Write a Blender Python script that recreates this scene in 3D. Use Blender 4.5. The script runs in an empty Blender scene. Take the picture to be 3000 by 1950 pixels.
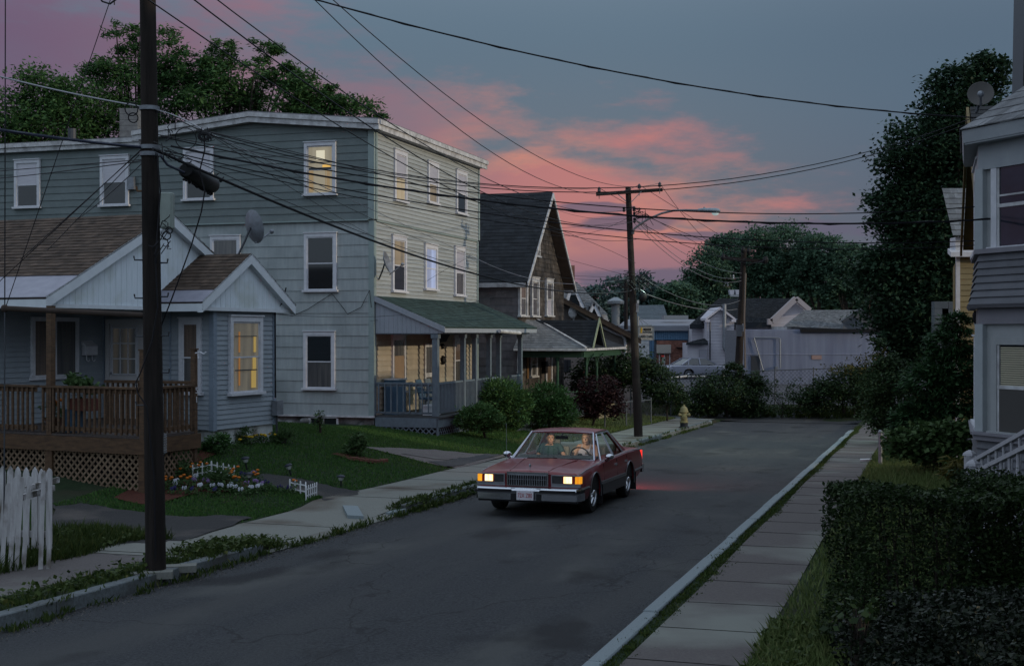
import bpy, bmesh, math, random
import numpy as np
from mathutils import Vector, Matrix
V_ = Vector
BMT_ = bpy.data.materials
RU_ = random.uniform
random.seed(7)
rng = np.random.default_rng(7)
scene = bpy.context.scene
COL = scene.collection
F, H = 3874.0, 2.8
R = math.radians
# ---------------------------------------------------------------- where things stand
SD = V_((.30028, .95385, 0))            # along the street, away from the camera
ND = V_((-.95385, .30028, 0))           # across the street, to the left
UP = V_((0, 0, 1))
def ray(u, v):
 return V_(((u - 1500) / F, 1.0, (975 - v) / F))
def at(u, v, Y):
 r = ray(u, v)
 return V_((r.x * Y, Y, H + r.z * Y))
ZM = {'1': (0, 0, .4525), '2': (0, 600, .4202), '3': (0, 1250, .4525), '4': (800, 300, .3878), '5': (1000, 800, .3555),
 '6': (1350, 1200, .2521), '7': (1650, 500, .2908), '8': (1650, 800, .4202), 'a': (2500, 0, .582), 'b': (2300, 850, .3878),
 'c': (1650, 1400, .5672), 'd': (1380, 550, .4203), 'e': (450, 1150, .2586), 'f': (800, 1150, .2941),
 'g': (0, 1050, .2605), 'h': (420, 250, .2941)}
def z(k, x, y):
 m = ZM[k]
 return (m[0] + x * m[2], m[1] + y * m[2])
def sn(s, n, zz=0):
 return V_((SD.x * s + ND.x * n, SD.y * s + ND.y * n, zz))
def to_sn(x, y):
 return (SD.x * x + SD.y * y, ND.x * x + ND.y * y)
def sm(a, b, x):
 t = min(1, max(0, (x - a) / (b - a)))
 return t * t * (3 - 2 * t)
def base_z(s):
 if s < 62:
  return -.0204 * s
 t = sm(62, 76, s)
 return -1.265 * (1 - t) - .16 * t
def walk_h(s):
 return .12 - .10 * sm(16.6, 17.6, s) * (1 - sm(21.6, 22.6, s))
def gz_sn(s, n):
 b = base_z(s)
 if s > 64:
  return b
 if n > 9.0:
  k = .20 - .08 * sm(29, 37, s) - .05 * sm(44, 52, s)
  k *= .2 + .8 * sm(18, 26, s)
  t = min(max(n - 11.0, 0), 5.5)
  fade = 1 - sm(58, 64, s)
  return b + walk_h(s) * fade + k * t * fade
 if n < 2.9:
  return b + .12 + (.05 * min(max(1.4 - n, 0), 4)) * (1 - sm(44, 60, s))
 return b
def gz(x, y):
 return gz_sn(*to_sn(x, y))
def ground_at(u, v):
 r = ray(u, v)
 lo, hi = 4.0, 140.0
 Y = lo
 while Y < hi:
  if H + r.z * Y < gz(r.x * Y, Y):
   a, b = Y - .5, Y
   for _ in range(20):
    m = (a + b) / 2
    if H + r.z * m < gz(r.x * m, m):
     b = m
    else:
     a = m
   return V_((r.x * b, b, gz(r.x * b, b)))
  Y += .5
 return V_((r.x * hi, hi, gz(r.x * hi, hi)))
# ---------------------------------------------------------------- materials
def nd(nt, t, **kw):
 n = nt.nodes.new(t)
 for k, v in kw.items():
  setattr(n, k, v)
 return n
def rgb(c):
 return (c[0], c[1], c[2], 1)
def mat(name, c1, c2=None, scale=4, rough=.7, bump=0, bscale=None, stretch=(1, 1, 1), metal=0, spec=.18, emit=None, es=0,
  coat=0, lo=.35, hi=.65, island=0, c3=None, s3=1.0, alpha=1):
 m = BMT_.new(name)
 m.use_nodes = True
 nt = m.node_tree
 bs = nt.nodes['Principled BSDF']
 L = nt.links.new
 bs.inputs['Roughness'].default_value = rough
 bs.inputs['Metallic'].default_value = metal
 bs.inputs['Specular IOR Level'].default_value = spec
 bs.inputs['Coat Weight'].default_value = coat
 bs.inputs['Base Color'].default_value = rgb(c1)
 tc = nd(nt, 'ShaderNodeTexCoord')
 mp = nd(nt, 'ShaderNodeMapping')
 mp.inputs['Scale'].default_value = stretch
 L(tc.outputs['Object'], mp.inputs['Vector'])
 col = None
 if c2 is not None:
  nz = nd(nt, 'ShaderNodeTexNoise')
  nz.inputs['Scale'].default_value = scale
  nz.inputs['Detail'].default_value = 5
  nz.inputs['Roughness'].default_value = .62
  L(mp.outputs[0], nz.inputs['Vector'])
  rp = nd(nt, 'ShaderNodeMapRange')
  rp.inputs['From Min'].default_value = lo
  rp.inputs['From Max'].default_value = hi
  L(nz.outputs['Fac'], rp.inputs['Value'])
  mx = nd(nt, 'ShaderNodeMix', data_type='RGBA')
  mx.inputs['A'].default_value = rgb(c1)
  mx.inputs['B'].default_value = rgb(c2)
  L(rp.outputs[0], mx.inputs['Factor'])
  col = mx.outputs['Result']
 if c3 is not None:      # large soft patches (stains, wear, and lit patches on the pinkish concrete)
  nz = nd(nt, 'ShaderNodeTexNoise')
  nz.inputs['Scale'].default_value = s3
  nz.inputs['Detail'].default_value = 6
  L(tc.outputs['Object'], nz.inputs['Vector'])
  rp = nd(nt, 'ShaderNodeMapRange')
  rp.inputs['From Min'].default_value = .52
  rp.inputs['From Max'].default_value = .68
  L(nz.outputs['Fac'], rp.inputs['Value'])
  mx = nd(nt, 'ShaderNodeMix', data_type='RGBA')
  if col is None:
   mx.inputs['A'].default_value = rgb(c1)
  else:
   L(col, mx.inputs['A'])
  mx.inputs['B'].default_value = rgb(c3)
  L(rp.outputs[0], mx.inputs['Factor'])
  col = mx.outputs['Result']
 if island:
  ge = nd(nt, 'ShaderNodeNewGeometry')
  hs = nd(nt, 'ShaderNodeHueSaturation')
  rp = nd(nt, 'ShaderNodeMapRange')
  rp.inputs['To Min'].default_value = 1 - island
  rp.inputs['To Max'].default_value = 1 + island
  L(ge.outputs['Random Per Island'], rp.inputs['Value'])
  L(rp.outputs[0], hs.inputs['Value'])
  if col is None:
   hs.inputs['Color'].default_value = rgb(c1)
  else:
   L(col, hs.inputs['Color'])
  col = hs.outputs['Color']
 if col is not None:
  L(col, bs.inputs['Base Color'])
 if bump:
  nz = nd(nt, 'ShaderNodeTexNoise')
  nz.inputs['Scale'].default_value = bscale or scale * 4
  nz.inputs['Detail'].default_value = 4
  L(mp.outputs[0], nz.inputs['Vector'])
  bp = nd(nt, 'ShaderNodeBump')
  bp.inputs['Strength'].default_value = bump
  bp.inputs['Distance'].default_value = .02
  L(nz.outputs['Fac'], bp.inputs['Height'])
  L(bp.outputs[0], bs.inputs['Normal'])
 if emit is not None:
  bs.inputs['Emission Color'].default_value = rgb(emit)
  bs.inputs['Emission Strength'].default_value = es
 return m
def leaf_mat(name, ca, cb, cc=None, trans=.25, rough=.55):
 m = BMT_.new(name)
 m.use_nodes = True
 nt = m.node_tree
 L = nt.links.new
 bs = nt.nodes['Principled BSDF']
 bs.inputs['Roughness'].default_value = rough
 bs.inputs['Specular IOR Level'].default_value = .10
 ge = nd(nt, 'ShaderNodeNewGeometry')
 cr = nd(nt, 'ShaderNodeValToRGB')
 e = cr.color_ramp.elements
 e[0].color = rgb(ca)
 e[1].color = rgb(cb)
 if cc:
  k = cr.color_ramp.elements.new(.93)
  k.color = rgb(cb)
  e[-1].color = rgb(cc)
 L(ge.outputs['Random Per Island'], cr.inputs['Fac'])
 L(cr.outputs['Color'], bs.inputs['Base Color'])
 tr = nd(nt, 'ShaderNodeBsdfTranslucent')
 L(cr.outputs['Color'], tr.inputs['Color'])
 mx = nd(nt, 'ShaderNodeMixShader')
 mx.inputs['Fac'].default_value = trans
 L(bs.outputs[0], mx.inputs[1])
 L(tr.outputs[0], mx.inputs[2])
 L(mx.outputs[0], nt.nodes['Material Output'].inputs['Surface'])
 return m
def glow_mat(name, base, c, s, stripes=0, c2=None, hgrad=None):
 """lit window / lamp: emission with vertical curtain folds"""
 m = BMT_.new(name)
 m.use_nodes = True
 nt = m.node_tree
 L = nt.links.new
 bs = nt.nodes['Principled BSDF']
 bs.inputs['Base Color'].default_value = rgb(base)
 bs.inputs['Roughness'].default_value = .25
 bs.inputs['Emission Color'].default_value = rgb(c)
 bs.inputs['Emission Strength'].default_value = s
 if c2:
  tc = nd(nt, 'ShaderNodeTexCoord')
  mp = nd(nt, 'ShaderNodeMapping')
  mp.inputs['Scale'].default_value = (stripes, stripes, stripes * .06)
  nz = nd(nt, 'ShaderNodeTexNoise')
  nz.inputs['Scale'].default_value = 1
  nz.inputs['Detail'].default_value = 2
  L(tc.outputs['Object'], mp.inputs[0])
  L(mp.outputs[0], nz.inputs['Vector'])
  cr = nd(nt, 'ShaderNodeValToRGB')
  cr.color_ramp.elements[0].position = .38
  cr.color_ramp.elements[1].position = .62
  cr.color_ramp.elements[0].color = rgb(c2)
  cr.color_ramp.elements[1].color = rgb(c)
  L(nz.outputs['Fac'], cr.inputs['Fac'])
  L(cr.outputs['Color'], bs.inputs['Emission Color'])
 return m
M = {}
WHITE = (.62, .64, .66)
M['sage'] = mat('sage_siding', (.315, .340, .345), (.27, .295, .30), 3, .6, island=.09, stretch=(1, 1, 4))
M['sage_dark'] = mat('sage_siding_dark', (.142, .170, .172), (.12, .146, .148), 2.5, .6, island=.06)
M['sage_shingle'] = mat('sage_shingle', (.310, .345, .352), (.26, .292, .30), 9, .65, stretch=(1.2, 1.2, .12), island=.07, bump=.15, bscale=14, c3=(.205, .235, .24), s3=.7)
M['trim'] = mat('white_trim', (.55, .56, .60), (.47, .48, .52), 6, .5)
M['trim_old'] = mat('weathered_white_trim', (.52, .53, .55), (.34, .34, .35), 5, .6, c3=(.28, .28, .29), s3=3)
M['blue_siding'] = mat('blue_grey_siding', (.265, .30, .335), (.235, .268, .302), 3, .55, island=.05)
M['white_board'] = mat('white_vertical_board', (.64, .71, .77), (.58, .64, .69), 6, .5, stretch=(4, 4, .4), c3=(.50, .55, .55), s3=1.2)
M['brown_shingle'] = mat('brown_shingle', (.080, .056, .042), (.052, .038, .030), 7, .9, island=.35, bump=.4, bscale=60)
M['green_shingle'] = mat('green_shingle', (.035, .062, .058), (.027, .045, .043), 7, .9, island=.3, bump=.4, bscale=60)
M['black_shingle'] = mat('black_shingle', (.024, .028, .034), (.017, .020, .024), 5, .9, island=.25, bump=.4, bscale=60)
M['grey_shingle'] = mat('grey_shingle', (.16, .17, .18), (.11, .115, .125), 6, .9, island=.22, bump=.4, bscale=60)
M['roof_metal'] = mat('galvanised_roof_strip', (.25, .25, .30), (.20, .20, .245), 4, .45, metal=.3)
M['glass_dark'] = mat('dark_window_glass', (.012, .015, .018), rough=.06, spec=.8)
M['glass_blind'] = mat('sky_tinted_blind', (.44, .43, .48), (.38, .37, .42), 2, .12, spec=.9, stretch=(1, 1, 12))  # pale blind; the lilac of the reflected sky is put into its colour
M['glass_mid'] = mat('curtain_behind_glass', (.105, .10, .095), (.05, .05, .055), 2.2, .12, spec=.8, stretch=(5, 5, .3))
M['glass_tan'] = mat('tan_curtain_glass', (.17, .125, .095), (.10, .075, .065), 2, .15, spec=.7, stretch=(6, 6, .3))
M['lit_cream'] = glow_mat('lit_cream_room', (.3, .25, .18), (.52, .44, .29), .36, 3.2, (.34, .26, .14))
M['lit_amber'] = glow_mat('lit_amber_room', (.2, .18, .14), (.24, .205, .15), .34, 7, (.11, .095, .075))
M['lit_dim'] = glow_mat('dim_lit_room', (.2, .17, .13), (.22, .16, .09), .5, 4, (.06, .05, .04))
M['lit_blue'] = glow_mat('blue_lit_room', (.2, .22, .3), (.32, .40, .62), .7, 4, (.15, .18, .28))
M['wood'] = mat('weathered_deck_wood', (.105, .063, .038), (.052, .034, .023), 5, .75, stretch=(1.5, 1.5, 6), island=.3, bump=.3)
M['wood_light'] = mat('weathered_lattice_wood', (.175, .125, .085), (.11, .075, .05), 6, .8, island=.2)
M['pole'] = mat('creosoted_pole_wood', (.030, .024, .021), (.016, .013, .013), 3, .9, stretch=(6, 6, .35), bump=.6, bscale=12, c3=(.045, .036, .031), s3=1.2)
M['pole_dark'] = mat('dark_pole_wood', (.020, .016, .016), (.011, .009, .010), 3, .9, stretch=(6, 6, .35), bump=.6, bscale=12)
M['black'] = mat('black_rubber', (.012, .012, .014), rough=.55)
M['wire'] = mat('black_cable', (.010, .010, .013), rough=.5)
M['wire_blue'] = mat('bluish_cable', (.030, .035, .055), rough=.35)
M['wire_silver'] = mat('bare_silver_cable', (.30, .30, .32), rough=.35, metal=.6)
M['steel'] = mat('grey_steel', (.22, .24, .27), (.16, .17, .19), 8, .5, metal=.4)
M['steel_dark'] = mat('dark_steel', (.06, .065, .075), rough=.5, metal=.5)
M['galv'] = mat('galvanised_wire', (.20, .22, .24), rough=.5, metal=.3)
M['asphalt'] = mat('worn_asphalt', (.040, .041, .045), (.056, .057, .060), 90, .85, bump=.5, bscale=220, c3=(.070, .070, .068), s3=.35, lo=.3, hi=.7)
M['drive'] = mat('gravel_driveway', (.026, .026, .028), (.046, .045, .045), 40, .9, bump=.6, bscale=120, c3=(.085, .075, .07), s3=.7)
M['gravel'] = mat('loose_gravel', (.085, .078, .075), (.15, .135, .13), 28, .95, bump=.8, bscale=60)
M['concrete'] = mat('sidewalk_concrete', (.175, .18, .165), (.145, .145, .13), 30, .85, bump=.2, bscale=120, c3=(.085, .070, .057), s3=.55)
M['concrete_pink'] = mat('old_pinkish_concrete', (.112, .100, .098), (.086, .076, .075), 30, .85, bump=.25, bscale=120, c3=(.175, .182, .165), s3=.45)  # third colour paints pale greenish lit patches onto the sidewalk
M['granite'] = mat('granite_kerb', (.20, .235, .25), (.155, .185, .20), 60, .7, bump=.2, bscale=150)
M['stone'] = mat('painted_fieldstone', (.23, .23, .23), (.07, .07, .07), 2.6, .9, bump=.9, bscale=4)
M['white_found'] = mat('chipped_white_foundation', (.48, .51, .52), (.33, .34, .33), 4, .9, bump=.4, c3=(.16, .15, .14), s3=2)
M['soil'] = mat('lawn_soil', (.016, .030, .012), (.010, .020, .008), 6, .95, bump=.6, bscale=30, c3=(.030, .028, .018), s3=.5)
M['mulch'] = mat('red_mulch', (.085, .026, .016), (.04, .016, .012), 30, .95, bump=.9, bscale=60)
M['hills'] = mat('far_ground', (.03, .035, .03), (.02, .025, .02), .2, .95)
M['leaf_locust'] = leaf_mat('locust_leaf', (.032, .074, .025), (.072, .145, .050), trans=.3)
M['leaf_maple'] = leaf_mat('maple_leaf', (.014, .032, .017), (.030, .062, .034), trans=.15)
M['leaf_far'] = leaf_mat('hazed_tree_leaf', (.044, .086, .060), (.078, .140, .088), trans=.25)  # hazy tint of distance is mixed into the leaf colour
M['leaf_far_dim'] = leaf_mat('hazed_dim_leaf', (.050, .085, .085), (.075, .115, .110), trans=.2)  # bluish haze over these trees is painted into the leaves
M['leaf_yew'] = leaf_mat('yew_needle', (.022, .058, .018), (.075, .150, .048), trans=.12)
M['leaf_dark'] = leaf_mat('dark_shrub_leaf', (.013, .027, .012), (.036, .064, .026), (.06, .068, .028), trans=.15)
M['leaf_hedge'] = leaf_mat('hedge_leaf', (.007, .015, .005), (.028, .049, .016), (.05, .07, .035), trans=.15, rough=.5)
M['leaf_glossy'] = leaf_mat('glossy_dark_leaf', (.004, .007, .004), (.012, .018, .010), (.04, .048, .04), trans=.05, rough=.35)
M['leaf_red'] = leaf_mat('purple_leaf', (.012, .006, .008), (.032, .012, .014), trans=.15)
M['leaf_spruce'] = leaf_mat('spruce_spray', (.012, .036, .015), (.040, .092, .036), trans=.12)
M['leaf_vine'] = leaf_mat('vine_leaf', (.028, .058, .020), (.075, .125, .048), trans=.25)
M['leaf_yellow'] = leaf_mat('yellowing_leaf', (.060, .060, .018), (.125, .105, .028), trans=.25)
M['grass'] = leaf_mat('lawn_grass', (.028, .070, .018), (.066, .135, .036), (.10, .12, .045), trans=.25)
M['grass_dry'] = leaf_mat('verge_grass', (.055, .085, .026), (.13, .165, .06), (.18, .17, .08), trans=.25)
M['weed'] = leaf_mat('kerb_weed', (.020, .036, .009), (.060, .086, .024), (.10, .10, .03), trans=.25)
M['bark'] = mat('tree_bark', (.045, .036, .030), (.022, .018, .016), 6, .9, stretch=(3, 3, .6), bump=.6)
# ---------------------------------------------------------------- things and meshes
ORG = {}
def tag(o, label=None, cat=None, group=None, kind=None):
 if label:
  o['label'] = label
 if cat:
  o['category'] = cat
 if group:
  o['group'] = group
 if kind:
  o['kind'] = kind
 return o
def thing(name, label, cat, loc, group=None):
 o = bpy.data.objects.new(name, None)
 COL.objects.link(o)
 o.location = loc
 o.empty_display_size = .2
 ORG[o] = V_(loc)
 return tag(o, label, cat, group)
def root_org(p):
 while p.parent:
  p = p.parent
 return ORG[p]
def link_mesh(name, me, parent):
 o = bpy.data.objects.new(name, me)
 COL.objects.link(o)
 if parent is not None:
  o.parent = parent
 return o
class MB:
 def __init__(self):
  self.v, self.f, self.mi, self.cur = [], [], [], 0
 def add(self, vs, fs):
  b = len(self.v)
  self.v += [tuple(p) for p in vs]
  self.f += [tuple(b + i for i in f) for f in fs]
  self.mi += [self.cur] * len(fs)
  return self
 def poly(self, pts):
  return self.add(pts, [tuple(range(len(pts)))])
 def box(self, o, a, b, c):
  o, a, b, c = V_(o), V_(a), V_(b), V_(c)
  vs = [o, o + a, o + a + b, o + b, o + c, o + a + c, o + a + b + c, o + b + c]
  if a.cross(b).dot(c) < 0:
   return self.add(vs, [(0, 1, 2, 3), (4, 7, 6, 5), (0, 4, 5, 1), (1, 5, 6, 2), (2, 6, 7, 3), (3, 7, 4, 0)])
  return self.add(vs, [(0, 3, 2, 1), (4, 5, 6, 7), (0, 1, 5, 4), (1, 2, 6, 5), (2, 3, 7, 6), (3, 0, 4, 7)])
 def prism(self, pts, vec):
  vec = V_(vec)
  pts = [V_(p) for p in pts]
  n = len(pts)
  vs = pts + [p + vec for p in pts]
  fs = [tuple(range(n))[::-1], tuple(range(n, 2 * n))]
  for i in range(n):
   j = (i + 1) % n
   fs.append((i, j, n + j, n + i))
  return self.add(vs, fs)
 def bar(self, a, b, w, h, up=UP):
  """rectangular bar from a to b, w across, h along up"""
  a, b = V_(a), V_(b)
  d = (b - a)
  if d.length < 1e-6:
   return self
  x = d.normalized()
  upv = V_(up)
  if abs(x.dot(upv)) > .98:
   upv = SD
  y = upv.cross(x).normalized()
  zz = x.cross(y)
  return self.box(a - y * w / 2 - zz * h / 2, d, y * w, zz * h)
 def tube(self, path, rad, n=8, cap=True):
  path = [V_(p) for p in path]
  k = len(path)
  if not hasattr(rad, '__len__'):
   rad = [rad] * k
  vs, fs = [], []
  prev = None
  for i, p in enumerate(path):
   d = (path[min(i + 1, k - 1)] - path[max(i - 1, 0)])
   d = d.normalized() if d.length > 1e-9 else V_((0, 0, 1))
   if prev is None:
    ref = UP if abs(d.z) < .9 else V_((1, 0, 0))
    a = ref.cross(d).normalized()
   else:
    a = prev - d * prev.dot(d)
    a = a.normalized() if a.length > 1e-6 else UP.cross(d).normalized()
   prev = a
   b = d.cross(a)
   for j in range(n):
    t = 2 * math.pi * j / n
    vs.append(p + (a * math.cos(t) + b * math.sin(t)) * rad[i])
  for i in range(k - 1):
   for j in range(n):
    q = (j + 1) % n
    fs.append((i * n + j, i * n + q, (i + 1) * n + q, (i + 1) * n + j))
  if cap:
   fs.append(tuple(range(n))[::-1])
   fs.append(tuple(range((k - 1) * n, k * n)))
  return self.add(vs, fs)
 def lathe(self, o, prof, n=16, axis=UP):
  o = V_(o)
  ax = V_(axis).normalized()
  ref = V_((1, 0, 0)) if abs(ax.x) < .9 else UP
  a = ref.cross(ax).normalized()
  b = ax.cross(a)
  vs, fs = [], []
  for r, h in prof:
   for j in range(n):
    t = 2 * math.pi * j / n
    vs.append(o + ax * h + (a * math.cos(t) + b * math.sin(t)) * max(r, 1e-4))
  for i in range(len(prof) - 1):
   for j in range(n):
    q = (j + 1) % n
    fs.append((i * n + j, i * n + q, (i + 1) * n + q, (i + 1) * n + j))
  fs.append(tuple(range(n))[::-1])
  fs.append(tuple(range((len(prof) - 1) * n, len(prof) * n)))
  return self.add(vs, fs)
 def ball(self, c, r, n=10, m=7, rot=None):
  c = V_(c)
  if not hasattr(r, '__len__'):
   r = (r, r, r)
  vs, fs = [], []
  for i in range(m + 1):
   p = math.pi * i / m
   for j in range(n):
    t = 2 * math.pi * j / n
    q = V_((r[0] * math.sin(p) * math.cos(t), r[1] * math.sin(p) * math.sin(t), r[2] * math.cos(p)))
    if rot is not None:
     q = rot @ q
    vs.append(c + q)
  for i in range(m):
   for j in range(n):
    q = (j + 1) % n
    fs.append((i * n + j, (i + 1) * n + j, (i + 1) * n + q, i * n + q))
  return self.add(vs, fs)
 def courses(self, A, B, C, D, nc, nt, lap, jit=.0, gap=0):
  """lapped courses over the quad A B (bottom) C D (top, C above B); nt tabs per course, each its own island"""
  A, B, C, D = map(Vector, (A, B, C, D))
  nrm = (B - A).cross(D - A).normalized()
  for i in range(nc):
   f0, f1 = i / nc, min(1, (i + 1) / nc + .15 / nc)
   l0, r0 = A.lerp(D, f0), B.lerp(C, f0)
   l1, r1 = A.lerp(D, f1), B.lerp(C, f1)
   off = (i % 2) * .5 / nt if nt > 1 else 0
   xs = [0.0] + [min(max((k + (random.random() - .5) * jit) / nt - off, 0), 1) for k in range(1, nt + 1)] + [1.0]
   xs = sorted(set(xs))
   dz = (random.random() - .5) * jit * .3
   for a, b in zip(xs[:-1], xs[1:]):
    if b - a < 1e-4:
     continue
    lp = lap * (1 + (random.random() - .5) * jit)
    p0, p1 = l0.lerp(r0, a + gap / nt), l0.lerp(r0, b)
    q1, q0 = l1.lerp(r1, b), l1.lerp(r1, a + gap / nt)
    dn = (l0 - l1) * dz * random.random()
    self.add([p0 + nrm * lp + dn, p1 + nrm * lp + dn, q1 + nrm * .002, q0 + nrm * .002, p0, p1],
 [(0, 1, 2, 3), (4, 5, 1, 0)])
  return self
 def build(self, name, mats, parent=None, smooth=False, label=None, recalc=False, angle=40):
  if not isinstance(mats, (list, tuple)):
   mats = [mats]
  if parent is not None:
   org = root_org(parent)
  else:
   a = np.array(self.v)
   org = V_(((a[:, 0].min() + a[:, 0].max()) / 2, (a[:, 1].min() + a[:, 1].max()) / 2, a[:, 2].min()))
  me = bpy.data.meshes.new(name)
  ox, oy, oz = org
  me.from_pydata([(p[0] - ox, p[1] - oy, p[2] - oz) for p in self.v], [], self.f)
  for m in mats:
   me.materials.append(m)
  if len(mats) > 1:
   me.polygons.foreach_set('material_index', self.mi)
  if recalc:
   bm = bmesh.new()
   bm.from_mesh(me)
   bmesh.ops.recalc_face_normals(bm, faces=bm.faces)
   bm.to_mesh(me)
   bm.free()
  if smooth:
   me.polygons.foreach_set('use_smooth', [True] * len(me.polygons))
   me.set_sharp_from_angle(angle=R(angle))
  me.update()
  o = link_mesh(name, me, parent)
  if parent is None:
   o.location = org
   ORG[o] = org
  if label:
   o['label'] = label
  return o
class Wall:
 """vertical plane: origin o (x, y), direction d along it, outward normal n"""
 def __init__(self, o, d, n=None, flip=False):
  self.o = V_((o[0], o[1], 0))
  self.d = V_((d[0], d[1], 0)).normalized()
  self.n = V_((self.d.y, -self.d.x, 0))
  if n is not None and self.n.dot(V_((n[0], n[1], 0))) < 0:
   self.n = -self.n
 def p(self, t, zz, d=0):
  q = self.o + self.d * t + self.n * d
  return V_((q.x, q.y, zz))
 def hit(self, u, v, d=0):
  r = ray(u, v)
  o = self.o + self.n * d
  det = self.d.x * -1.0 + self.d.y * r.x
  t = (o.x - r.x * o.y) / (r.x * self.d.y - self.d.x)
  Y = o.y + self.d.y * t
  return t, H + r.z * Y
 def box(self, mb, t0, t1, z0, z1, d0, d1):
  mb.box(self.p(t0, z0, d0), self.d * (t1 - t0), self.n * (d1 - d0), UP * (z1 - z0))
 def clap(self, mb, poly, pitch, lap, nt=1, off=0.0):
  """lapped boards clipped to a convex polygon [(t, z)...]"""
  zs = [p[1] for p in poly]
  zmin, zmax = min(zs), max(zs)
  def ext(zz):
   xs = []
   k = len(poly)
   for i in range(k):
    (x0, a), (x1, b) = poly[i], poly[(i + 1) % k]
    if abs(a - b) < 1e-9:
     if abs(a - zz) < 1e-6:
      xs += [x0, x1]
    elif min(a, b) - 1e-9 <= zz <= max(a, b) + 1e-9:
     xs.append(x0 + (x1 - x0) * (zz - a) / (b - a))
   return (min(xs), max(xs)) if xs else None
  zz = zmin
  i = 0
  while zz < zmax - .01:
   z1 = min(zz + pitch, zmax)
   e0, e1 = ext(zz + 1e-4), ext(z1 - 1e-4)
   if e0 and e1:
    cuts = [0.0, 1.0]
    if nt > 1:
     cuts = [0.0] + [(k + (.5 if i % 2 else 0)) / nt for k in range(1 if not i % 2 else 0, nt)] + [1.0]
    for a, b in zip(cuts[:-1], cuts[1:]):
     g = .004 if nt > 1 else 0
     A = self.p(e0[0] + (e0[1] - e0[0]) * a + g, zz, off + lap)
     B = self.p(e0[0] + (e0[1] - e0[0]) * b, zz, off + lap)
     C = self.p(e1[0] + (e1[1] - e1[0]) * b, z1, off + .003)
     D = self.p(e1[0] + (e1[1] - e1[0]) * a + g, z1, off + .003)
     A2, B2 = A - self.n * (lap + .002), B - self.n * (lap + .002)
     mb.add([A, B, C, D, A2, B2], [(0, 1, 2, 3), (4, 5, 1, 0)])
   zz = z1
   i += 1
 def face(self, mb, poly, d=0):
  mb.poly([self.p(t, zz, d) for t, zz in poly])
def window(root, W, rect, upper, lower, casing='trim', tw=.1, label=None, sill=True, proud=.07, px=True, split=.5, base=.0):
 """double-hung window: casing, sill, sash, two panes. rect = (u0, v0, u1, v1) in source pixels, or (t0, z0, t1, z1)"""
 if px:
  t0, z1 = W.hit(rect[0], rect[1])
  t1, z0 = W.hit(rect[2], rect[3])
  if t0 > t1:
   t0, t1 = t1, t0
 else:
  t0, z0, t1, z1 = rect
 b = base
 f = MB()
 W.box(f, t0, t0 + tw, z0, z1, b, b + proud)
 W.box(f, t1 - tw, t1, z0, z1, b, b + proud)
 W.box(f, t0 + tw, t1 - tw, z1 - tw * 1.1, z1, b, b + proud)
 W.box(f, t0 - .02, t1 + .02, z1 + .002, z1 + .03, b, b + proud + .03)
 fr = f.build('window', M[casing], root, label=label)
 if sill:
  q = MB()
  W.box(q, t0 - .05, t1 + .05, z0 - .05, z0 + .012, b, b + proud + .05)
  q.build('sill', M[casing], fr)
 a0, a1, c0, c1 = t0 + tw, t1 - tw, z0 + .012, z1 - tw * 1.1
 zm = c0 + (c1 - c0) * split
 s = MB()
 sw = .035
 for (l, r, lo, hi, dd) in ((a0, a1, zm - .02, c1, .052), (a0, a1, c0, zm + .018, .04)):
  W.box(s, l, l + sw, lo, hi, b + .03, b + dd)
  W.box(s, r - sw, r, lo, hi, b + .03, b + dd)
  W.box(s, l + sw, r - sw, lo, lo + sw, b + .03, b + dd)
  W.box(s, l + sw, r - sw, hi - sw, hi, b + .03, b + dd)
 s.build('sash', M[casing], fr)
 for (lo, hi, dd, mm) in ((zm + .01, c1 - .03, .042, upper), (c0 + .03, zm - .01, .034, lower)):
  g = MB()
  W.box(g, a0 + .03, a1 - .03, lo, hi, b + .028, b + dd)
  g.build('pane', M[mm], fr)
 return fr
# ---------------------------------------------------------------- foliage
def quads_mesh(name, V, mat_, parent, org=None, tri=False):
 """V: (N, 4, 3) array of leaf quads in world space"""
 k = 3 if tri else 4
 N = len(V)
 if parent is not None:
  org = np.array(root_org(parent))
 elif org is None:
  a = V.reshape(-1, 3)
  org = np.array([a[:, 0].mean(), a[:, 1].mean(), a[:, 2].min()])
 co = (V.reshape(-1, 3) - org).astype(np.float32)
 me = bpy.data.meshes.new(name)
 me.vertices.add(N * k)
 me.vertices.foreach_set('co', co.ravel())
 me.loops.add(N * k)
 me.loops.foreach_set('vertex_index', np.arange(N * k, dtype=np.int32))
 me.polygons.add(N)
 me.polygons.foreach_set('loop_start', np.arange(0, N * k, k, dtype=np.int32))
 me.polygons.foreach_set('loop_total', np.full(N, k, dtype=np.int32))
 me.materials.append(mat_)
 me.update()
 me.validate()
 o = link_mesh(name, me, parent)
 if parent is None:
  o.location = org
  ORG[o] = V_(org)
 return o
def unit(a):
 return a / (np.linalg.norm(a, axis=1, keepdims=True) + 1e-9)
def leaves(P, size, aspect=.45, flat=.5, droop=.15, out=None):
 """leaf kites at points P; `flat` pulls the leaf planes toward horizontal, `out` gives a pointing direction"""
 N = len(P)
 a = rng.normal(size=(N, 3))
 a[:, 2] *= (1 - flat)
 if out is not None:
  a = a * .6 + out * 1.0
 a[:, 2] -= droop
 a = unit(a)
 u = rng.normal(size=(N, 3))
 u[:, 2] += 2 * flat * 2
 b = unit(np.cross(u, a))
 L = size * rng.uniform(.6, 1.3, size=(N, 1))
 Wd = L * aspect
 V = np.stack([P - a * L * .5, P + b * Wd * .5, P + a * L * .5, P - b * Wd * .5], axis=1)
 return V
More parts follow.
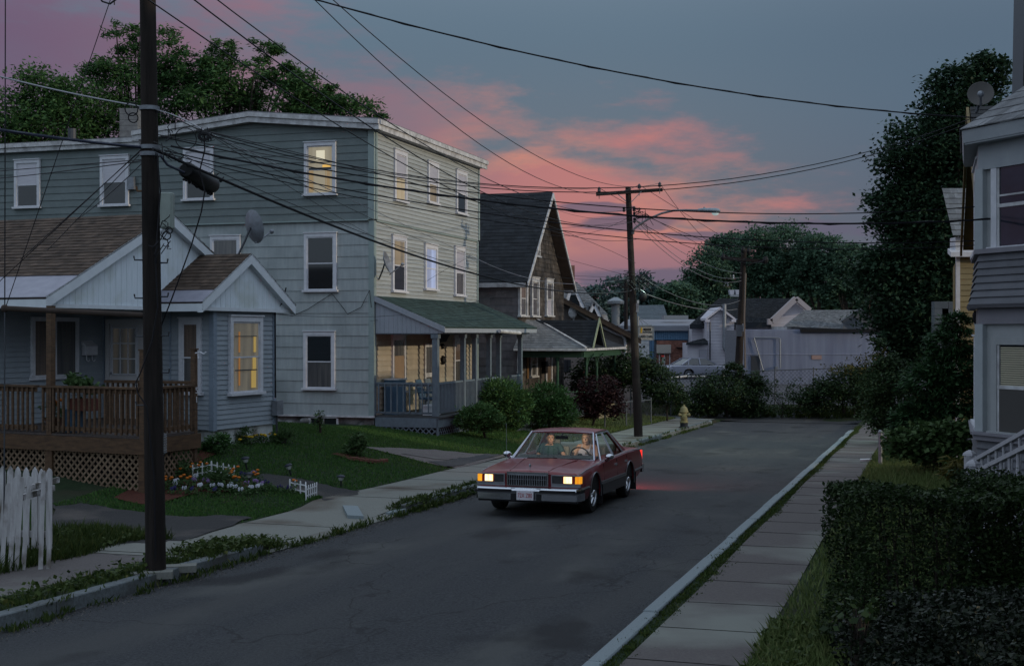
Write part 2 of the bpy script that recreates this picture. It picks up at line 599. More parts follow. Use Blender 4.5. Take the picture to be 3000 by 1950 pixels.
def crown_points(blobs, n, cl_per=40, cl_r=.35, shell=.55):
 """blobs: (center, (rx, ry, rz), weight). leaves gather in clusters near the blob's skin"""
 w = np.array([b[2] for b in blobs], float)
 w /= w.sum()
 P, C, O = [], [], []
 for (c, r, _), k in zip(blobs, w):
  c, r = np.array(c), np.array(r)
  nc = max(4, int(cl_per * (k * len(blobs))))
  d = unit(rng.normal(size=(nc, 3)))
  rad = shell + (1 - shell) * rng.random((nc, 1)) ** .6
  rad *= rng.uniform(.85, 1.12, size=(nc, 1))
  cc = c + d * rad * r
  C.append(cc)
  m = int(n * k)
  idx = rng.integers(0, nc, m)
  sc = cl_r * np.clip(r.mean(), .2, 3)
  off = rng.normal(size=(m, 3)) * sc * np.array([1, 1, .6])
  p = cc[idx] + off
  P.append(p)
  O.append(unit(p - c))
 return np.concatenate(P), np.concatenate(C), np.concatenate(O)
def B(u, v, ru, rv, Y, dr=1.0, w=None):
 c = at(u, v, Y)
 rx, rz = ru * Y / F, rv * Y / F
 return (c, (rx, rx * dr, rz), w if w is not None else rx * rz)
def plant(name, label, cat, base, blobs, n, size, leafm, trunk_r=.08, group=None, cl_per=40, cl_r=.3, aspect=.45, flat=.4,
 shell=.55, limbs=14, parts=('trunk', 'crown'), droop=.15, outw=False, stems=1):
 root = thing(name, label, cat, base, group)
 P, C, O = crown_points(blobs, n, cl_per, cl_r, shell)
 zmin = base[2] + .02
 keep = P[:, 2] > zmin
 P, O = P[keep], O[keep]
 quads_mesh(parts[1], leaves(P, size, aspect, flat, droop, O if outw else None), M[leafm], root)
 mb = MB()
 bw = V_(base)
 top = V_((0, 0, 0))
 tw = 0
 for c, r, w in blobs:
  top += V_(c) * w
  tw += w
 top = top / tw
 for k in range(stems):
  jit = V_(((random.random() - .5), (random.random() - .5), 0)) * (.25 * (top - bw).length if stems > 1 else .06)
  path = []
  for i in range(6):
   f = i / 5
   p = bw.lerp(top + jit * 1.5, f) + V_((RU_(-1, 1), RU_(-1, 1), 0)) * trunk_r * .8 * (0 < i)
   path.append(p)
  mb.tube(path, [trunk_r * (1 - .7 * i / 5) for i in range(6)], 8)
 idx = rng.permutation(len(C))[:limbs]
 for i in idx:
  c = V_(C[i])
  f = RU_(.35, .95)
  st = bw.lerp(top, f)
  mid = st.lerp(c, .5) + V_((0, 0, -.08 * (c - st).length))
  r0 = trunk_r * (.55 - .35 * f)
  mb.tube([st, mid, c], [r0, r0 * .6, r0 * .2], 5)
 mb.build(parts[0], M['bark'], root, smooth=True)
 return root
# ---------------------------------------------------------------- camera, sky, sun
cam = bpy.data.cameras.new('camera')
cam.sensor_width = 36
cam.lens = 36 * F / 3000
cam.clip_end = 6000
cam_o = bpy.data.objects.new('camera', cam)
COL.objects.link(cam_o)
cam_o.location = (0, 0, H)
cam_o.rotation_euler = (R(90), 0, 0)
scene.camera = cam_o
scene.view_settings.view_transform = 'Standard'
scene.view_settings.look = 'None'
scene.view_settings.exposure = 0
scene.cycles.max_bounces = 6
scene.cycles.transparent_max_bounces = 12
SUN_EL, SUN_OFF = 10.5, 1.5
to_sun = (-ND * math.cos(R(SUN_OFF)) - SD * math.sin(R(SUN_OFF))) * math.cos(R(SUN_EL)) + UP * math.sin(R(SUN_EL))
sl = bpy.data.lights.new('sun', 'SUN')
sl.energy = 1.6
sl.color = (1.0, .83, .60)
sl.angle = R(.9)
so = bpy.data.objects.new('sun', sl)
COL.objects.link(so)
so.rotation_euler = to_sun.to_track_quat('Z', 'Y').to_euler()
w = bpy.data.worlds.new('World')
scene.world = w
w.use_nodes = True
nt = w.node_tree
L = nt.links.new
bg = nt.nodes['Background']
def val(x):
 if isinstance(x, (int, float)):
  n = nd(nt, 'ShaderNodeValue')
  n.outputs[0].default_value = x
  return n.outputs[0]
 return x
def ma(op, a, b=0.0, c=None, clamp=False):
 n = nd(nt, 'ShaderNodeMath', operation=op, use_clamp=clamp)
 for i, q in enumerate((a, b, c)):
  if q is None:
   continue
  if isinstance(q, (int, float)):
   n.inputs[i].default_value = q
  else:
   L(q, n.inputs[i])
 return n.outputs[0]
def ss(a, b, x):
 n = nd(nt, 'ShaderNodeMapRange', interpolation_type='SMOOTHSTEP')
 n.inputs['From Min'].default_value = a
 n.inputs['From Max'].default_value = b
 if a > b:
  n.inputs['From Min'].default_value, n.inputs['From Max'].default_value = b, a
  n.inputs['To Min'].default_value, n.inputs['To Max'].default_value = 1, 0
 L(x, n.inputs['Value'])
 return n.outputs[0]
def mixc(f, a, b):
 n = nd(nt, 'ShaderNodeMix', data_type='RGBA')
 L(val(f), n.inputs['Factor'])
 for q, s in ((a, 'A'), (b, 'B')):
  if isinstance(q, tuple):
   n.inputs[s].default_value = rgb(q)
  else:
   L(q, n.inputs[s])
 return n.outputs['Result']
def noise(vec, scale, detail=6, rough=.6, stretch=(1, 1, 1), loc=(0, 0, 0)):
 mp = nd(nt, 'ShaderNodeMapping')
 mp.inputs['Scale'].default_value = stretch
 mp.inputs['Location'].default_value = loc
 L(vec, mp.inputs[0])
 n = nd(nt, 'ShaderNodeTexNoise')
 n.inputs['Scale'].default_value = scale
 n.inputs['Detail'].default_value = detail
 n.inputs['Roughness'].default_value = rough
 L(mp.outputs[0], n.inputs['Vector'])
 return ma('SUBTRACT', n.outputs['Fac'], .5)
tc = nd(nt, 'ShaderNodeTexCoord')
sx = nd(nt, 'ShaderNodeSeparateXYZ')
L(tc.outputs['Generated'], sx.inputs[0])
X, Y, Zc = sx.outputs
yy = ma('MAXIMUM', Y, .2)
a = ma('DIVIDE', X, yy)
e = ma('DIVIDE', Zc, yy)
vec = tc.outputs['Generated']
n1 = noise(vec, 6.5, 8, .62, (1, 1, 3.1))
n2 = noise(vec, 15, 7, .6, (1, 1, 3.9), (3, 1, 0))
n3 = noise(vec, 3.2, 5, .55, (1, 1, 2.0), (7, 2, 1))
blue = mixc(ss(.10, .24, e), mixc(ss(.0, .1, e), (.135, .110, .150), (.135, .160, .200)), (.112, .168, .228))
blue = mixc(ss(.05, .36, a), blue, mixc(ss(.0, .2, e), (.105, .098, .140), (.092, .138, .196)))
d = ma('ADD', ma('SUBTRACT', e, ma('SUBTRACT', .143, ma('MULTIPLY', a, .36))), ma('ADD', ma('MULTIPLY', n1, .26), ma('MULTIPLY', n2, .13)))
pk = ss(.070, -.030, d)
pk = ma('MULTIPLY', pk, ss(.275, .155, ma('ADD', a, ma('MULTIPLY', n2, .35))))
pk = ma('MULTIPLY', pk, ma('MULTIPLY_ADD', ss(-.15, .10, n3), .52, .50))
col_p = mixc(ss(-.40, -.10, a), (.150, .098, .165), (.275, .148, .190))
col_p = mixc(ss(-.12, .05, a), col_p, (.470, .185, .180))
hot = ma('MULTIPLY', ss(-.06, .13, n1), ma('MULTIPLY', ss(-.10, .03, a), ss(.04, .085, e)))
col_p = mixc(hot, col_p, (.66, .25, .175))
low = mixc(ss(.005, .035, e), (.130, .105, .150), (.250, .145, .195))
col_p = mixc(ss(.085, .035, e), col_p, low)
sky = mixc(pk, blue, col_p)
for (cu, cv, ru, rv) in ((1735, 607, 120, 17), (1850, 655, 190, 23), (2060, 690, 130, 16), (2390, 670, 330, 30), (1950, 830, 260, 50)):
 da = ma('MULTIPLY', ma('SUBTRACT', a, (cu - 1500) / F), F / ru)
 de = ma('MULTIPLY', ma('SUBTRACT', e, (975 - cv) / F), F / rv)
 r2 = ma('ADD', ma('MULTIPLY', da, da), ma('MULTIPLY', de, de))
 k = ss(1.25, .45, ma('ADD', r2, ma('ADD', ma('MULTIPLY', n2, 3.4), ma('MULTIPLY', n1, 1.5))))
 sky = mixc(ma('MULTIPLY', k, .8), sky, (.118, .105, .165))
over = ss(.20, .62, Zc)
sky = mixc(over, sky, (.67, .79, .95))
behind = ss(.35, -.25, Y)
sky = mixc(ma('MULTIPLY', behind, ss(-.05, .06, Zc)), sky, mixc(ss(.0, .5, Zc), (.37, .45, .55), (.62, .75, .92)))
nis = nd(nt, 'ShaderNodeTexSky', sky_type='NISHITA', sun_disc=False)
nis.sun_elevation = R(SUN_EL)
nis.sun_rotation = math.atan2(to_sun.x, to_sun.y)
dim = nd(nt, 'ShaderNodeMix', data_type='RGBA', blend_type='ADD')
dim.inputs['Factor'].default_value = .004
L(sky, dim.inputs['A'])
L(nis.outputs[0], dim.inputs['B'])
L(dim.outputs['Result'], bg.inputs['Color'])
bg.inputs['Strength'].default_value = 1.0
# ---------------------------------------------------------------- the ground and the street
def structure(o):
 o['kind'] = 'structure'
 return o
def axis_vals(parts):
 out = []
 for a0, b0, st in parts:
  k = max(1, int(round((b0 - a0) / st)))
  out += [a0 + (b0 - a0) * i / k for i in range(k)]
 out.append(parts[-1][1])
 return out
ss_v = axis_vals([(-1200, -60, 285), (-60, -4, 8), (-4, 64, .8), (64, 110, 2.3), (110, 300, 38), (300, 3000, 540)])
nn_v = axis_vals([(-2000, -200, 450), (-200, -12, 20), (-12, 1.4, .9), (1.4, 2.83, .72), (2.83, 2.86, .03), (2.86, 9.05, 2), (9.05, 9.09, .04),
 (9.09, 11, .6), (11, 17, .6), (17, 60, 6), (60, 200, 35), (200, 2000, 600)])
mb = MB()
for s in ss_v:
 for n in nn_v:
  if s < 62 and 2.85 < n < 9.06:
   zz = base_z(s) - .05
  else:
   zz = gz_sn(s, n) - .004
   if (n > 11.3 or n < 1.3) and s < 62 and -12 < n < 18:
    zz += RU_(-.02, .02)
  mb.v.append(tuple(sn(s, n, zz)))
k = len(nn_v)
for i in range(len(ss_v) - 1):
 for j in range(k - 1):
  mb.f.append((i * k + j, i * k + j + 1, (i + 1) * k + j + 1, (i + 1) * k + j))
  mb.mi.append(0)
structure(mb.build('ground', M['soil'], smooth=True))
def strip(name, s0, s1, n0, n1, dz, m, step=1.0, zf=None, ncol=1):
 q = MB()
 ks = max(1, int((s1 - s0) / step))
 for i in range(ks + 1):
  s = s0 + (s1 - s0) * i / ks
  for j in range(ncol + 1):
   n = n0 + (n1 - n0) * j / ncol
   q.v.append(tuple(sn(s, n, (zf(s, n) if zf else base_z(s)) + dz)))
 c = ncol + 1
 for i in range(ks):
  for j in range(ncol):
   q.f.append((i * c + j, i * c + j + 1, (i + 1) * c + j + 1, (i + 1) * c + j))
   q.mi.append(0)
 return structure(q.build(name, m))
def drape(name, pts, dz, m, px=True, cuts=3):
 """flat patch on the ground from an outline (pixels or s, n)"""
 P = [ground_at(*p) if px else sn(p[0], p[1]) for p in pts]
 me = bpy.data.meshes.new(name)
 bm = bmesh.new()
 vs = [bm.verts.new((p.x, p.y, 0)) for p in P]
 es = [bm.edges.new((vs[i], vs[(i + 1) % len(vs)])) for i in range(len(vs))]
 bmesh.ops.subdivide_edges(bm, edges=bm.edges[:], cuts=3)
 for v in bm.verts:
  v.co.x += RU_(-.05, .05)
  v.co.y += RU_(-.08, .08)
 bmesh.ops.triangle_fill(bm, edges=bm.edges[:], use_beauty=True)
 bmesh.ops.subdivide_edges(bm, edges=bm.edges[:], cuts=cuts, use_grid_fill=True)
 bm.normal_update()
 c = sum(P, V_()) / len(P)
 for v in bm.verts:
  v.co.z = gz(v.co.x, v.co.y) + dz
 for f in bm.faces:
  if f.normal.z < 0:
   f.normal_flip()
 o0 = V_((c.x, c.y, min(v.co.z for v in bm.verts)))
 for v in bm.verts:
  v.co -= o0
 bm.to_mesh(me)
 bm.free()
 me.materials.append(m)
 me.polygons.foreach_set('use_smooth', [True] * len(me.polygons))
 o = link_mesh(name, me, None)
 o.location = o0
 ORG[o] = o0
 return structure(o)
def road_mat():
 m = mat('street_asphalt', (.015, .017, .020), (.058, .061, .067), 34, .82, bump=.6, bscale=110, lo=.3, hi=.72)
 nt = m.node_tree
 L = nt.links.new
 bs = nt.nodes['Principled BSDF']
 src = bs.inputs['Base Color'].links[0].from_socket
 tc = nd(nt, 'ShaderNodeTexCoord')
 def chan(rot, scl, kind, lo, hi, c, fac, dist=False, detail=4):
  nonlocal src
  mp = nd(nt, 'ShaderNodeMapping', vector_type='TEXTURE')
  mp.inputs['Rotation'].default_value = (0, 0, -rot)
  mp.inputs['Scale'].default_value = [1 / q for q in scl]
  L(tc.outputs['Object'], mp.inputs[0])
  if kind == 'v':
   nz = nd(nt, 'ShaderNodeTexNoise')
   nz.inputs['Scale'].default_value = 2.2
   nz.inputs['Detail'].default_value = 5
   L(mp.outputs[0], nz.inputs['Vector'])
   vm = nd(nt, 'ShaderNodeVectorMath', operation='MULTIPLY_ADD')
   L(nz.outputs['Color'], vm.inputs[0])
   vm.inputs[1].default_value = (.9, .9, .9)
   L(mp.outputs[0], vm.inputs[2])
   t = nd(nt, 'ShaderNodeTexVoronoi', feature='DISTANCE_TO_EDGE')
   t.inputs['Scale'].default_value = 1
   L(vm.outputs[0], t.inputs['Vector'])
   out = t.outputs['Distance']
  else:
   t = nd(nt, 'ShaderNodeTexNoise')
   t.inputs['Scale'].default_value = 1
   t.inputs['Detail'].default_value = detail
   L(mp.outputs[0], t.inputs['Vector'])
   out = t.outputs['Fac']
  r = nd(nt, 'ShaderNodeMapRange')
  r.inputs['From Min'].default_value = lo
  r.inputs['From Max'].default_value = hi
  r.inputs['To Max'].default_value = fac
  L(out, r.inputs['Value'])
  mx = nd(nt, 'ShaderNodeMix', data_type='RGBA')
  L(r.outputs[0], mx.inputs['Factor'])
  L(src, mx.inputs['A'])
  mx.inputs['B'].default_value = rgb(c)
  src = mx.outputs['Result']
 rz = -math.atan2(SD.y, SD.x)
 chan(rz, (.07, .9, 1), 'n', .46, .66, (.052, .053, .054), .75)          # wheel-worn lanes
 chan(rz, (.35, .8, 1), 'n', .56, .70, (.072, .074, .072), .75, detail=8)   # pale worn blotches
 chan(rz, (.5, .7, 1), 'n', .58, .68, (.013, .013, .015), .7, detail=7)    # oil and damp
 chan(rz, (.16, .24, 1), 'v', .007, .0, (.011, .011, .012), .7)          # long cracks
 L(src, bs.inputs['Base Color'])
 return m
M['road'] = road_mat()
strip('road', -30, 61.5, 2.86, 9.08, -.008, M['road'], 1.5)
road_end = drape('road', [(60.5, 2.0), (60.5, 26), (64.5, 27), (65.5, 14), (66, 5), (65, 1.5)], .010, M['road'], px=False)
strip('sidewalk', -30, 52, 1.5, 2.56, .0, M['concrete_pink'], 1.0, lambda s, n: base_z(s) + .135 + .012 * math.sin(s * .7))
strip('sidewalk', 52, 60, 1.85, 2.56, .0, M['concrete_pink'], 1.0, lambda s, n: base_z(s) + .135 + .012 * math.sin(s * .7))
q = MB()
s = -5.2
while s < 50:
 zz = base_z(s) + .135 + .012 * math.sin(s * .7)
 j = RU_(-.04, .04)
 q.bar(sn(s - j, 1.5, zz), sn(s + j, 2.56, zz + .002), .010, .007)
 s += 1.52
structure(q.build('sidewalk_joint', mat('joint_dirt', (.02, .019, .017), rough=.95)))
strip('sidewalk', 15.4, 60, 9.22, 10.95, .0, M['concrete'], .5, lambda s, n: base_z(s) + walk_h(s) + .012 + .01 * math.sin(s * .9), 2)
strip('sidewalk', -10, 15.37, 9.75, 10.9, .0, M['concrete_pink'], 1.0, lambda s, n: base_z(s) + walk_h(s) + .02)
strip('sidewalk', 17.0, 22.2, 8.98, 9.217, .0, M['concrete'], .3, lambda s, n: base_z(s) + walk_h(s) * (n - 8.96) / .26 + .012 * (n - 8.96) / .26)
q = MB()
s = 14.0
while s < 58:
 zz = base_z(s) + walk_h(s) + .013 + .01 * math.sin(s * .9)
 j = RU_(-.06, .06)
 q.bar(sn(s - j, 9.24, zz), sn(s + j, 10.95, zz), .012, .007)
 s += random.choice((1.6, 1.9, 2.1))
structure(q.build('sidewalk_joint', BMT_['joint_dirt']))
for name, n0, n1, runs in (('kerb', 2.72, 2.885, [(-30, 52.5)]), ('kerb', 9.02, 9.2, [(-30, 16.9), (22.3, 57.5)])):
 for a0, b0 in runs:
  q = MB()
  s = a0
  while s < b0:
   e1 = min(b0, s + RU_(1.7, 2.5))
   dz = RU_(-.008, .012)
   dn = RU_(-.012, .012)
   zt = (walk_h(s) if n0 > 5 else .12) + .028 + dz
   P0, P1 = sn(s + .008, n0 + dn, base_z(s) - .1), sn(e1 - .008, n0 + dn, base_z(e1) - .1)
   q.box(P0, P1 - P0, ND * (n1 - n0), UP * (zt + .1))
   s = e1
  o = structure(q.build(name, M['granite'] if n0 < 5 else mat('old_granite_kerb', (.135, .155, .165), (.085, .095, .10), 22, .8, bump=.4, bscale=60, c3=(.06, .06, .055), s3=1.5)))
  bv = o.modifiers.new('edge', 'BEVEL')
  bv.width = .012
  bv.segments = 1
q = MB()
q.box(sn(21.7, 9.02, base_z(21.7) - .1), sn(22.28, 9.02) - sn(21.7, 9.02), ND * .16, UP * .165)
q.box(sn(20.9, 9.25, base_z(21) - .1), sn(22.1, 9.9) - sn(20.9, 9.25), ND * .3, UP * .19)
structure(q.build('kerb', M['granite']))
q = MB()
for i in range(7):
 t0, t1 = i / 7 * R(80), (i + 1) / 7 * R(80)
 c0 = (57.55 + 2.6 * math.sin(t0), 11.7 - 2.6 * math.cos(t0))
 c1 = (57.55 + 2.6 * math.sin(t1), 11.7 - 2.6 * math.cos(t1))
 q.bar(sn(*c0, base_z(58) + .02), sn(*c1, base_z(58) + .02), .16, .2)
structure(q.build('kerb', M['granite']))
drape('driveway', [z('g', 600, 1530), z('3', 330, 520), z('3', 520, 500), z('3', 720, 530), z('3', 940, 560), z('3', 1180, 590), z('3', 1450, 575), z('3', 1640, 590),
 z('3', 1500, 640), z('3', 1180, 740), z('3', 940, 800), z('3', 760, 845), z('3', 560, 800), z('3', 330, 770)], .02, M['drive'])
drape('driveway', [z('e', 960, 900), z('e', 1150, 940), z('e', 1280, 920), z('e', 1560, 960), z('e', 1800, 1010), z('e', 2000, 1060), z('e', 2320, 1120), z('e', 2300, 1165), z('e', 1960, 1230),
 z('e', 1880, 1180), z('e', 1500, 1110), z('e', 1250, 1040), z('e', 1020, 990)], .02, M['drive'])
drape('gravel_drive', [z('f', 900, 545), z('f', 1150, 550), z('f', 1600, 570), z('f', 2000, 610), z('f', 2380, 625), z('f', 2300, 640), z('f', 1860, 755), z('f', 1600, 720), z('f', 1250, 630)], .02, M['gravel'])
drape('concrete_slab', [z('f', 1290, 622), z('f', 1420, 612), z('f', 1890, 650), z('f', 1740, 682)], .034, M['concrete_pink'])
drape('asphalt_patch', [z('f', 1560, 700), z('f', 1960, 655), z('f', 2100, 618), z('f', 2280, 625), z('f', 1870, 740), z('f', 1700, 745)], .034, M['asphalt'])
drape('path', [z('d', 640, 1535), z('6', 640, 262), z('6', 720, 245), z('6', 830, 250), z('6', 760, 275)], .03, M['concrete_pink'])
drape('mulch_bed', [z('3', 740, 470), z('3', 830, 410), z('3', 940, 395), z('3', 1100, 340), z('3', 1260, 350), z('3', 1500, 350), z('3', 1640, 380), z('3', 1600, 430), z('3', 1300, 430), z('3', 1100, 480), z('3', 940, 510)], .03, M['mulch'])
drape('mulch_bed', [z('3', 1275, 250), z('3', 1400, 180), z('3', 1330, 150), z('3', 1280, 170)], .03, M['mulch'])
drape('plant_bed', [z('f', 560, 610), z('f', 720, 620), z('f', 1110, 685), z('f', 1000, 705), z('f', 780, 680)], .03, M['mulch'])
strip('verge', -30, 16.9, 9.205, 9.745, .0, M['soil'], 1.0, lambda s, n: base_z(s) + walk_h(s) + .02)
strip('car_park', 68, 108, -10, 34, .02, mat('car_park_asphalt', (.085, .085, .095), (.065, .065, .075), 2, .85), 2.0, lambda s, n: gz_sn(s, n), 6)
# ---------------------------------------------------------------- the three-storey house
C0 = V_((-4.192, 40.0, 0))
th = thing('apartment_house', 'three-storey pale sage clapboard house with a low white roof edge and a lit upper window', 'house', (C0.x - 4, C0.y + 5, -.2))
FW = Wall(C0, SD, -ND)            # faces the street
SW = Wall(C0, ND, -SD)            # faces the camera
FL, SL, EL = 9.65, 8.1, 16.5
ZB, ZF, ZE, ZR = .30, 6.3, 8.93, 9.33
body = MB()
core = [(0, ZB - .02), (SL, ZB - .02), (SL, ZE), (SL / 2, ZR), (0, ZE)]
body.prism([SW.p(t, q, -.004) for t, q in core], SD * (FL - .01))
body.build('wall', M['sage'], th)
mb = MB()
FW.clap(mb, [(.12, ZB), (FL - .1, ZB), (FL - .1, 3.9), (.12, 3.9)], .165, .042)
mb.build('siding', mat('warm_porch_siding', (.35, .31, .245), (.29, .26, .21), 3, .6, island=.12), th, label='porch wall siding, cream-tan with the warm light painted in')  # cream colour also carries the warm light falling on the porch wall
mb = MB()
FW.clap(mb, [(.12, 3.9), (FL - .1, 3.9), (FL - .1, ZF - .12), (.12, ZF - .12)], .128, .028)
mb.build('siding', M['sage'], th)
mb = MB()
FW.clap(mb, [(.12, ZF - .06), (FL - .1, ZF - .06), (FL - .1, ZE), (.12, ZE)], .128, .028, off=.05)
mb.build('siding', M['sage'], th)
mb = MB()
SW.clap(mb, [(.14, ZB), (SL, ZB), (SL, ZF - .1), (.14, ZF - .1)], .345, .022, nt=13)
SW.clap(mb, [(SL, ZB), (EL, ZB), (EL, ZF - .1), (SL, ZF - .1)], .345, .022, nt=13)
mb.build('siding', M['sage_shingle'], th)
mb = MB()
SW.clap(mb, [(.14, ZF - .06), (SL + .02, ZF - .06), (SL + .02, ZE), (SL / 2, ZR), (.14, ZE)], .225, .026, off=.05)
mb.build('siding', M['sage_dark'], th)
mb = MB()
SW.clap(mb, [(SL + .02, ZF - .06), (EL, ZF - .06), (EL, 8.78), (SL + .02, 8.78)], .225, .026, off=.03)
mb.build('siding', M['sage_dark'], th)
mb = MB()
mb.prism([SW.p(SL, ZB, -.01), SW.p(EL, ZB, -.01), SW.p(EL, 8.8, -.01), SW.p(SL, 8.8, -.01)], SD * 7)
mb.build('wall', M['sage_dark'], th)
mb = MB()
SW.box(mb, -.04, .14, ZB, ZF - .1, 0, .045)
SW.box(mb, -.06, .14, ZF - .06, ZE, 0, .095)
FW.box(mb, 0, .12, ZB, ZF - .1, 0, .045)
FW.box(mb, 0, .12, ZF - .06, ZE, 0, .095)
FW.box(mb, FL - .1, FL + .02, ZB, ZF - .1, 0, .045)
FW.box(mb, FL - .1, FL + .04, ZF - .06, ZE, 0, .095)
SW.box(mb, .14, EL, ZF - .10, ZF - .06, 0, .10)
FW.box(mb, .12, FL - .1, ZF - .12, ZF - .06, 0, .06)
mb.build('corner_board', mat('sage_corner_board', (.235, .295, .295), (.21, .265, .265), 4, .55), th)
mb = MB()
SW.box(mb, -.05, EL, ZB - .06, ZB - .004, 0, .09)
mb.build('water_table', M['trim_old'], th)
mb = MB()
oh = .30
for (ta, za, tb, zb) in ((-oh, ZE - .03, SL / 2, ZR), (SL / 2, ZR, SL + .12, ZE)):
 A, Bq = SW.p(ta, za + .30, oh), SW.p(tb, zb + .30, oh)
 mb.prism([A, Bq, Bq + UP * .04, A + UP * .04], SD * (FL + 2 * oh))
rf = mb.build('roof', mat('tar_roof', (.12, .12, .13), (.17, .17, .18), 5, .8), th)
mb = MB()
for (ta, za, tb, zb) in ((-oh, ZE - .03, SL / 2, ZR), (SL / 2, ZR, SL + .12, ZE)):
 A, Bq = SW.p(ta, za, oh), SW.p(tb, zb, oh)
 mb.prism([A, Bq, Bq + UP * .165, A + UP * .165], SW.n * -.06)
 mb.prism([A + UP * .165 + SW.n * .05, Bq + UP * .165 + SW.n * .05, Bq + UP * .30 + SW.n * .05, A + UP * .30 + SW.n * .05], SW.n * -.1)
 mb.prism([A + SW.n * -.06, Bq + SW.n * -.06, Bq + UP * .04 + SW.n * -.06, A + UP * .04 + SW.n * -.06], SW.n * -(oh - .07))
P = SW.p(-oh, ZE - .03, oh - .06)
mb.box(P, SD * (FL + 2 * oh - .06), ND * .06, UP * .165)
mb.box(P + UP * .165 - ND * .05, SD * (FL + 2 * oh - .06), ND * .1, UP * .135)
mb.box(FW.p(.05, ZE - .03, .01), SD * (FL - .05), -ND * (oh - .08), UP * .03)
mb.build('fascia', M['trim_old'], rf)
mb = MB()
SW.box(mb, SL - .1, EL, 8.76, 8.90, .0, .22)
SW.box(mb, SL - .1, EL, 8.90, 9.03, .0, .28)
mb.build('fascia', M['trim_old'], rf)
mb = MB()
mb.prism([SW.p(SL, 9.03, .25), SW.p(EL, 9.03, .25), SW.p(EL, 9.06, .25), SW.p(SL, 9.06, .25)], SD * 7)
mb.build('roof', BMT_['tar_roof'], th)
mb = MB()
c = at(384, 405, 46)
for i in range(7):
 mb.box(c + V_((-.31, -.3, -.4 + i * .20)), (.62, 0, 0), (0, .6, 0), (0, 0, .192))
mb.build('chimney', mat('grey_block', (.15, .16, .17), (.10, .105, .115), 6, .9, bump=.3), th)
mb = MB()
c = at(211, 405, 46)
mb.tube([c + UP * -.4, c + UP * .33], .14, 10)
mb.build('vent_pipe', M['steel_dark'], th)
mb = MB()
c = at(940, 346, 43)
mb.box(c + V_((-.5, 0, -.1)), (1.0, 0, 0), (0, .8, 0), (0, 0, .16))
mb.build('roof_hatch', M['trim_old'], th)
lw = window(th, SW, (896, 420, 988, 568), 'lit_cream', 'lit_cream', proud=.09, base=.05, label='lit cream upper window')
(a0, b1), (a1, b0) = SW.hit(896, 420), SW.hit(988, 568)
a0, a1 = min(a0, a1), max(a0, a1)
def bits(par, W, name, m, rects, d=.1):
 for (f0, f1, g0, g1) in rects:
  mb = MB()
  W.box(mb, a0 + (a1 - a0) * f0, a0 + (a1 - a0) * f1, b0 + (b1 - b0) * g0, b0 + (b1 - b0) * g1, d, d + .008)
  mb.build(name, m, par)
DKS = mat('dark_sash', (.05, .06, .065), rough=.5)
bits(lw, SW, 'dark_rail', DKS, [(.15, .85, .47, .51), (.17, .83, .60, .615)])
bits(lw, SW, 'lamp_shade', glow_mat('shade_glow', (.5, .45, .35), (.74, .66, .46), .7), [(.35, .62, .66, .84)])
bits(lw, SW, 'amber_strip', glow_mat('amber_strip_glow', (.3, .2, .1), (.30, .20, .09), .6), [(.2, .28, .08, .46), (.31, .33, .08, .46), (.72, .84, .05, .46)])  # lamplit strips inside the room, given a glow of their own
bits(lw, SW, 'amber_lamp', glow_mat('amber_lamp_glow', (.5, .3, .1), (.75, .42, .07), .8), [(.17, .42, .515, .56)])
window(th, SW, (542, 437, 630, 583), 'glass_blind', 'glass_dark', proud=.08, base=.05)
window(th, SW, (299, 459, 382, 600), 'glass_blind', 'glass_dark', proud=.08, base=.05)
window(th, SW, (47.5, 471, 122, 606), 'glass_blind', 'glass_dark', proud=.08, base=.04, label='sash window raised at the bottom')
window(th, SW, (893, 684, 988, 850), 'glass_dark', 'glass_dark')
window(th, SW, (618, 692, 706, 850), 'glass_mid', 'glass_dark')
window(th, SW, (891, 971, 983, 1138), 'glass_dark', 'glass_mid')
for r, up, lo in (((895, 350, 990, 755), 'glass_blind', 'lit_cream'), ((1150, 440, 1230, 770), 'glass_blind', 'lit_dim'), ((1365, 505, 1445, 850), 'glass_blind', 'glass_dark'),
 ((888, 1000, 995, 1430), 'lit_dim', 'glass_dark'), ((1135, 1065, 1230, 1415), 'lit_blue', 'lit_blue'), ((1362, 1085, 1440, 1460), 'glass_blind', 'glass_mid')):
 a0, b0 = z('4', r[0], r[1])
 a1, b1 = z('4', r[2], r[3])
 window(th, FW, (a0, b0, a1, b1), up, lo, tw=.12, proud=.075, base=.05 if r[1] < 900 else .01)
ZM['p'] = (1080, 950, 340 / 1594)
def prect(x0, y0, x1, y1):
 return z('p', x0, y0) + z('p', x1, y1)
t0, _ = FW.hit(*z('p', 300, 400))
t1, _ = FW.hit(*z('p', 480, 400))
fr = window(th, FW, (t0, .95, t1, 2.72), 'glass_mid', 'glass_dark', px=False, tw=.1, base=.02)
mb = MB()
FW.box(mb, t0 + .14, t1 - .14, 1.12, 2.08, .075, .085)
mb.build('cardboard', mat('cardboard', (.26, .19, .13), (.23, .17, .12), 3, .8), fr)
t0, _ = FW.hit(*z('p', 745, 400))
t1, _ = FW.hit(*z('p', 890, 400))
mb = MB()
for (a0, a1, b0, b1) in ((t0, t0 + .1, .32, 2.45), (t1 - .1, t1, .32, 2.45), (t0 + .1, t1 - .1, 2.33, 2.45), (t0 + .1, t1 - .1, .32, .52), (t0 + .1, t1 - .1, 1.33, 1.47)):
 FW.box(mb, a0, a1, b0, b1, .0, .085)
dr = mb.build('door', M['trim_old'], th)
mb = MB()
FW.box(mb, t0 + .1, t1 - .1, 1.47, 2.33, .045, .06)
mb.build('pane', M['glass_mid'], dr)
mb = MB()
FW.box(mb, t0 + .1, t1 - .1, .52, 1.33, .045, .06)
mb.build('pane', M['glass_mid'], dr)
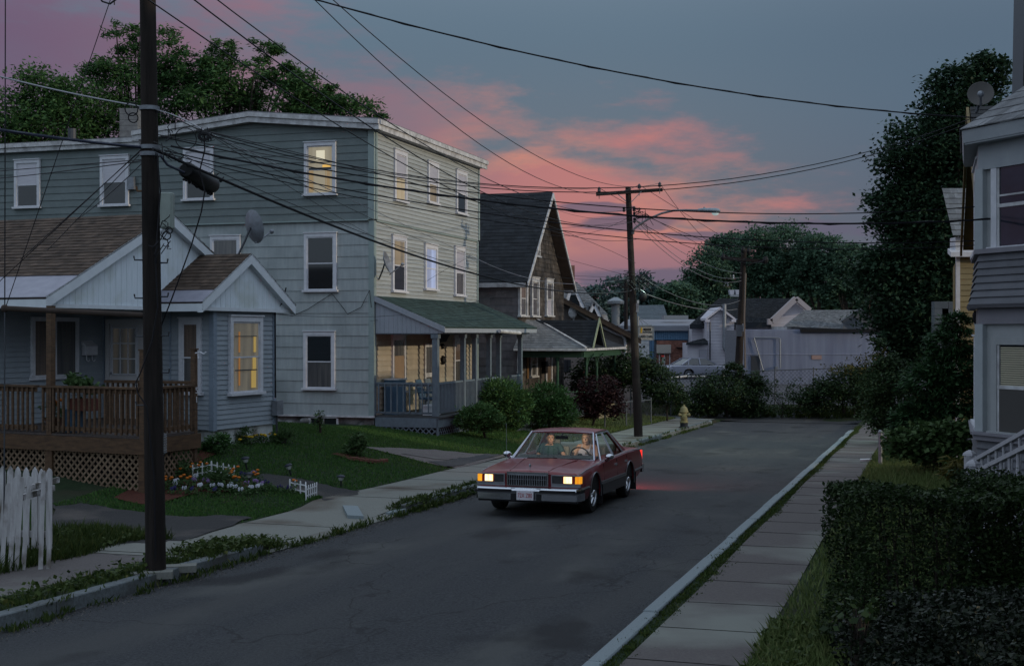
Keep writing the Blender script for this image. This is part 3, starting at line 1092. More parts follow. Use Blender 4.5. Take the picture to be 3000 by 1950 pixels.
mb = MB()
mb.ball(FW.p(t1 - .15, 1.3, .08), .035, 8, 6)
mb.build('handle', M['black'], dr, smooth=True)
t0, _ = FW.hit(*z('p', 1150, 400))
t1, _ = FW.hit(*z('p', 1285, 400))
window(th, FW, (t0, 1.05, t1, 2.7), 'glass_tan', 'glass_mid', px=False, tw=.1, base=.02)
for (x, y, r) in ((992, 300, .10), (995, 490, .16)):
 mb = MB()
 t, q = FW.hit(*z('p', x, y))
 mb.ball(FW.p(t, q, .06), (r * .8, r * .8, r), 9, 7)
 mb.build('porch_ornament', M['black'], th)
t, q = FW.hit(*z('p', 240, 890))
mb = MB()
FW.box(mb, t - .13, t + .13, q - .2, q + .2, .03, .06)
mb.build('outlet_cover', M['trim'], th)
mb = MB()
random.seed(4)
for k in range(46):
 t = RU_(0, 9)
 q = RU_(-.3, .15)
 mb.ball(SW.p(t, q, -.12), (RU_(.16, .3),) * 2 + (RU_(.08, .18),), 7, 5)
SW.box(mb, 0, EL, -.6, ZB - .06, -.3, -.06)
mb.build('foundation', M['stone'], th, smooth=True, angle=60)
t0, q1 = SW.hit(912, 1223)
t1, q0 = SW.hit(988, 1254)
t0, t1 = min(t0, t1), max(t0, t1)
mb = MB()
for (a0, a1) in ((t0 - .06, t0), (t1, t1 + .06), ((t0 + t1) / 2 - .02, (t0 + t1) / 2 + .02)):
 SW.box(mb, a0, a1, q0, q1, .0, .07)
SW.box(mb, t0, t1, q0 - .05, q0, 0, .07)
SW.box(mb, t0, t1, q1, q1 + .02, 0, .07)
bw = mb.build('window', M['trim_old'], th)
mb = MB()
SW.box(mb, t0, t1, q0, q1, .0, .04)
mb.build('pane', M['glass_dark'], bw)
# ---- the front porch
BG = mat('blue_grey_paint', (.12, .155, .185), (.095, .12, .145), 6, .7, stretch=(2, 2, 1))
BGL = mat('pale_blue_board', (.27, .30, .34), (.24, .27, .31), 6, .6, stretch=(2, 2, .3))
PD, PZ = 2.05, .31
pc = MB()
pc.box(FW.p(.05, PZ - .05, .03), SD * (FL - .1), -ND * (PD + .07), UP * .05)
porch = pc.build('porch', mat('porch_floor', (.075, .08, .085), (.05, .055, .06), 5, .8, stretch=(1, 1, 1)), th)
mb = MB()
FW.box(mb, .06, FL - .1, PZ - .34, PZ - .055, PD - .02, PD + .03)
W2 = Wall(FW.p(.05, 0, 0), -ND, -SD)
W2.box(mb, .05, PD - .02, PZ - .34, PZ - .055, 0, .05)
mb.build('skirt_board', BG, porch)
def lattice(mb, W, t0, t1, z0, z1, d, pitch=.13, wd=.035, th_=.008):
 """two layers of diagonal strips clipped to a rectangle"""
 for sgn, dd in ((1, d), (-1, d + th_)):
  k = -(z1 - z0)
  x = t0 - (z1 - z0)
  while x < t1 + (z1 - z0):
   if sgn > 0:
    a0, b0, a1, b1 = x, z0, x + (z1 - z0), z1
   else:
    a0, b0, a1, b1 = x + (z1 - z0), z0, x, z1
   pts = []
   for (p, q) in ((a0, b0), (a1, b1)):
    pts.append([p, q])
   (pa, qa), (pb, qb) = pts
   m = (qb - qa) / (pb - pa)
   lo, hi = sorted((pa, pb))
   lo2, hi2 = max(lo, t0), min(hi, t1)
   if hi2 - lo2 > .02:
    ya, yb = qa + m * (lo2 - pa), qa + m * (hi2 - pa)
    mb.bar(W.p(lo2, ya, dd), W.p(hi2, yb, dd), th_, wd, up=UP)
   x += pitch * 1.414
mb = MB()
lattice(mb, FW, .08, FL - .1, -.42, PZ - .34, PD - .03)
lattice(mb, W2, .05, PD - .05, -.42, PZ - .34, .02)
FW.box(mb, .03, .12, -.5, PZ - .34, PD - .03, PD + .02)
mb.build('lattice', BG, porch)
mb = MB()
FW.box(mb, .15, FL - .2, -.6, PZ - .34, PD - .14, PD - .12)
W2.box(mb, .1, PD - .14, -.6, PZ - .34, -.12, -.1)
mb.build('crawl_shade', mat('shade_black', (.008, .008, .009), rough=1), porch)  # near-black sheets behind the lattice stand in for shade under the porch
for i, t in enumerate((0.06, 2.46, 3.58, 5.05, 6.1, 8.6)):
 mb = MB()
 q = .085 if i == 0 else .07
 FW.box(mb, t - .02, t - .02 + 2 * q, PZ, 2.76, PD - 2 * q, PD)
 FW.box(mb, t - .05, t + .01 + 2 * q, 2.64, 2.76, PD - 2 * q - .03, PD + .03)
 mb.build('post', BG, porch)
mb = MB()
W2.box(mb, .0, .07, PZ, 1.52, .0, .07)
mb.build('post', BG, porch)
def railing(parent, W, t0, t1, z0, h, d, m, pitch=.14, bw=.035, rail=.06):
 mb = MB()
 W.box(mb, t0, t1, z0 + h - .05, z0 + h, d - rail / 2 - .02, d + rail / 2 + .02)
 W.box(mb, t0, t1, z0 + h - .12, z0 + h - .055, d - .02, d + .02)
 W.box(mb, t0, t1, z0 + .06, z0 + .12, d - .02, d + .02)
 k = max(1, int((t1 - t0) / pitch))
 for i in range(k):
  t = t0 + (i + .5) * (t1 - t0) / k
  W.box(mb, t - bw / 2, t + bw / 2, z0 + .10, z0 + h - .05, d - .02 + .045, d + .02 + .045)
 return mb.build('railing', m, parent)
railing(porch, W2, .07, PD - .17, PZ, 1.0, .0, BG, .19)
for a0, b0 in ((.22, 2.44), (2.6, 3.56), (3.72, 5.03), (5.19, 6.08), (7.5, 8.6)):
 railing(porch, FW, a0, b0, PZ, 1.0, PD - .08, BG, .12)
zt, ze = 3.92, 2.98
A, Bq = FW.p(-.02, ze, 2.32), FW.p(FL + .02, ze, 2.32)
Cq, Dq = FW.p(FL + .02, zt, .05), FW.p(-.02, zt, .05)
mb = MB()
mb.courses(A, Bq, Cq, Dq, 16, 44, .016, .4)
nrm = (Bq - A).cross(Dq - A).normalized()
mb.prism([A - nrm * .003, Bq - nrm * .003, Cq - nrm * .003, Dq - nrm * .003], -nrm * .04)
pr = mb.build('porch_roof', M['green_shingle'], porch)
mb = MB()
mb.prism([A - nrm * .045 + UP * -.13, A - nrm * .045 + UP * .02, Bq - nrm * .045 + UP * .02, Bq - nrm * .045 + UP * -.13], ND * .03)
E = SD * -.03
mb.prism([A + E + UP * -.17, A + E + UP * .0, Dq + E + UP * .0, Dq + E + UP * -.17], SD * .03)
mb.build('fascia', BGL, pr)
mb = MB()
for i in range(15):
 d0, d1 = .06 + i * .145, .06 + i * .145 + .14
 zt0 = zt - (zt - ze) * (d0 - .05) / 2.27 - .10
 zt1 = zt - (zt - ze) * (d1 - .05) / 2.27 - .10
 zb = 2.79
 if zt1 < zb + .02:
  continue
 mb.prism([FW.p(.03, zb, d0), FW.p(.03, zb, d1), FW.p(.03, zt1, d1), FW.p(.03, zt0, d0)], SD * .03)
mb.build('gable_board', BGL, pr)
mb = MB()
FW.box(mb, .05, FL - .05, 2.76, 2.92, PD - .12, PD + .0)
W2.box(mb, .0, PD - .12, 2.76, 2.80, -.06, .0)
FW.box(mb, .1, FL - .1, 2.80, 2.82, .05, PD - .12)
mb.build('porch_beam', BG, pr)
mb = MB()
ga, gb = FW.hit(*z('5', 1200, 480))[0], FW.hit(*z('5', 1395, 500))[0]
mb.tube([FW.p(4.9, 2.86, 2.42), FW.p(7.2, 2.80, 2.42)], .06, 8)
mb.build('gutter', M['trim_old'], pr)
mb = MB()
mb.prism([FW.p(4.2, 2.76, .4), FW.p(5.6, 2.76, .4), FW.p(5.2, 2.5, .4), FW.p(4.6, 2.48, .4)], -ND * .02)
mb.build('torn_soffit', M['black'], pr)
# ---- things standing on the porch
def porch_chair(t, d, label, m):
 o = thing('porch_chair', label, 'chair', FW.p(t, PZ, d))
 mb = MB()
 FW.box(mb, t - .26, t + .26, PZ + .40, PZ + .46, d - .26, d + .26)
 mb.build('seat', m, o)
 mb = MB()
 mb.prism([FW.p(t - .27, PZ + .44, d - .24), FW.p(t + .27, PZ + .44, d - .24), FW.p(t + .24, PZ + 1.02, d - .40), FW.p(t - .24, PZ + 1.02, d - .40)], FW.n * .03)
 mb.build('backrest', m, o)
 for a in (-.25, .25):
  mb = MB()
  FW.box(mb, t + a - .025, t + a + .025, PZ + .6, PZ + .64, d - .3, d + .26)
  mb.build('armrest', m, o)
  for b in (-.22, .22):
   mb = MB()
   mb.tube([FW.p(t + a, PZ, d + b), FW.p(t + a, PZ + (.6 if b > 0 else .42), d + b * .95)], .022, 7)
   mb.build('leg', m, o)
 return o
o = thing('storage_cabinet', 'blue slatted cabinet standing on the porch under the covered window', 'cabinet', FW.p(.9, PZ, .5))
mb = MB()
FW.box(mb, .55, 1.25, PZ, PZ + 1.05, .12, .55)
mb.build('body', mat('blue_paint', (.06, .11, .17), (.05, .09, .14), 5, .6), o)
mb = MB()
FW.box(mb, .52, 1.28, PZ + 1.05, PZ + 1.09, .10, .58)
mb.build('top', M['trim_old'], o)
porch_chair(2.1, 1.0, 'dark blue porch chair beside the slatted cabinet', BMT_['blue_paint'])
porch_chair(2.9, 1.0, 'grey canvas chair behind the corner post of the porch', BG)
o = thing('cooler', 'white cooler box by the porch corner post', 'cooler', FW.p(.8, PZ, 1.6))
mb = MB()
FW.box(mb, .5, 1.15, PZ, PZ + .25, 1.4, 1.75)
mb.build('body', M['trim'], o)
mb = MB()
FW.box(mb, .48, 1.17, PZ + .252, PZ + .31, 1.38, 1.77)
mb.build('lid', M['trim'], o)
def dish(label, c, aim, r, mount, tilt=0, m='steel'):
 o = thing('satellite_dish', label, 'dish', mount)
 ax = V_(aim).normalized()
 mb = MB()
 prof = [(0.001, -.10 * r)] + [(r * k / 6, -.10 * r + .28 * r * (k / 6) ** 2) for k in range(1, 7)] + [(r * .97, .20 * r), (r * .5, 0), (.001, -.07 * r)]
 mb.lathe(c, prof, 22, ax)
 mb.build('reflector', M[m], o, smooth=True)
 mb = MB()
 mb.tube([V_(c) - ax * .1 * r, V_(mount).lerp(V_(c) - ax * .1 * r, .55) - UP * .03, mount], .025, 7)
 mb.build('mast', M['steel_dark'], o)
 mb = MB()
 side = ax.cross(UP).normalized()
 dn = side.cross(ax)
 foot = V_(c) - dn * (-1) * r * -.9
 low = V_(c) + (dn if dn.z < 0 else -dn) * r * .95
 tip = V_(c) + ax * r * 1.25 + (dn if dn.z < 0 else -dn) * r * .5
 mb.tube([low, tip], .018, 6)
 mb.ball(tip, .055, 8, 6)
 mb.build('feed_arm', M['steel'], o)
 return o
t, q = FW.hit(*z('4', 852, 1215), d=.5)
dish('grey satellite dish on the street wall of the three-storey house', FW.p(t, q, .5), V_((.92, -.12, .3)), .38, FW.p(FW.hit(*z('4', 780, 1340))[0] + .1, q - .45, .04))
mb = MB()
t, q = SW.hit(*z('1', 866, 1190))
SW.box(mb, t - .13, t + .13, q - .2, q + .2, .09, .2)
o = mb.build('junction_box', M['steel'])
tag(o, 'small grey junction box on the siding between the two upper ell windows', 'box')
# ---------------------------------------------------------------- the bungalow
BD = V_((.3918, .9200, 0))
BN = V_((-.9200, .3918, 0))
G0 = V_((-9.03, 25.5, 0))         # near corner of the big gable
FLZ = .90
bh = thing('bungalow', 'low blue-grey bungalow with white gables, brown roof and a lit side window', 'house', (G0.x, G0.y + 3, .1))
def gp(t, r, q):
 """t along the gable front, r back from it (away from the street)"""
 v = G0 + BD * t + BN * r
 return V_((v.x, v.y, q))
GW = Wall(G0, BD, -BN)
MW = Wall(gp(0, 1.8, 0), BD, -BN)          # recessed entry wall
DWL = Wall(gp(3.85, 1.8, 0), -BN, -BD)     # wall with the door, faces the camera
WW = Wall(gp(3.85, -1.15, 0), BD, -BN)     # front of the projecting wing
WWL = 2.36
zg, za = 3.42, 5.28
mb = MB()
mb.prism([MW.p(-.6, FLZ - .15, -.01), MW.p(7.2, FLZ - .15, -.01), MW.p(7.2, 3.5, -.01), MW.p(-.6, 3.5, -.01)], BN * 8)
mb.prism([DWL.p(0, FLZ - .2, -.01), DWL.p(2.95, FLZ - .2, -.01), DWL.p(2.95, 3.35, -.01), DWL.p(0, 3.35, -.01)], BD * (WWL - .02))
mb.build('wall', M['blue_siding'], bh)
mb = MB()
MW.clap(mb, [(-.6, FLZ - .1), (3.82, FLZ - .1), (3.82, 3.36), (-.6, 3.36)], .108, .022)
mb.build('siding', M['blue_siding'], bh)
mb = MB()
DWL.clap(mb, [(.03, FLZ - .2), (2.87, FLZ - .2), (2.87, 3.33), (.03, 3.33)], .108, .022)
mb.build('siding', M['blue_siding'], bh)
mb = MB()
WW.clap(mb, [(.09, FLZ - .2), (WWL - .08, FLZ - .2), (WWL - .08, 3.33), (.09, 3.33)], .108, .022)
mb.build('siding', M['blue_siding'], bh)
CB = mat('blue_corner_board', (.20, .245, .30), (.18, .22, .27), 4, .5)
mb = MB()
WW.box(mb, -.005, .09, FLZ - .22, 3.34, 0, .04)
DWL.box(mb, 2.87, 2.99, FLZ - .22, 3.34, 0, .04)
mb.build('corner_board', CB, bh)
mb = MB()
WW.box(mb, WWL - .08, WWL + .03, FLZ - .22, 3.34, 0, .04)
mb.build('corner_board', CB, bh)
mb = MB()
MW.box(mb, 3.80, 3.86, FLZ, 3.36, .0, .05)
mb.build('corner_board', CB, bh)
mb = MB()
DWL.box(mb, 1.82, 1.86, FLZ, 3.34, .02, .045)
mb.build('corner_board', CB, bh)
mb = MB()
WW.box(mb, .05, WWL, -.4, FLZ - .2, -.25, -.04)
DWL.box(mb, 1.6, 2.9, -.4, FLZ - .2, -.25, -.04)
mb.build('foundation', M['white_found'], bh)
def gable(W, t0, t1, zb, zap, oh, edge_dn, m, roof_back, nc, nt, metal_left=True, back_l=None, back_r=None):
 tm = (t0 + t1) / 2
 mb = MB()
 n = int((t1 - t0) / .17)
 for i in range(n):
  a0, a1 = t0 + (t1 - t0) * i / n, t0 + (t1 - t0) * (i + 1) / n - .008
  z0 = zb + (zap - zb) * (1 - abs(a0 - tm) / (tm - t0))
  z1 = zb + (zap - zb) * (1 - abs(a1 - tm) / (tm - t0))
  mb.prism([W.p(a0, zb - .05, 0), W.p(a1, zb - .05, 0), W.p(a1, z1, 0), W.p(a0, z0, 0)], W.n * .02)
 W.face(mb, [(t0, zb - .05), (t1, zb - .05), (tm, zap)], .004)
 gb = mb.build('gable', M['white_board'], bh)
 rk = MB()
 sl = (zap - zb) / (tm - t0)
 for sg in (-1, 1):
  te = t0 - .12 if sg < 0 else t1 + .12
  ze = zb - .12 * sl
  A, Bq = W.p(te, ze, .02), W.p(tm, zap, .02)
  rk.prism([A + UP * -.10, Bq + UP * -.10, Bq + UP * .13, A + UP * .13], W.n * (oh))
  rk.prism([A + UP * -.10 + W.n * oh, Bq + UP * -.10 + W.n * oh, Bq + UP * .13 + W.n * oh, A + UP * .13 + W.n * oh], W.n * .03)
 W.box(rk, t0 - .1, t1 + .1, zb - .13, zb - .052, .0, .05)
 rk.build('rake', mat('rake_white', (.60, .64, .68), (.54, .58, .62), 5, .5) if 'rake_white' not in BMT_ else BMT_['rake_white'], gb)
 return sl
sl = gable(GW, 0, 7.38, zg, za, .12, 0, None, 9, 0, 0)
mbr, mbm = MB(), MB()
def roof_side(W, te, ze, tm, zap, f, back, nc, nt, strip=True, name='roof', ebk=None):
 """one slope from eave (te, ze) up to the ridge (tm, zap); f forward overhang, back length"""
 A, D = W.p(te, ze + .13, f), W.p(tm, zap + .13, f)
 Bq, Cq = W.p(te, ze + .13, -back), W.p(tm, zap + .13, -back)
 if te > tm:
  A, Bq, Cq, D = Bq, A, D, Cq
 else:
  A, Bq, Cq, D = A, Bq, Cq, D
 nrm = (Bq - A).cross(D - A)
 if nrm.z < 0:
  A, Bq, Cq, D = Bq, A, D, Cq
 nrm = (Bq - A).cross(D - A).normalized()
 mb = MB()
 k = .24 if strip else 0
 A2, B2 = A.lerp(D, k), Bq.lerp(Cq, k)
 mb.courses(A2, B2, Cq, D, nc, nt, .016, .5)
 mb.prism([A - nrm * .003, Bq - nrm * .003, Cq - nrm * .003, D - nrm * .003], -nrm * .03)
 r = mb.build(name, M['brown_shingle'], bh)
 if strip:
  mb = MB()
  mb.courses(A, Bq, B2, A2, 1, 4, .012, .1)
  mb.build('metal_edge', M['roof_metal'], r)
  mb = MB()
  mb.prism([A - nrm * .04 + UP * -.16, A - nrm * .04 + UP * .03, Bq - nrm * .04 + UP * .03, Bq - nrm * .04 + UP * -.16], (D - A).normalized() * .03)
  mb.build('fascia', BMT_['rake_white'], r)
 return r
roof_side(GW, -.14, zg - .14 * sl, 3.69, za, .17, 12, 20, 60)
roof_side(GW, 7.52, zg - .14 * sl, 3.69, za, .17, 9, 22, 40, strip=False)
mb = MB()
mb.prism([GW.p(-.1, zg - .14, .0), GW.p(7.3, zg - .14, .0), GW.p(7.3, zg - .14, -1.8), GW.p(-.1, zg - .14, -1.8)], UP * .02)
mb.build('porch_ceiling', mat('soffit_grey', (.22, .25, .28), rough=.7), bh)
WG = Wall(gp(3.85, -1.25, 0), BD, -BN)
ta, _ = WG.hit(578, 890)
tb, _ = WG.hit(849, 900)
tm, zap = WG.hit(720.6, 760)
tm = (ta + tb) / 2 * .5 + tm * .5
t0w, t1w = tm - (tb - ta) / 2 + .1, tm + (tb - ta) / 2 - .1
zbw = WG.hit(720, 898)[1] + .02
slw = gable(WG, t0w, t1w, zbw, zap, .10, 0, None, 0, 0, 0)
roof_side(WG, t0w - .14, zbw - .14 * slw, tm, zap, .15, 2.55, 11, 14)
roof_side(WG, t1w + .14, zbw - .14 * slw, tm, zap, .15, 2.4, 11, 14, strip=False)
lw = window(bh, WW, z('2', 1588, 775) + z('2', 1815, 1300), 'lit_amber', 'lit_amber', tw=.11, proud=.08, label='lamp-lit window with lace curtain')
(a0, b1), (a1, b0) = WW.hit(*z('2', 1588, 775)), WW.hit(*z('2', 1815, 1300))
AG = glow_mat('amber_streak_glow', (.4, .3, .1), (.66, .43, .12), .36)
bits(lw, WW, 'amber_streak', AG, [(.66, .80, .06, .30), (.70, .80, .30, .46), (.73, .80, .53, .74)], .048)  # amber streaks of room light drawn as glowing strips on the panes
bits(lw, WW, 'orange_streak', glow_mat('orange_streak_glow', (.3, .15, .05), (.36, .15, .04), .5), [(.27, .31, .10, .46), (.27, .31, .53, .80)], .048)  # thin orange streak of room light, also a glowing strip
bits(lw, WW, 'dark_rail', DKS, [(.15, .82, .29, .305), (.15, .82, .735, .745)], .058)
window(bh, DWL, z('2', 1258, 792) + z('2', 1412, 1310), 'glass_tan', 'glass_mid', tw=.09, proud=.07)
t0, z1 = MW.hit(*z('2', 208, 780))
t1, z0 = MW.hit(*z('2', 535, 1195))
mb = MB()
for (a0, a1, b0, b1) in ((t0, t0 + .09, z0, z1), (t1 - .09, t1, z0, z1), (t0 + .09, t1 - .09, z1 - .09, z1), (t0 - .03, t1 + .03, z0 - .04, z0 + .06)):
 MW.box(mb, a0, a1, b0, b1, 0, .07)
MW.box(mb, (t0 + t1) / 2 - .03, (t0 + t1) / 2 + .03, z0 + .06, z1 - .09, .02, .06)
sw = mb.build('window', M['trim'], bh)
tm2 = (t0 + t1) / 2
for a0, a1, m in ((t0 + .09, tm2 - .03, 'glass_tan'), (tm2 + .03, t1 - .09, 'glass_mid')):
 mb = MB()
 MW.box(mb, a0, a1, z0 + .06, z1 - .09, .025, .04)
 mb.build('pane', M[m], sw)
t0, z1 = DWL.hit(*z('2', 748, 797))
t1, _ = DWL.hit(*z('2', 1022, 797))
t0, t1 = min(t0, t1), max(t0, t1)
mb = MB()
DWL.box(mb, t0, t0 + .1, FLZ, z1, 0, .07)
DWL.box(mb, t1 - .1, t1, FLZ, z1, 0, .07)
DWL.box(mb, t0 + .1, t1 - .1, z1 - .1, z1, 0, .07)
DWL.box(mb, t0 + .1, t1 - .1, FLZ, z1 - .1, 0, .035)
dr = mb.build('door', mat('door_white', (.50, .49, .50), (.46, .45, .46), 4, .5), bh)
g0, gz1 = DWL.hit(*z('2', 795, 858))
g1, gz0 = DWL.hit(*z('2', 958, 1180))
mb = MB()
DWL.box(mb, g0, g1, gz0, gz1, .036, .045)
mb.build('pane', glow_mat('door_glass', (.05, .06, .07), (.10, .09, .075), .22, 5, (.03, .035, .04)), dr)
mb = MB()
for i in (0, 1, 2, 3):
 a = g0 + (g1 - g0) * i / 3
 DWL.box(mb, a - .013, a + .013, gz0, gz1, .046, .058)
 b = gz0 + (gz1 - gz0) * i / 3
 DWL.box(mb, g0, g1, b - .013, b + .013, .059, .066)
for a0, a1, b0, b1 in ((g0 - .05, g0 - .014, gz0 - .05, gz1 + .05), (g1 + .014, g1 + .05, gz0 - .05, gz1 + .05)):
 DWL.box(mb, a0, a1, b0, b1, .036, .055)
mb.build('muntins', M['trim'], dr)
mb = MB()
mb.ball(DWL.p(t0 + .16, FLZ + 1.0, .07), .03, 8, 6)
mb.build('handle', M['steel'], dr)
tw0, _ = WW.hit(*z('2', 1755, 1000))
# ---- the deck
DK = at(421, 1280, 24.2)
DK.z = 0
dl = V_((-.905, .425, 0)).normalized()
DF = Wall(DK, dl, (0, -1, 0))             # long side, faces the camera
DE = Wall(DK, BD, -BN)                    # short end, faces the street
DL1, DL2 = 6.6, 1.62
dk = thing('deck', 'weathered brown timber deck with baluster rails and lattice skirt', 'deck', (DK.x, DK.y, .1))
mb = MB()
mb.prism([DF.p(0, FLZ - .045, -.02), DF.p(DL1, FLZ - .045, -.02), DF.p(DL1, FLZ - .045, -3.2), DE.p(DL2 + 3, FLZ - .045, -2.6), DE.p(DL2, FLZ - .045, -.02)], UP * .04)
mb.build('deck_floor', mat('deck_boards', (.075, .06, .055), (.05, .042, .04), 6, .8, stretch=(1, 6, 1)), dk)
mb = MB()
DF.box(mb, -.04, DL1, FLZ - .33, FLZ - .05, -.03, .02)
mb.build('fascia', mat('deck_fascia', (.105, .062, .036), (.055, .034, .022), 4, .75, stretch=(1, 1, 5), bump=.3), dk)
mb = MB()
DE.box(mb, -.02, DL2 + .08, FLZ - .33, FLZ - .05, -.03, .02)
mb.build('fascia', BMT_['deck_fascia'], dk)
def deck_rail(W, t0, t1, pitch, d=-.06, h=.90):
 mb = MB()
 W.box(mb, t0, t1, FLZ + h - .04, FLZ + h, d - .07, d + .07)
 W.box(mb, t0, t1, FLZ + h - .13, FLZ + h - .042, d - .02, d + .02)
 W.box(mb, t0, t1, FLZ + .05, FLZ + .13, d - .02, d + .02)
 r = mb.build('rail', M['wood'], dk)
 k = max(1, int((t1 - t0) / pitch))
 for i in range(k):
  mb = MB()
  t = t0 + (i + .5) * (t1 - t0) / k + RU_(-.008, .008)
  W.box(mb, t - .019, t + .019, FLZ + .02 + RU_(-.01, .01), FLZ + h - .045, d + .021, d + .058)
  mb.build('baluster', M['wood'], r)
deck_rail(DF, .1, 2.52, .125)
deck_rail(DF, 2.66, DL1, .125)
deck_rail(DE, .05, DL2 - .12, .125)
for W, t, zt in ((DF, .02, 2.47), (DE, DL2 - .08, 2.47)):
 mb = MB()
 W.box(mb, t - .0, t + .095, FLZ - .6, zt, -.11, -.015)
 W.box(mb, t - .015, t + .11, zt + .002, zt + .03, -.125, .0)
 mb.build('newel', M['wood'], dk)
mb = MB()
pt, _ = DF.hit(141, 1100)
DF.box(mb, pt - .06, pt + .06, FLZ - .04, 3.32, -.13, -.01)
mb.build('post', M['wood'], dk)
A = gp(3.6, 1.0, 0)
IR = Wall(at(309, 1117, 27.6), (at(560, 1117, 27.0) - at(309, 1117, 27.6)), (0, -1, 0))
li = (at(560, 1117, 27.0) - at(309, 1117, 27.6)).length
mb = MB()
IR.box(mb, 0, li, 1.76, 1.82, -.06, .06)
for i in range(int(li / .125)):
 t = .05 + i * .125
 IR.box(mb, t - .019, t + .019, FLZ, 1.76, -.02, .02)
mb.build('stair_rail', M['wood'], dk)
mb = MB()
lattice(mb, DF, .14, pt - .09, -.45, FLZ - .34, -.06, .105, .04, .007)
lattice(mb, DF, pt + .09, DL1, -.45, FLZ - .34, -.06, .105, .04, .007)
mb.build('lattice', M['wood_light'], dk)
mb = MB()
lattice(mb, DE, .05, DL2, -.3, FLZ - .34, -.06, .105, .04, .007)
mb.build('lattice', M['wood_light'], dk)
mb = MB()
DF.box(mb, .0, .13, -.6, FLZ - .335, -.10, -.005)
DF.box(mb, pt - .085, pt + .085, -.6, FLZ - .335, -.10, -.005)
mb.build('deck_post', BMT_['deck_fascia'], dk)
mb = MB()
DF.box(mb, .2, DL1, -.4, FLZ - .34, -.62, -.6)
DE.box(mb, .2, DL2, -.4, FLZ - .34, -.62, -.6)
mb.build('crawl_shade', BMT_['shade_black'], dk)  # same near-black sheets, painted shade below the deck
def text_mesh(name, s, size, origin, xdir, updir, m, parent, ext=.004, align='CENTER', squeeze=1.0):
 cu = bpy.data.curves.new(name, 'FONT')
 cu.body = s
 cu.size = size
 cu.align_x = align
 cu.align_y = 'CENTER'
 cu.extrude = ext
 cu.resolution_u = 3
 tmp = bpy.data.objects.new(name + '_tmp', cu)
 COL.objects.link(tmp)
 dg = bpy.context.evaluated_depsgraph_get()
 me = bpy.data.meshes.new_from_object(tmp.evaluated_get(dg))
 bpy.data.objects.remove(tmp)
 bpy.data.curves.remove(cu)
 x = V_(xdir).normalized() * squeeze
 y = V_(updir).normalized()
 zz = V_(xdir).normalized().cross(y)
 o0 = V_(origin) - (root_org(parent) if parent is not None else V_())
 for v in me.vertices:
  v.co = o0 + x * v.co.x + y * v.co.y + zz * v.co.z
 me.materials.clear()
 me.materials.append(m)
 me.name = name
 return link_mesh(name, me, parent)
t = DL2 - .033
text_mesh('house_number', '5', .17, DE.p(t, 1.68, .0), BD, UP, M['trim'], dk)
text_mesh('house_number', '1', .17, DE.p(t, 1.50, .0), BD, UP, M['trim'], dk)
mb = MB()
hp = at(572, 1034, 25.5)
mb.tube([hp, hp + V_((.10, -.02, .02)), hp + V_((.18, -.04, -.02)), hp + V_((.22, -.04, .03))], .012, 6)
mb.tube([hp + V_((.05, 0, 0)), hp + V_((.06, -.01, -.1)), hp + V_((.12, -.03, -.09))], .010, 6)
o = mb.build('plant_hook', M['trim'])
tag(o, 'white metal plant hook screwed to the numbered deck newel', 'hook')
t, q = MW.hit(*z('2', 605, 1015))
o = thing('mailbox', 'white wall mailbox with newspaper hooks beside the sliding window', 'mailbox', MW.p(t, q, .08))
mb = MB()
MW.box(mb, t - .19, t + .19, q - .10, q + .10, .025, .14)
mb.build('body', M['trim'], o)
mb = MB()
mb.prism([MW.p(t - .2, q + .105, .02), MW.p(t - .2, q + .105, .17), MW.p(t - .2, q + .20, .03), MW.p(t - .2, q + .22, .02)], BD * .36)
mb.build('lid', M['trim'], o)
for a in (-.1, .08):
 mb = MB()
 mb.tube([MW.p(t + a, q - .1, .08), MW.p(t + a, q - .2, .08), MW.p(t + a + .02, q - .24, .11), MW.p(t + a + .03, q - .2, .15)], .009, 5)
 mb.build('newspaper_hook', M['trim'], o)
o = thing('meter_box', 'grey electric meter box on the right corner of the bungalow wing', 'meter box', WW.p(WWL, 1.0, .06))
mb = MB()
t, q = WWL - .02, WW.hit(*z('2', 1885, 1415))[1]
WW.box(mb, t - .13, t + .13, q - .17, q + .17, .04, .19)
mb.build('body', M['steel'], o)
mb = MB()
mb.tube([WW.p(t, q - .17, .09), WW.p(t, q - .6, .09)], .025, 7)
mb.build('conduit', M['steel_dark'], o)
mb = MB()
mb.tube([WW.p(WWL + .2, zbw + .45, .2), WW.p(WWL + .15, zbw + .1, .14), WW.p(WWL - .04, zbw - .1, .06), WW.p(WWL - .03, 2.2, .06), WW.p(WWL - .02, 1.3, .06)], .016, 6)
o = mb.build('service_cable', M['wire'])
tag(o, 'black service cable running down the right corner of the bungalow wing', 'cable')
rp = WG.p(tm, zap + .12, -.2)
dish('big grey satellite dish on the ridge of the bungalow wing', rp + V_((.28, .1, .62)), V_((.70, .62, .22)), .385, rp, m='steel')
t, q = DF.hit(*z('g', 800, 400))
o = thing('rail_planter', 'red-brown planter box with leafy green plant hung inside the deck rail', 'planter', DF.p(t, 1.45, -.4))
mb = MB()
DF.box(mb, t - .28, t + .28, 1.32, 1.55, -.5, -.22)
mb.build('planter_box', mat('terracotta_box', (.12, .04, .03), (.09, .03, .025), 5, .7), o)
P, C, O = crown_points([(DF.p(t, 1.85, -.36), (.34, .22, .22), 1)], 420, 24, .25)
quads_mesh('foliage', leaves(P, .11, .8, .4), M['leaf_vine'], o)
t, q = DF.hit(*z('g', 430, 690))
o = thing('flower_pot', 'dark pot of orange flowers standing on the deck behind the rail', 'flower pot', DF.p(t, FLZ, -.4))
mb = MB()
mb.lathe(DF.p(t, FLZ, -.4), [(.12, 0), (.17, .24), (.18, .26), (.15, .25)], 14)
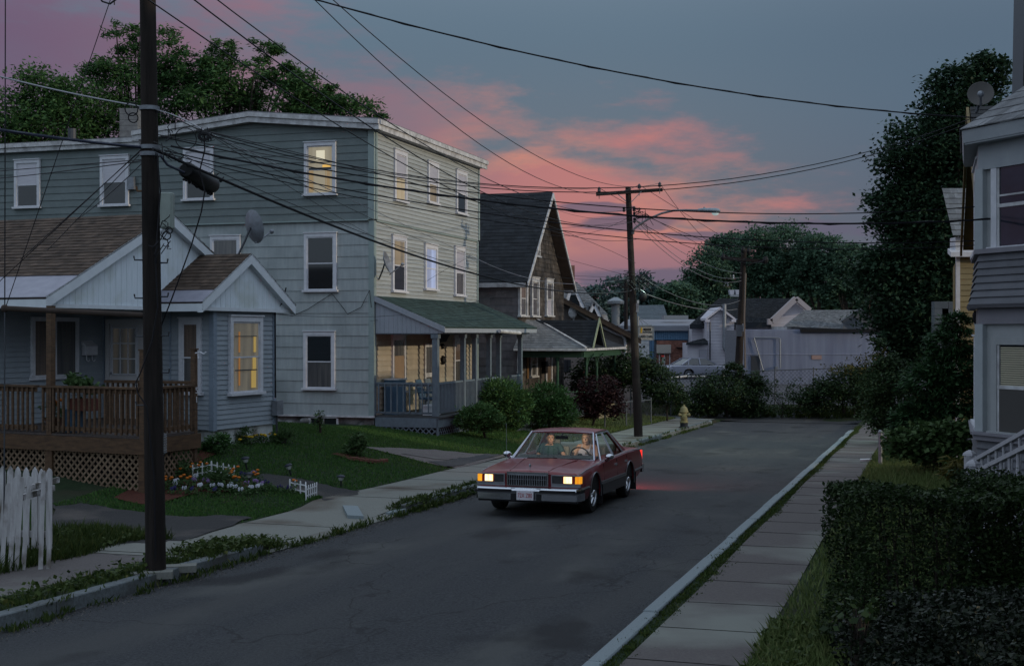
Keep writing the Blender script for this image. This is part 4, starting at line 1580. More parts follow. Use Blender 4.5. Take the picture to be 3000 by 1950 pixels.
mb.build('pot', mat('clay_pot', (.10, .05, .035), rough=.8), o)
P, C, O = crown_points([(DF.p(t, FLZ + .42, -.4), (.2, .2, .16), 1)], 200, 14, .3)
quads_mesh('foliage', leaves(P, .09, .5, .3), M['leaf_vine'], o)
mb = MB()
for k in range(6):
 mb.ball(DF.p(t + RU_(-.18, .18), FLZ + RU_(.5, .62), -.4 + RU_(-.12, .14)), .035, 7, 5)
M['orange'] = mat('orange_petal', (.45, .13, .015), (.36, .10, .01), 20, .6)
mb.build('blossoms', M['orange'], o)
t, q = DF.hit(*z('g', 665, 690))
o = thing('plastic_tub', 'blue plastic tub standing on the deck behind the post', 'tub', DF.p(t, FLZ, -.4))
mb = MB()
mb.lathe(DF.p(t, FLZ, -.4), [(.17, 0), (.21, .42), (.22, .44), (.19, .43)], 16)
mb.build('body', BMT_['blue_paint'], o, smooth=True)
# ---------------------------------------------------------------- the dark shingled house behind
sh = thing('shingle_house', 'dark weathered shingle house with a steep gable and three tall warm-edged windows', 'house', sn(53.5, 19, gz_sn(53.5, 15.5)))
M['old_shingle'] = mat('weathered_wood_shingle', (.085, .074, .066), (.030, .028, .028), 3.5, .9, stretch=(1, 1, .35), island=.4, bump=.4, c3=(.02, .02, .022), s3=.9)
M['grey_asbestos'] = mat('grey_asbestos_shingle', (.17, .155, .16), (.12, .112, .118), 4, .85, island=.14, c3=(.13, .105, .10), s3=.8)
GS0, GN = 50.0, 15.5
HW = Wall(sn(GS0, GN), SD, -ND)
HS = Wall(sn(GS0, GN), ND, -SD)
LH = 6.9
ze, za = 5.0, 8.62
mb = MB()
zb = -1.2
mb.prism([HW.p(0, zb, -.02), HW.p(LH, zb, -.02), HW.p(LH, ze, -.02), HW.p(LH / 2, za - .1, -.02), HW.p(0, ze, -.02)], ND * 11)
mb.build('wall', M['old_shingle'], sh)
mb = MB()
HW.clap(mb, [(.02, zb), (LH, zb), (LH, ze), (.02, ze)], .19, .022, nt=34)
HW.clap(mb, [(0.02, ze), (LH, ze), (LH / 2, za - .15)], .19, .022, nt=22)
mb.build('siding', M['old_shingle'], sh)
mb = MB()
HS.clap(mb, [(.0, zb), (11, zb), (11, ze), (.0, ze)], .30, .016, nt=24)
mb.build('siding', M['grey_asbestos'], sh)
rmat = M['black_shingle']
sl = (za - ze) / (LH / 2)
for sg in (-1, 1):
 te = -.28 if sg < 0 else LH + .28
 ez = ze - .28 * sl + .1
 A, D = HW.p(te, ez, .45), HW.p(LH / 2, za + .1, .45)
 Bq, Cq = HW.p(te, ez, -11.3), HW.p(LH / 2, za + .1, -11.3)
 if (Bq - A).cross(D - A).z < 0:
  A, Bq, Cq, D = Bq, A, D, Cq
 n = (Bq - A).cross(D - A).normalized()
 mb = MB()
 mb.courses(A, Bq, Cq, D, 26, 40, .014, .4)
 mb.prism([A - n * .004, Bq - n * .004, Cq - n * .004, D - n * .004], -n * .05)
 r = mb.build('roof', rmat, sh)
 E0, E1 = HW.p(te, ez - .07, .47), HW.p(LH / 2, za + .03, .47)
 mb = MB()
 mb.prism([E0 + UP * -.16, E0 + UP * .02, E1 + UP * .02, E1 + UP * -.18], HW.n * .05)
 mb.build('rake', M['trim_old'], r)
 mb = MB()
 mb.prism([E0 + UP * -.16, E0 + UP * -.13, E1 + UP * -.15, E1 + UP * -.18], HW.n * -.47)
 mb.build('soffit', mat('brown_soffit', (.13, .095, .07), (.09, .065, .05), 4, .8) if 'brown_soffit' not in BMT_ else BMT_['brown_soffit'], r)
 mb = MB()
 mb.prism([HW.p(te, ez - .2, .4), HW.p(te + .12 * -sg, ez - .2, .4), HW.p(te + .12 * -sg, ez - .02, .4), HW.p(te, ez - .02, .4)], ND * 11)
 mb.build('eave_board', M['trim_old'], r)
for (x0, y0, x1, y1, up, lo) in ((325, 615, 382, 892, 'glass_tan', 'glass_mid'), (408, 622, 462, 895, 'glass_mid', 'glass_mid'), (511, 632, 560, 892, 'glass_mid', 'glass_blind')):
 window(sh, HW, z('d', x0, y0) + z('d', x1, y1), up, lo, casing='trim_old', tw=.17, proud=.10, base=.01)
t0, z1 = HW.hit(*z('d', 424, 362))
t1, z0 = HW.hit(*z('d', 472, 480))
fr = window(sh, HW, (t0, z0, t1, z1), 'glass_mid', 'glass_mid', px=False, casing='trim_old', tw=.1, base=.01)
mb = MB()
mb.prism([HW.p(t0, z1 + .04, .03), HW.p(t1, z1 + .04, .03), HW.p((t0 + t1) / 2 + .1, z1 + .75, .03)], HW.n * .05)
mb.build('pediment', M['trim_old'], fr)
t0, z1 = HW.hit(*z('d', 512, 1122))
t1, _ = HW.hit(*z('d', 556, 1122))
zf = -.42
mb = MB()
for (a0, a1, b0, b1) in ((t0, t0 + .14, zf, z1), (t1 - .14, t1, zf, z1), (t0 + .14, t1 - .14, z1 - .2, z1), (t0 + .14, t1 - .14, zf, zf + .25), (t0 + .14, t1 - .14, zf + .95, zf + 1.08)):
 HW.box(mb, a0, a1, b0, b1, .02, .08)
d = mb.build('door', M['trim'], sh)
mb = MB()
HW.box(mb, t0 + .14, t1 - .14, zf + .25, z1 - .2, .03, .05)
mb.build('pane', M['glass_tan'], d)
t0, z1 = HW.hit(*z('d', 408, 1130))
t1, z0 = HW.hit(*z('d', 453, 1310))
window(sh, HW, (t0, z0, t1, z1), 'glass_tan', 'glass_mid', px=False, casing='trim_old', tw=.12, base=.01)
t0, z1 = HW.hit(*z('d', 320, 1135))
t1, z0 = HW.hit(*z('d', 345, 1280))
window(sh, HW, (t0, z0, t1, z1), 'glass_tan', 'glass_mid', px=False, casing='trim_old', tw=.1, base=.01)
GP = mat('green_paint', (.035, .085, .055), (.028, .065, .042), 6, .6)
pr0 = MB()
pr0.prism([sn(49.9, 15.48, zf - .06), sn(49.9, 13.0, zf - .06), sn(56.8, 13.0, zf - .06), sn(56.8, 15.48, zf - .06)], UP * .06)
pp = pr0.build('porch', mat('porch_grey_floor', (.10, .10, .10), rough=.8), sh)
zr, zeh = 3.35, 2.20
L1, L2, R2, R1 = sn(49.6, 15.55, zeh), sn(49.95, 12.7, zeh), sn(57, 12.7, zeh), sn(57, 15.5, zeh)
T1, T2 = sn(51.0, 15.5, zr), sn(55.5, 15.5, zr)
mb = MB()
mb.courses(L1, L2, T1 + (T2 - T1) * .35, T1, 12, 14, .014, .4)
pm = mb.build('porch_roof', M['grey_shingle'], pp)
mb = MB()
mb.courses(L2, R2, T2, T1 + (T2 - T1) * .35, 12, 26, .014, .4)
mb.build('porch_roof', M['black_shingle'], pp)
mb = MB()
mb.bar(L1 + UP * -.05, L2 + UP * -.05, .04, .09)
mb.bar(L2 + UP * -.05, R2 + UP * -.05, .04, .09)
mb.bar(L2 + UP * .03, T1 + (T2 - T1) * .35 + UP * .04, .10, .05)
mb.build('eave_trim', M['trim_old'], pm)
mb = MB()
mb.bar(sn(50.1, 15.4, zeh - .24), sn(50.3, 12.95, zeh - .24), .1, .24)
mb.bar(sn(50.36, 12.95, zeh - .24), sn(57, 12.95, zeh - .24), .1, .24)
mb.build('porch_beam', GP, pp)
pz, ph_ = 2.18, 3.32
for sg in (-1, 1):
 s_e = 52.2 + sg * 1.12
 A, D = sn(s_e, 12.78, pz - .05), sn(52.2, 12.78, ph_)
 Bq, Cq = sn(s_e, 15.5, pz - .05), sn(52.2, 15.5, ph_)
 if (Bq - A).cross(D - A).z < 0:
  A, Bq, Cq, D = Bq, A, D, Cq
 mb = MB()
 mb.courses(A, Bq, Cq, D, 10, 12, .014, .4)
 n = (Bq - A).cross(D - A).normalized()
 mb.prism([A - n * .004, Bq - n * .004, Cq - n * .004, D - n * .004], -n * .04)
 r = mb.build('portico_roof', M['black_shingle'], pp)
 mb = MB()
 E0, E1 = sn(s_e, 12.74, pz - .12), sn(52.2, 12.74, ph_ - .05)
 mb.prism([E0, E0 + UP * .14, E1 + UP * .14, E1], -ND * .05)
 mb.build('rake', mat('pale_green_paint', (.30, .33, .22), (.2, .24, .16), 5, .6) if 'pale_green_paint' not in BMT_ else BMT_['pale_green_paint'], r)
for s_p, n_p in ((50.3, 13.95), (51.35, 13.05), (53.1, 13.05), (56.6, 13.1)):
 mb = MB()
 P = sn(s_p, n_p, zf)
 mb.box(P - SD * .07 - ND * .07, SD * .14, ND * .14, UP * .9)
 mb.lathe(P + UP * .9, [(.06, 0), (.085, .05), (.06, .1), (.05, .6), (.055, 1.2), (.085, 1.3), (.085, 1.4)], 8)
 mb.box(P - SD * .08 - ND * .08 + UP * 2.3, SD * .16, ND * .16, UP * (zeh - .36 - zf - 2.3 + .02))
 mb.build('post', GP, pp)
for s_p, dr in ((51.45, 1), (53.0, -1)):
 mb = MB()
 P = sn(s_p, 13.05, 2.0)
 mb.tube([P + UP * -.55, P + SD * dr * .1 + UP * -.2, P + SD * dr * .38 + UP * -.04], .03, 6)
 mb.tube([P + UP * -.3 + SD * dr * .05, P + SD * dr * .2 + UP * -.15, P + SD * dr * .15 + UP * -.02], .025, 6)
 mb.tube([P + UP * -.55, P - ND * .1 + UP * -.2, P - ND * .3 + UP * -.04], .03, 6)
 mb.build('bracket', GP, pp)
mb = MB()
mb.bar(sn(51.0, 12.98, zf + .9), sn(50.2, 14.0, zf + .9), .07, .07)
mb.build('porch_rail', GP, pp)
mb = MB()
mb.box(sn(53.3, 13.0, zf - .8), SD * 3.4, ND * .04, UP * 1.4)
mb.build('porch_apron', mat('tan_board', (.22, .19, .13), (.18, .155, .10), 4, .7), pp)
mb = MB()
mb.bar(sn(53.3, 13.0, zf + .68), sn(56.8, 13.0, zf + .68), .1, .1)
mb.build('porch_rail', GP, pp)
t, q = HW.hit(*z('d', 497, 1250))
mb = MB()
HW.box(mb, t - .2, t + .15, q - .25, q + .25, .03, .2)
mb.build('mail_slot_box', M['black'], sh)
t, q = HW.hit(*z('d', 388, 1200))
mb = MB()
HW.box(mb, t - .1, t + .1, q - .75, q + .75, .03, .06)
mb.build('wall_ornament', mat('ornament_brown', (.16, .09, .04), rough=.6), sh)
# ---------------------------------------------------------------- beige workshop with a brown roof
wk = thing('workshop', 'beige gabled workshop with a pinkish block base, brown roof edge and white drainpipe', 'workshop', sn(66, 18, -1))
KW = Wall(sn(62, 13.45), ND, -SD)
KL = 15.1
KD = V_((.05, 1, 0)).normalized()
zb0 = -1.3
zrl, zrr = 6.45, 2.55
mb = MB()
prof = [(0, zb0), (KL, zb0), (KL, zrr), (KL / 2, zrl), (0, zrr)]
mb.prism([KW.p(t, q, 0) for t, q in prof], KD * 9)
mb.build('wall', mat('pink_stucco', (.26, .215, .20), (.23, .19, .178), 2, .85, c3=(.20, .165, .16), s3=.5, bump=.15), wk)
mb = MB()
KW.clap(mb, [(0.02, 2.1), (KL, 2.1), (KL, zrr), (KL / 2, zrl), (.02, zrr)], .16, .022)
mb.build('siding', mat('taupe_siding', (.155, .135, .125), (.135, .118, .11), 3, .7, island=.06), wk)
for sg in (0, 1):
 te = -.5 if sg == 0 else KL + .5
 zz = zrr - .5 * (zrl - zrr) / (KL / 2)
 A, D = KW.p(te, zz + .12, .5), KW.p(KL / 2, zrl + .12, .5)
 mb = MB()
 mb.prism([A, D, D + UP * .12, A + UP * .12], KD * 10)
 r = mb.build('roof', M['brown_shingle'], wk)
 mb = MB()
 mb.prism([A + UP * -.14 + KW.n * .03, D + UP * -.14 + KW.n * .03, D + UP * -.02 + KW.n * .03, A + UP * -.02 + KW.n * .03], KW.n * .04)
 mb.prism([A + UP * -.04, D + UP * -.04, D + UP * -.01, A + UP * -.01], KD * .45)
 mb.build('fascia', mat('brown_fascia', (.11, .075, .05), (.08, .055, .04), 4, .7) if 'brown_fascia' not in BMT_ else BMT_['brown_fascia'], r)
mb = MB()
path = []
for x, y in ((722, 850), (760, 878), (890, 958), (1010, 1015), (1052, 1028), (1072, 1050), (1076, 1090), (1076, 1330)):
 t, q = KW.hit(*z('d', x, y), d=.12)
 path.append(KW.p(t, q, .12))
mb.tube(path, .075, 9)
mb.build('drainpipe', M['trim'], wk, smooth=True)
t0, z1 = KW.hit(*z('d', 605, 1225))
t1, z0 = KW.hit(*z('d', 628, 1278))
mb = MB()
KW.box(mb, t1, t0, z0, z1, .01, .05)
mb.build('window', M['glass_dark'], wk)
mb = MB()
for x in (662, 682):
 t, q = KW.hit(*z('d', x, 1240))
 KW.box(mb, t - .1, t + .1, q - .3, q + .3, .005, .03)
mb.build('vent', M['steel_dark'], wk)
mb = MB()
t, q = KW.hit(*z('d', 720, 870))
mb.ball(KW.p(t, q, .3), (.22, .12, .3), 8, 6)
mb.tube([KW.p(t, q, .1), KW.p(t, q - .6, .2)], .05, 6)
mb.build('weatherhead', M['trim_old'], wk)
mb = MB()
c = at(*z('d', 1008, 960), 70)
mb.lathe(c, [(.22, 0), (.22, 1.1), (.45, 1.15), (.45, 1.3), (.1, 1.5)], 12)
o = mb.build('roof_ventilator', M['galv'], smooth=True)
tag(o, 'mushroom-shaped metal roof ventilator rising behind the beige workshop', 'ventilator')
# ---------------------------------------------------------------- far house with two white gable dormers
vh = thing('gabled_house', 'far grey-roofed house with two white pointed dormers and a brick chimney', 'house', at(1700, 1080, 95))
Y = 95
def fp(x, y, dy=0, k='d'):
 return at(*z(k, x, y), Y + dy)
mb = MB()
mb.prism([fp(560, 1060), fp(1000, 1060), fp(945, 880), fp(560, 880)], V_((0, 8, 0)))
mb.build('wall', M['trim_old'], vh)
mb = MB()
mb.courses(fp(560, 885, -.6), fp(955, 885, -.6), fp(735, 655, 4), fp(600, 655, 4), 20, 24, .04, .4)
r = mb.build('roof', M['grey_shingle'], vh)
mb = MB()
c = fp(672, 662, 4)
for i in range(8):
 mb.box(c + V_((-.52, -.3, -.3 + i * .2)), (1.05, 0, 0), (0, .9, 0), (0, 0, .19))
mb.build('chimney', mat('old_brick', (.22, .11, .08), (.15, .08, .065), 8, .9), r)
for (ax, ay, lx, rx, by) in ((706, 664, 655, 782, 838), (855, 808, 818, 898, 900)):
 d = MB()
 A, Lp, Rp = fp(ax, ay, -1.4), fp(lx, by, -1.4), fp(rx, by, -1.4)
 d.prism([Lp, Rp, A], V_((0, 2.5, 0)))
 dm = d.build('dormer', M['trim'], vh)
 d = MB()
 for P in (Lp, Rp):
  d.bar(P + V_((0, -.1, 0)), A + V_((0, -.1, .0)), .3, .22)
 d.build('rake', M['trim'], dm)
 d = MB()
 m0 = (Lp + Rp) / 2 + (A - (Lp + Rp) / 2) * .25
 d.prism([m0 + V_((-.4, -.06, -.5)), m0 + V_((.4, -.06, -.5)), m0 + V_((.4, -.06, .5)), m0 + V_((-.4, -.06, .5))], V_((0, .05, 0)))
 d.build('window', M['glass_dark'], dm)
 d = MB()
 for sgn, P in ((-1, Lp), (1, Rp)):
  E = P + V_((sgn * .25, -.3, -.2))
  T = A + V_((0, -.3, .12))
  d.prism([E, T, T + UP * .1, E + UP * .1], V_((0, 3.2, 0)))
 d.build('dormer_roof', M['grey_shingle'], dm)
# ---------------------------------------------------------------- buildings beyond the dead end
Y = 92
ash = thing('auto_shop', 'flat-roofed car shop with a blue corrugated band over a brick shopfront', 'shop', at(1850, 1110, 92))
def q8(x, y, dy=0):
 return at(*z('8', x, y), Y + dy)
def slab(mb, x0, y0, x1, y1, dy=0, dep=.2):
 a_, b_ = q8(x0, y1, dy), q8(x1, y0, dy)
 mb.box(a_, (b_.x - a_.x, 0, 0), (0, dep, 0), (0, 0, b_.z - a_.z))
mb = MB()
slab(mb, 360, 372, 890, 720, .3, 14)
mb.build('wall', mat('shop_wall', (.18, .19, .22), rough=.8), ash)
mb = MB()
A, Bq = q8(385, 366, -.2), q8(935, 366, -.2)
Cq, Dq = q8(935, 322, 14), q8(440, 322, 14)
mb.poly([A, Bq, Cq, Dq])
mb.prism([A, Bq, Bq + UP * -.35, A + UP * -.35], V_((0, .3, 0)))
r = mb.build('roof', mat('pale_flat_roof', (.20, .21, .24), (.16, .165, .19), .6, .8), ash)
mb = MB()
c = q8(787, 322, 6)
mb.box(c + V_((-.9, 0, 0)), (1.8, 0, 0), (0, 1.5, 0), (0, 0, .3))
mb.build('roof_unit', M['galv'], r)
mb = MB()
x = 530
while x < 893:
 if x < 632:
  y1 = 600
 else:
  y1 = 464
 slab(mb, x, 376, x + 4, y1, .0 if int(x / 6) % 2 else .12, .25)
 slab(mb, x + 4, 376, x + 6.5, y1, .1, .25)
 x += 6.5
mb.build('corrugated_band', mat('blue_corrugated', (.13, .23, .36), (.10, .19, .30), .8, .5), ash)
mb = MB()
for row in range(24):
 y0 = 470 + row * 9.4
 x = 652 - (row % 2) * 6
 while x < 862:
  x1 = min(x + 12.4, 862)
  if x1 - max(x, 652) > 2:
   slab(mb, max(x, 652), y0, x1 - .8, y0 + 8.6, RU_(.0, .02), .2)
  x += 12.4
mb.build('brick_wall', mat('shop_brick', (.25, .115, .085), (.18, .085, .07), 3, .9, island=.25), ash)
mb = MB()
slab(mb, 652, 498, 752, 557, -.3, .3)
sgn_ = mb.build('blank_sign_panel', mat('sign_panel', (.34, .31, .28), rough=.7), ash)
mb = MB()
for (x0, x1) in ((668, 673), (706, 709), (741, 746)):
 slab(mb, x0, 557, x1, 668, -.05, .15)
slab(mb, 668, 557, 746, 560, -.05, .15)
slab(mb, 668, 664, 746, 670, -.05, .15)
win = mb.build('window', M['trim'], ash)
mb = MB()
slab(mb, 673, 560, 741, 664, .1, .05)
mb.build('pane', glow_mat('shop_window', (.05, .06, .07), (.16, .17, .17), .5, 1.2, (.03, .035, .05)), win)
mb = MB()
slab(mb, 686, 573, 706, 582, .0, .05)
mb.build('window_sign', glow_mat('red_window_sign', (.2, .02, .02), (.30, .02, .015), .5), win)
mb = MB()
slab(mb, 690, 585, 712, 625, .0, .05)
mb.build('window_poster', mat('poster', (.35, .38, .25), (.25, .3, .3), 6, .6), win)
mb = MB()
slab(mb, 792, 515, 847, 521, -.3, .3)
slab(mb, 844, 490, 848, 521, -.3, .3)
mb.build('empty_sign_bracket', M['black'], ash)
mb = MB()
slab(mb, 526, 472, 600, 600, -.1, .15)
gd = mb.build('garage_door', M['trim_old'], ash)
for x in (528, 557):
 mb = MB()
 slab(mb, x, 505, x + 14, 518, -.14, .03)
 mb.build('pane', M['glass_dark'], gd)
Y = 78
sg = thing('shop_sign', 'white used-car sign board hanging from a tall pole behind the middle utility pole', 'sign', at(1870, 1100, 78))
c0, c1 = q8(527, 465), q8(631, 372)
mb = MB()
mb.box(c0, (c1.x - c0.x, 0, 0), (0, .12, 0), (0, 0, c1.z - c0.z))
bd = mb.build('board', mat('sign_face', (.40, .385, .345), (.36, .345, .31), 3, .6), sg)
mb = MB()
for (x0, y0, x1, y1) in ((524, 368, 634, 373), (524, 464, 634, 469), (523, 368, 528, 469), (630, 368, 635, 469)):
 slab(mb, x0, y0, x1, y1, -.03, .2)
mb.build('frame', M['galv'], bd)
TM = mat('sign_black', (.02, .02, .022), rough=.6)
TR = mat('sign_red', (.30, .03, .03), rough=.6)
TY = mat('sign_yellow', (.45, .28, .03), rough=.6)
def stext(s, x, y, h, m, sq=1.0):
 p = q8(x, y, -.02)
 return text_mesh('lettering', s, h * .4202 * 78 / F * 1.35, p, (1, 0, 0), UP, m, bd, .01, squeeze=sq)
stext('USED CARS', 578, 442, 17, TM, .78)
stext('AUTO SALES', 588, 411, 13, TM, .70)
stext('- - - - - - -', 570, 428, 9, TR, .8)
stext('- - - - - - - -', 580, 458, 7, TM)
mb = MB()
slab(mb, 560, 383, 613, 400, -.02, .03)
mb.build('name_oval', TM, bd)
stext('= = = = =', 587, 392, 10, BMT_['sign_face'], .62).location.y -= .02
mb = MB()
for (x, y, r_) in ((546, 385, 6), (545, 396, 8), (544, 410, 7)):
 c = q8(x, y, -.02)
 mb.ball(c, (r_ * .0085, .02, r_ * .011), 8, 6)
mb.build('emblem', TY, bd)
mb = MB()
a_ = q8(521, 365, .1)
mb.tube([at(1869, 1105, 78), q8(521, 300, .1)], .07, 8)
mb.tube([a_, q8(620, 363, .1)], .06, 6)
mb.build('pole', M['galv'], sg)
mb = MB()
slab(mb, 515, 188, 528, 270, .0, .12)
mb.build('upper_panel', M['trim_old'], sg)
mb = MB()
for x in (560, 600):
 mb.tube([q8(521, 305, .1), q8(x, 363, .1)], .02, 5)
mb.build('guy', M['galv'], sg)
Y = 90
wh = thing('white_house', 'white clapboard house with a big dark roof and a small front gable', 'house', at(2250, 1100, 90))
WS = mat('white_lap_siding', (.44, .43, .48), (.40, .39, .44), 2, .6, island=.04)
def lapwall(mb, pts, pitch, Yd):
 """clap a polygon given in z8 pixels on the plane Y = Yd"""
 W = Wall(V_((0, Yd, 0)), V_((1, 0, 0)), (0, -1, 0))
 W.clap(mb, [W.hit(*z('8', *p)) for p in pts], pitch, .03)
mb = MB()
slab(mb, 895, 362, 1720, 720, .4, 9)
mb.build('wall', WS, wh)
mb = MB()
lapwall(mb, [(895, 470), (1002, 470), (1002, 362), (895, 362)], .2, 90.3)
lapwall(mb, [(1190, 700), (1720, 700), (1720, 318), (1190, 318)], .2, 90.3)
mb.build('siding', WS, wh)
mb = MB()
A, Bq, Cq, Dq = q8(885, 358, -.4), q8(1450, 345, -.4), q8(1625, 176, 3), q8(1085, 176, 5)
mb.courses(A, Bq, Cq, Dq, 30, 40, .04, .4)
mb.prism([A, Bq, Bq + UP * -.3, A + UP * -.3], V_((0, .3, 0)))
rf = mb.build('roof', M['black_shingle'], wh)
mb = MB()
lapwall(mb, [(1452, 392), (1705, 392), (1705, 258), (1622, 180), (1452, 330)], .2, 89.4)
mb.build('gable', WS, wh)
mb = MB()
mb.bar(q8(1450, 338, -1), q8(1622, 176, -1), .5, .35)
mb.bar(q8(1622, 176, -1), q8(1718, 258, -1), .5, .3)
mb.bar(q8(1425, 338, -1), q8(1455, 338, -1), .5, .4)
mb.build('rake', mat('mauve_trim', (.30, .27, .28), rough=.7), rf)
mb = MB()
slab(mb, 1002, 335, 1192, 700, -1.6, 3)
fw_ = mb.build('front_wing', WS, wh)
mb = MB()
lapwall(mb, [(1004, 700), (1190, 700), (1190, 330), (1097, 256), (1004, 330)], .2, 88.3)
mb.build('siding', WS, fw_)
mb = MB()
for (x0, y0, x1, y1) in ((994, 330, 1097, 252), (1097, 252, 1200, 330)):
 a_, b_ = q8(x0, y0, -2), q8(x1, y1, -2)
 mb.prism([a_, b_, b_ + UP * .16, a_ + UP * .16], V_((0, 4.5, 0)))
mb.bar(q8(990, 331, -2), q8(1020, 331, -2), .3, .18)
mb.bar(q8(1172, 331, -2), q8(1203, 331, -2), .3, .18)
mb.build('gable_trim', WS, fw_)
mb = MB()
p0 = [q8(1124, 215, -1.95), q8(1124, 520, -1.95), q8(1128, 532, -1.95), q8(1144, 535, -1.95)]
mb.tube(p0, .13, 8)
mb.tube([q8(1146, 530, -1.95), q8(1146, 566, -1.95)], .08, 7)
for y in (310, 370, 475):
 mb.tube([q8(1124, y, -1.85), q8(1165, y, -1.85)], .03, 5)
mb.build('stove_pipe', M['steel'], fw_)
mb = MB()
mb.tube([q8(1024, 340, -2), q8(1024, 640, -2)], .05, 6)
mb.build('downpipe', M['steel_dark'], fw_)
mb = MB()
slab(mb, 866, 486, 1003, 700, -2.4, 2.5)
lt = mb.build('lean_to', WS, wh)
mb = MB()
A, Bq, Cq, Dq = q8(858, 488, -2.8), q8(1010, 488, -2.8), q8(1003, 448, -.2), q8(985, 452, -.2)
mb.courses(A, Bq, Cq, q8(940, 465, -.2), 7, 12, .03, .3)
mb.prism([A, Bq, Bq + UP * -.12, A + UP * -.12], V_((0, .1, 0)))
mb.build('lean_to_roof', M['black_shingle'], lt)
mb = MB()
slab(mb, 949, 531, 1001, 660, -2.5, .12)
mb.build('door', mat('grey_door', (.24, .24, .28), rough=.6), lt)
mb = MB()
mb.tube([q8(905, 640, -2.6), q8(946, 596, -2.6)], .06, 6)
mb.build('stair_rail', M['steel_dark'], lt)
Y = 84
gs = thing('grey_shed', 'low grey outbuilding with a long worn shingle roof behind the metal wall', 'shed', at(2400, 1100, 84))
mb = MB()
slab(mb, 1560, 372, 2185, 700, .5, 8)
mb.build('wall', M['trim_old'], gs)
mb = MB()
A, Bq, Cq, Dq = q8(1535, 372, -.3), q8(1945, 390, -.3), q8(2068, 256, 3), q8(1680, 258, 3)
mb.courses(A, Bq, Cq, Dq, 16, 30, .04, .5)
rr = mb.build('roof', M['grey_shingle'], gs)
mb = MB()
mb.prism([q8(1945, 392, -.4), q8(2192, 392, -.4), q8(2192, 352, -.4), q8(2068, 258, -.4), q8(1955, 340, -.4)], V_((0, .3, 0)))
mb.build('gable', mat('blue_grey_gable', (.13, .14, .16), (.11, .12, .14), 3, .8), gs)
mb = MB()
mb.bar(q8(1945, 340, -.8), q8(2068, 256, -.8), .3, .2)
mb.bar(q8(2068, 256, -.8), q8(2196, 356, -.8), .3, .2)
mb.build('rake', M['steel_dark'], rr)
Y = 76
cw = thing('metal_wall_building', 'long low building clad in pale violet-grey corrugated metal, with a rusty patch', 'warehouse', at(2400, 1120, 76))
mb = MB()
slab(mb, 1245, 396, 2330, 790, .3, 6)
mb.build('wall', M['steel'], cw)
mb = MB()
x = 1245
while x < 2330:
 y0 = 392 + (4 if x > 1650 else 0)
 slab(mb, x, y0, x + 3.2, 790, .0, .3)
 slab(mb, x + 3.2, y0, x + 6.0, 790, .07, .2)
 x += 6.0
mb.build('corrugated_cladding', mat('violet_metal', (.35, .385, .50), (.25, .28, .39), .9, .6, stretch=(2.5, 1, .18), c3=(.30, .305, .38), s3=.25), cw)
mb = MB()
slab(mb, 1245, 562, 2330, 565, -.03, .3)
mb.build('lap_joint', BMT_['violet_metal'], cw)
mb = MB()
slab(mb, 1657, 388, 2330, 412, -.15, .4)
mb.build('gutter', M['black'], cw)
mb = MB()
slab(mb, 1732, 572, 1802, 600, -.04, .1)
mb.build('rusty_patch', mat('rust_pink', (.36, .25, .23), (.28, .19, .17), 3, .8), cw)
mb = MB()
slab(mb, 1310, 575, 1372, 740, -.06, .1)
mb.build('door', M['steel_dark'], cw)
mb = MB()
pts = [q8(1330, 448, -.1), q8(1500, 450, -.1), q8(1512, 458, -.1), q8(1513, 660, -.1)]
mb.tube(pts, .03, 6)
mb.tube([q8(1330, 450, -.1), q8(1395, 680, -.1)], .03, 6)
mb.build('conduit', M['galv'], cw)
mb = MB()
slab(mb, 1480, 650, 1497, 664, -.2, .2)
mb.build('meter_box', M['galv'], cw)
Y = 110
fr_ = thing('far_roof_house', 'distant house of which only a blue-grey roof shows behind the sign', 'house', at(1930, 1050, 112))
mb = MB()
mb.prism([q8(470, 330), q8(720, 330), q8(720, 420), q8(470, 420)], V_((0, 6, 0)))
mb.build('wall', M['trim_old'], fr_)
mb = MB()
mb.courses(q8(455, 332, -1), q8(735, 332, -1), q8(700, 222, 4), q8(480, 225, 4), 12, 20, .05, .3)
mb.build('roof', mat('far_slate', (.085, .11, .13), (.07, .09, .11), 2, .8), fr_)
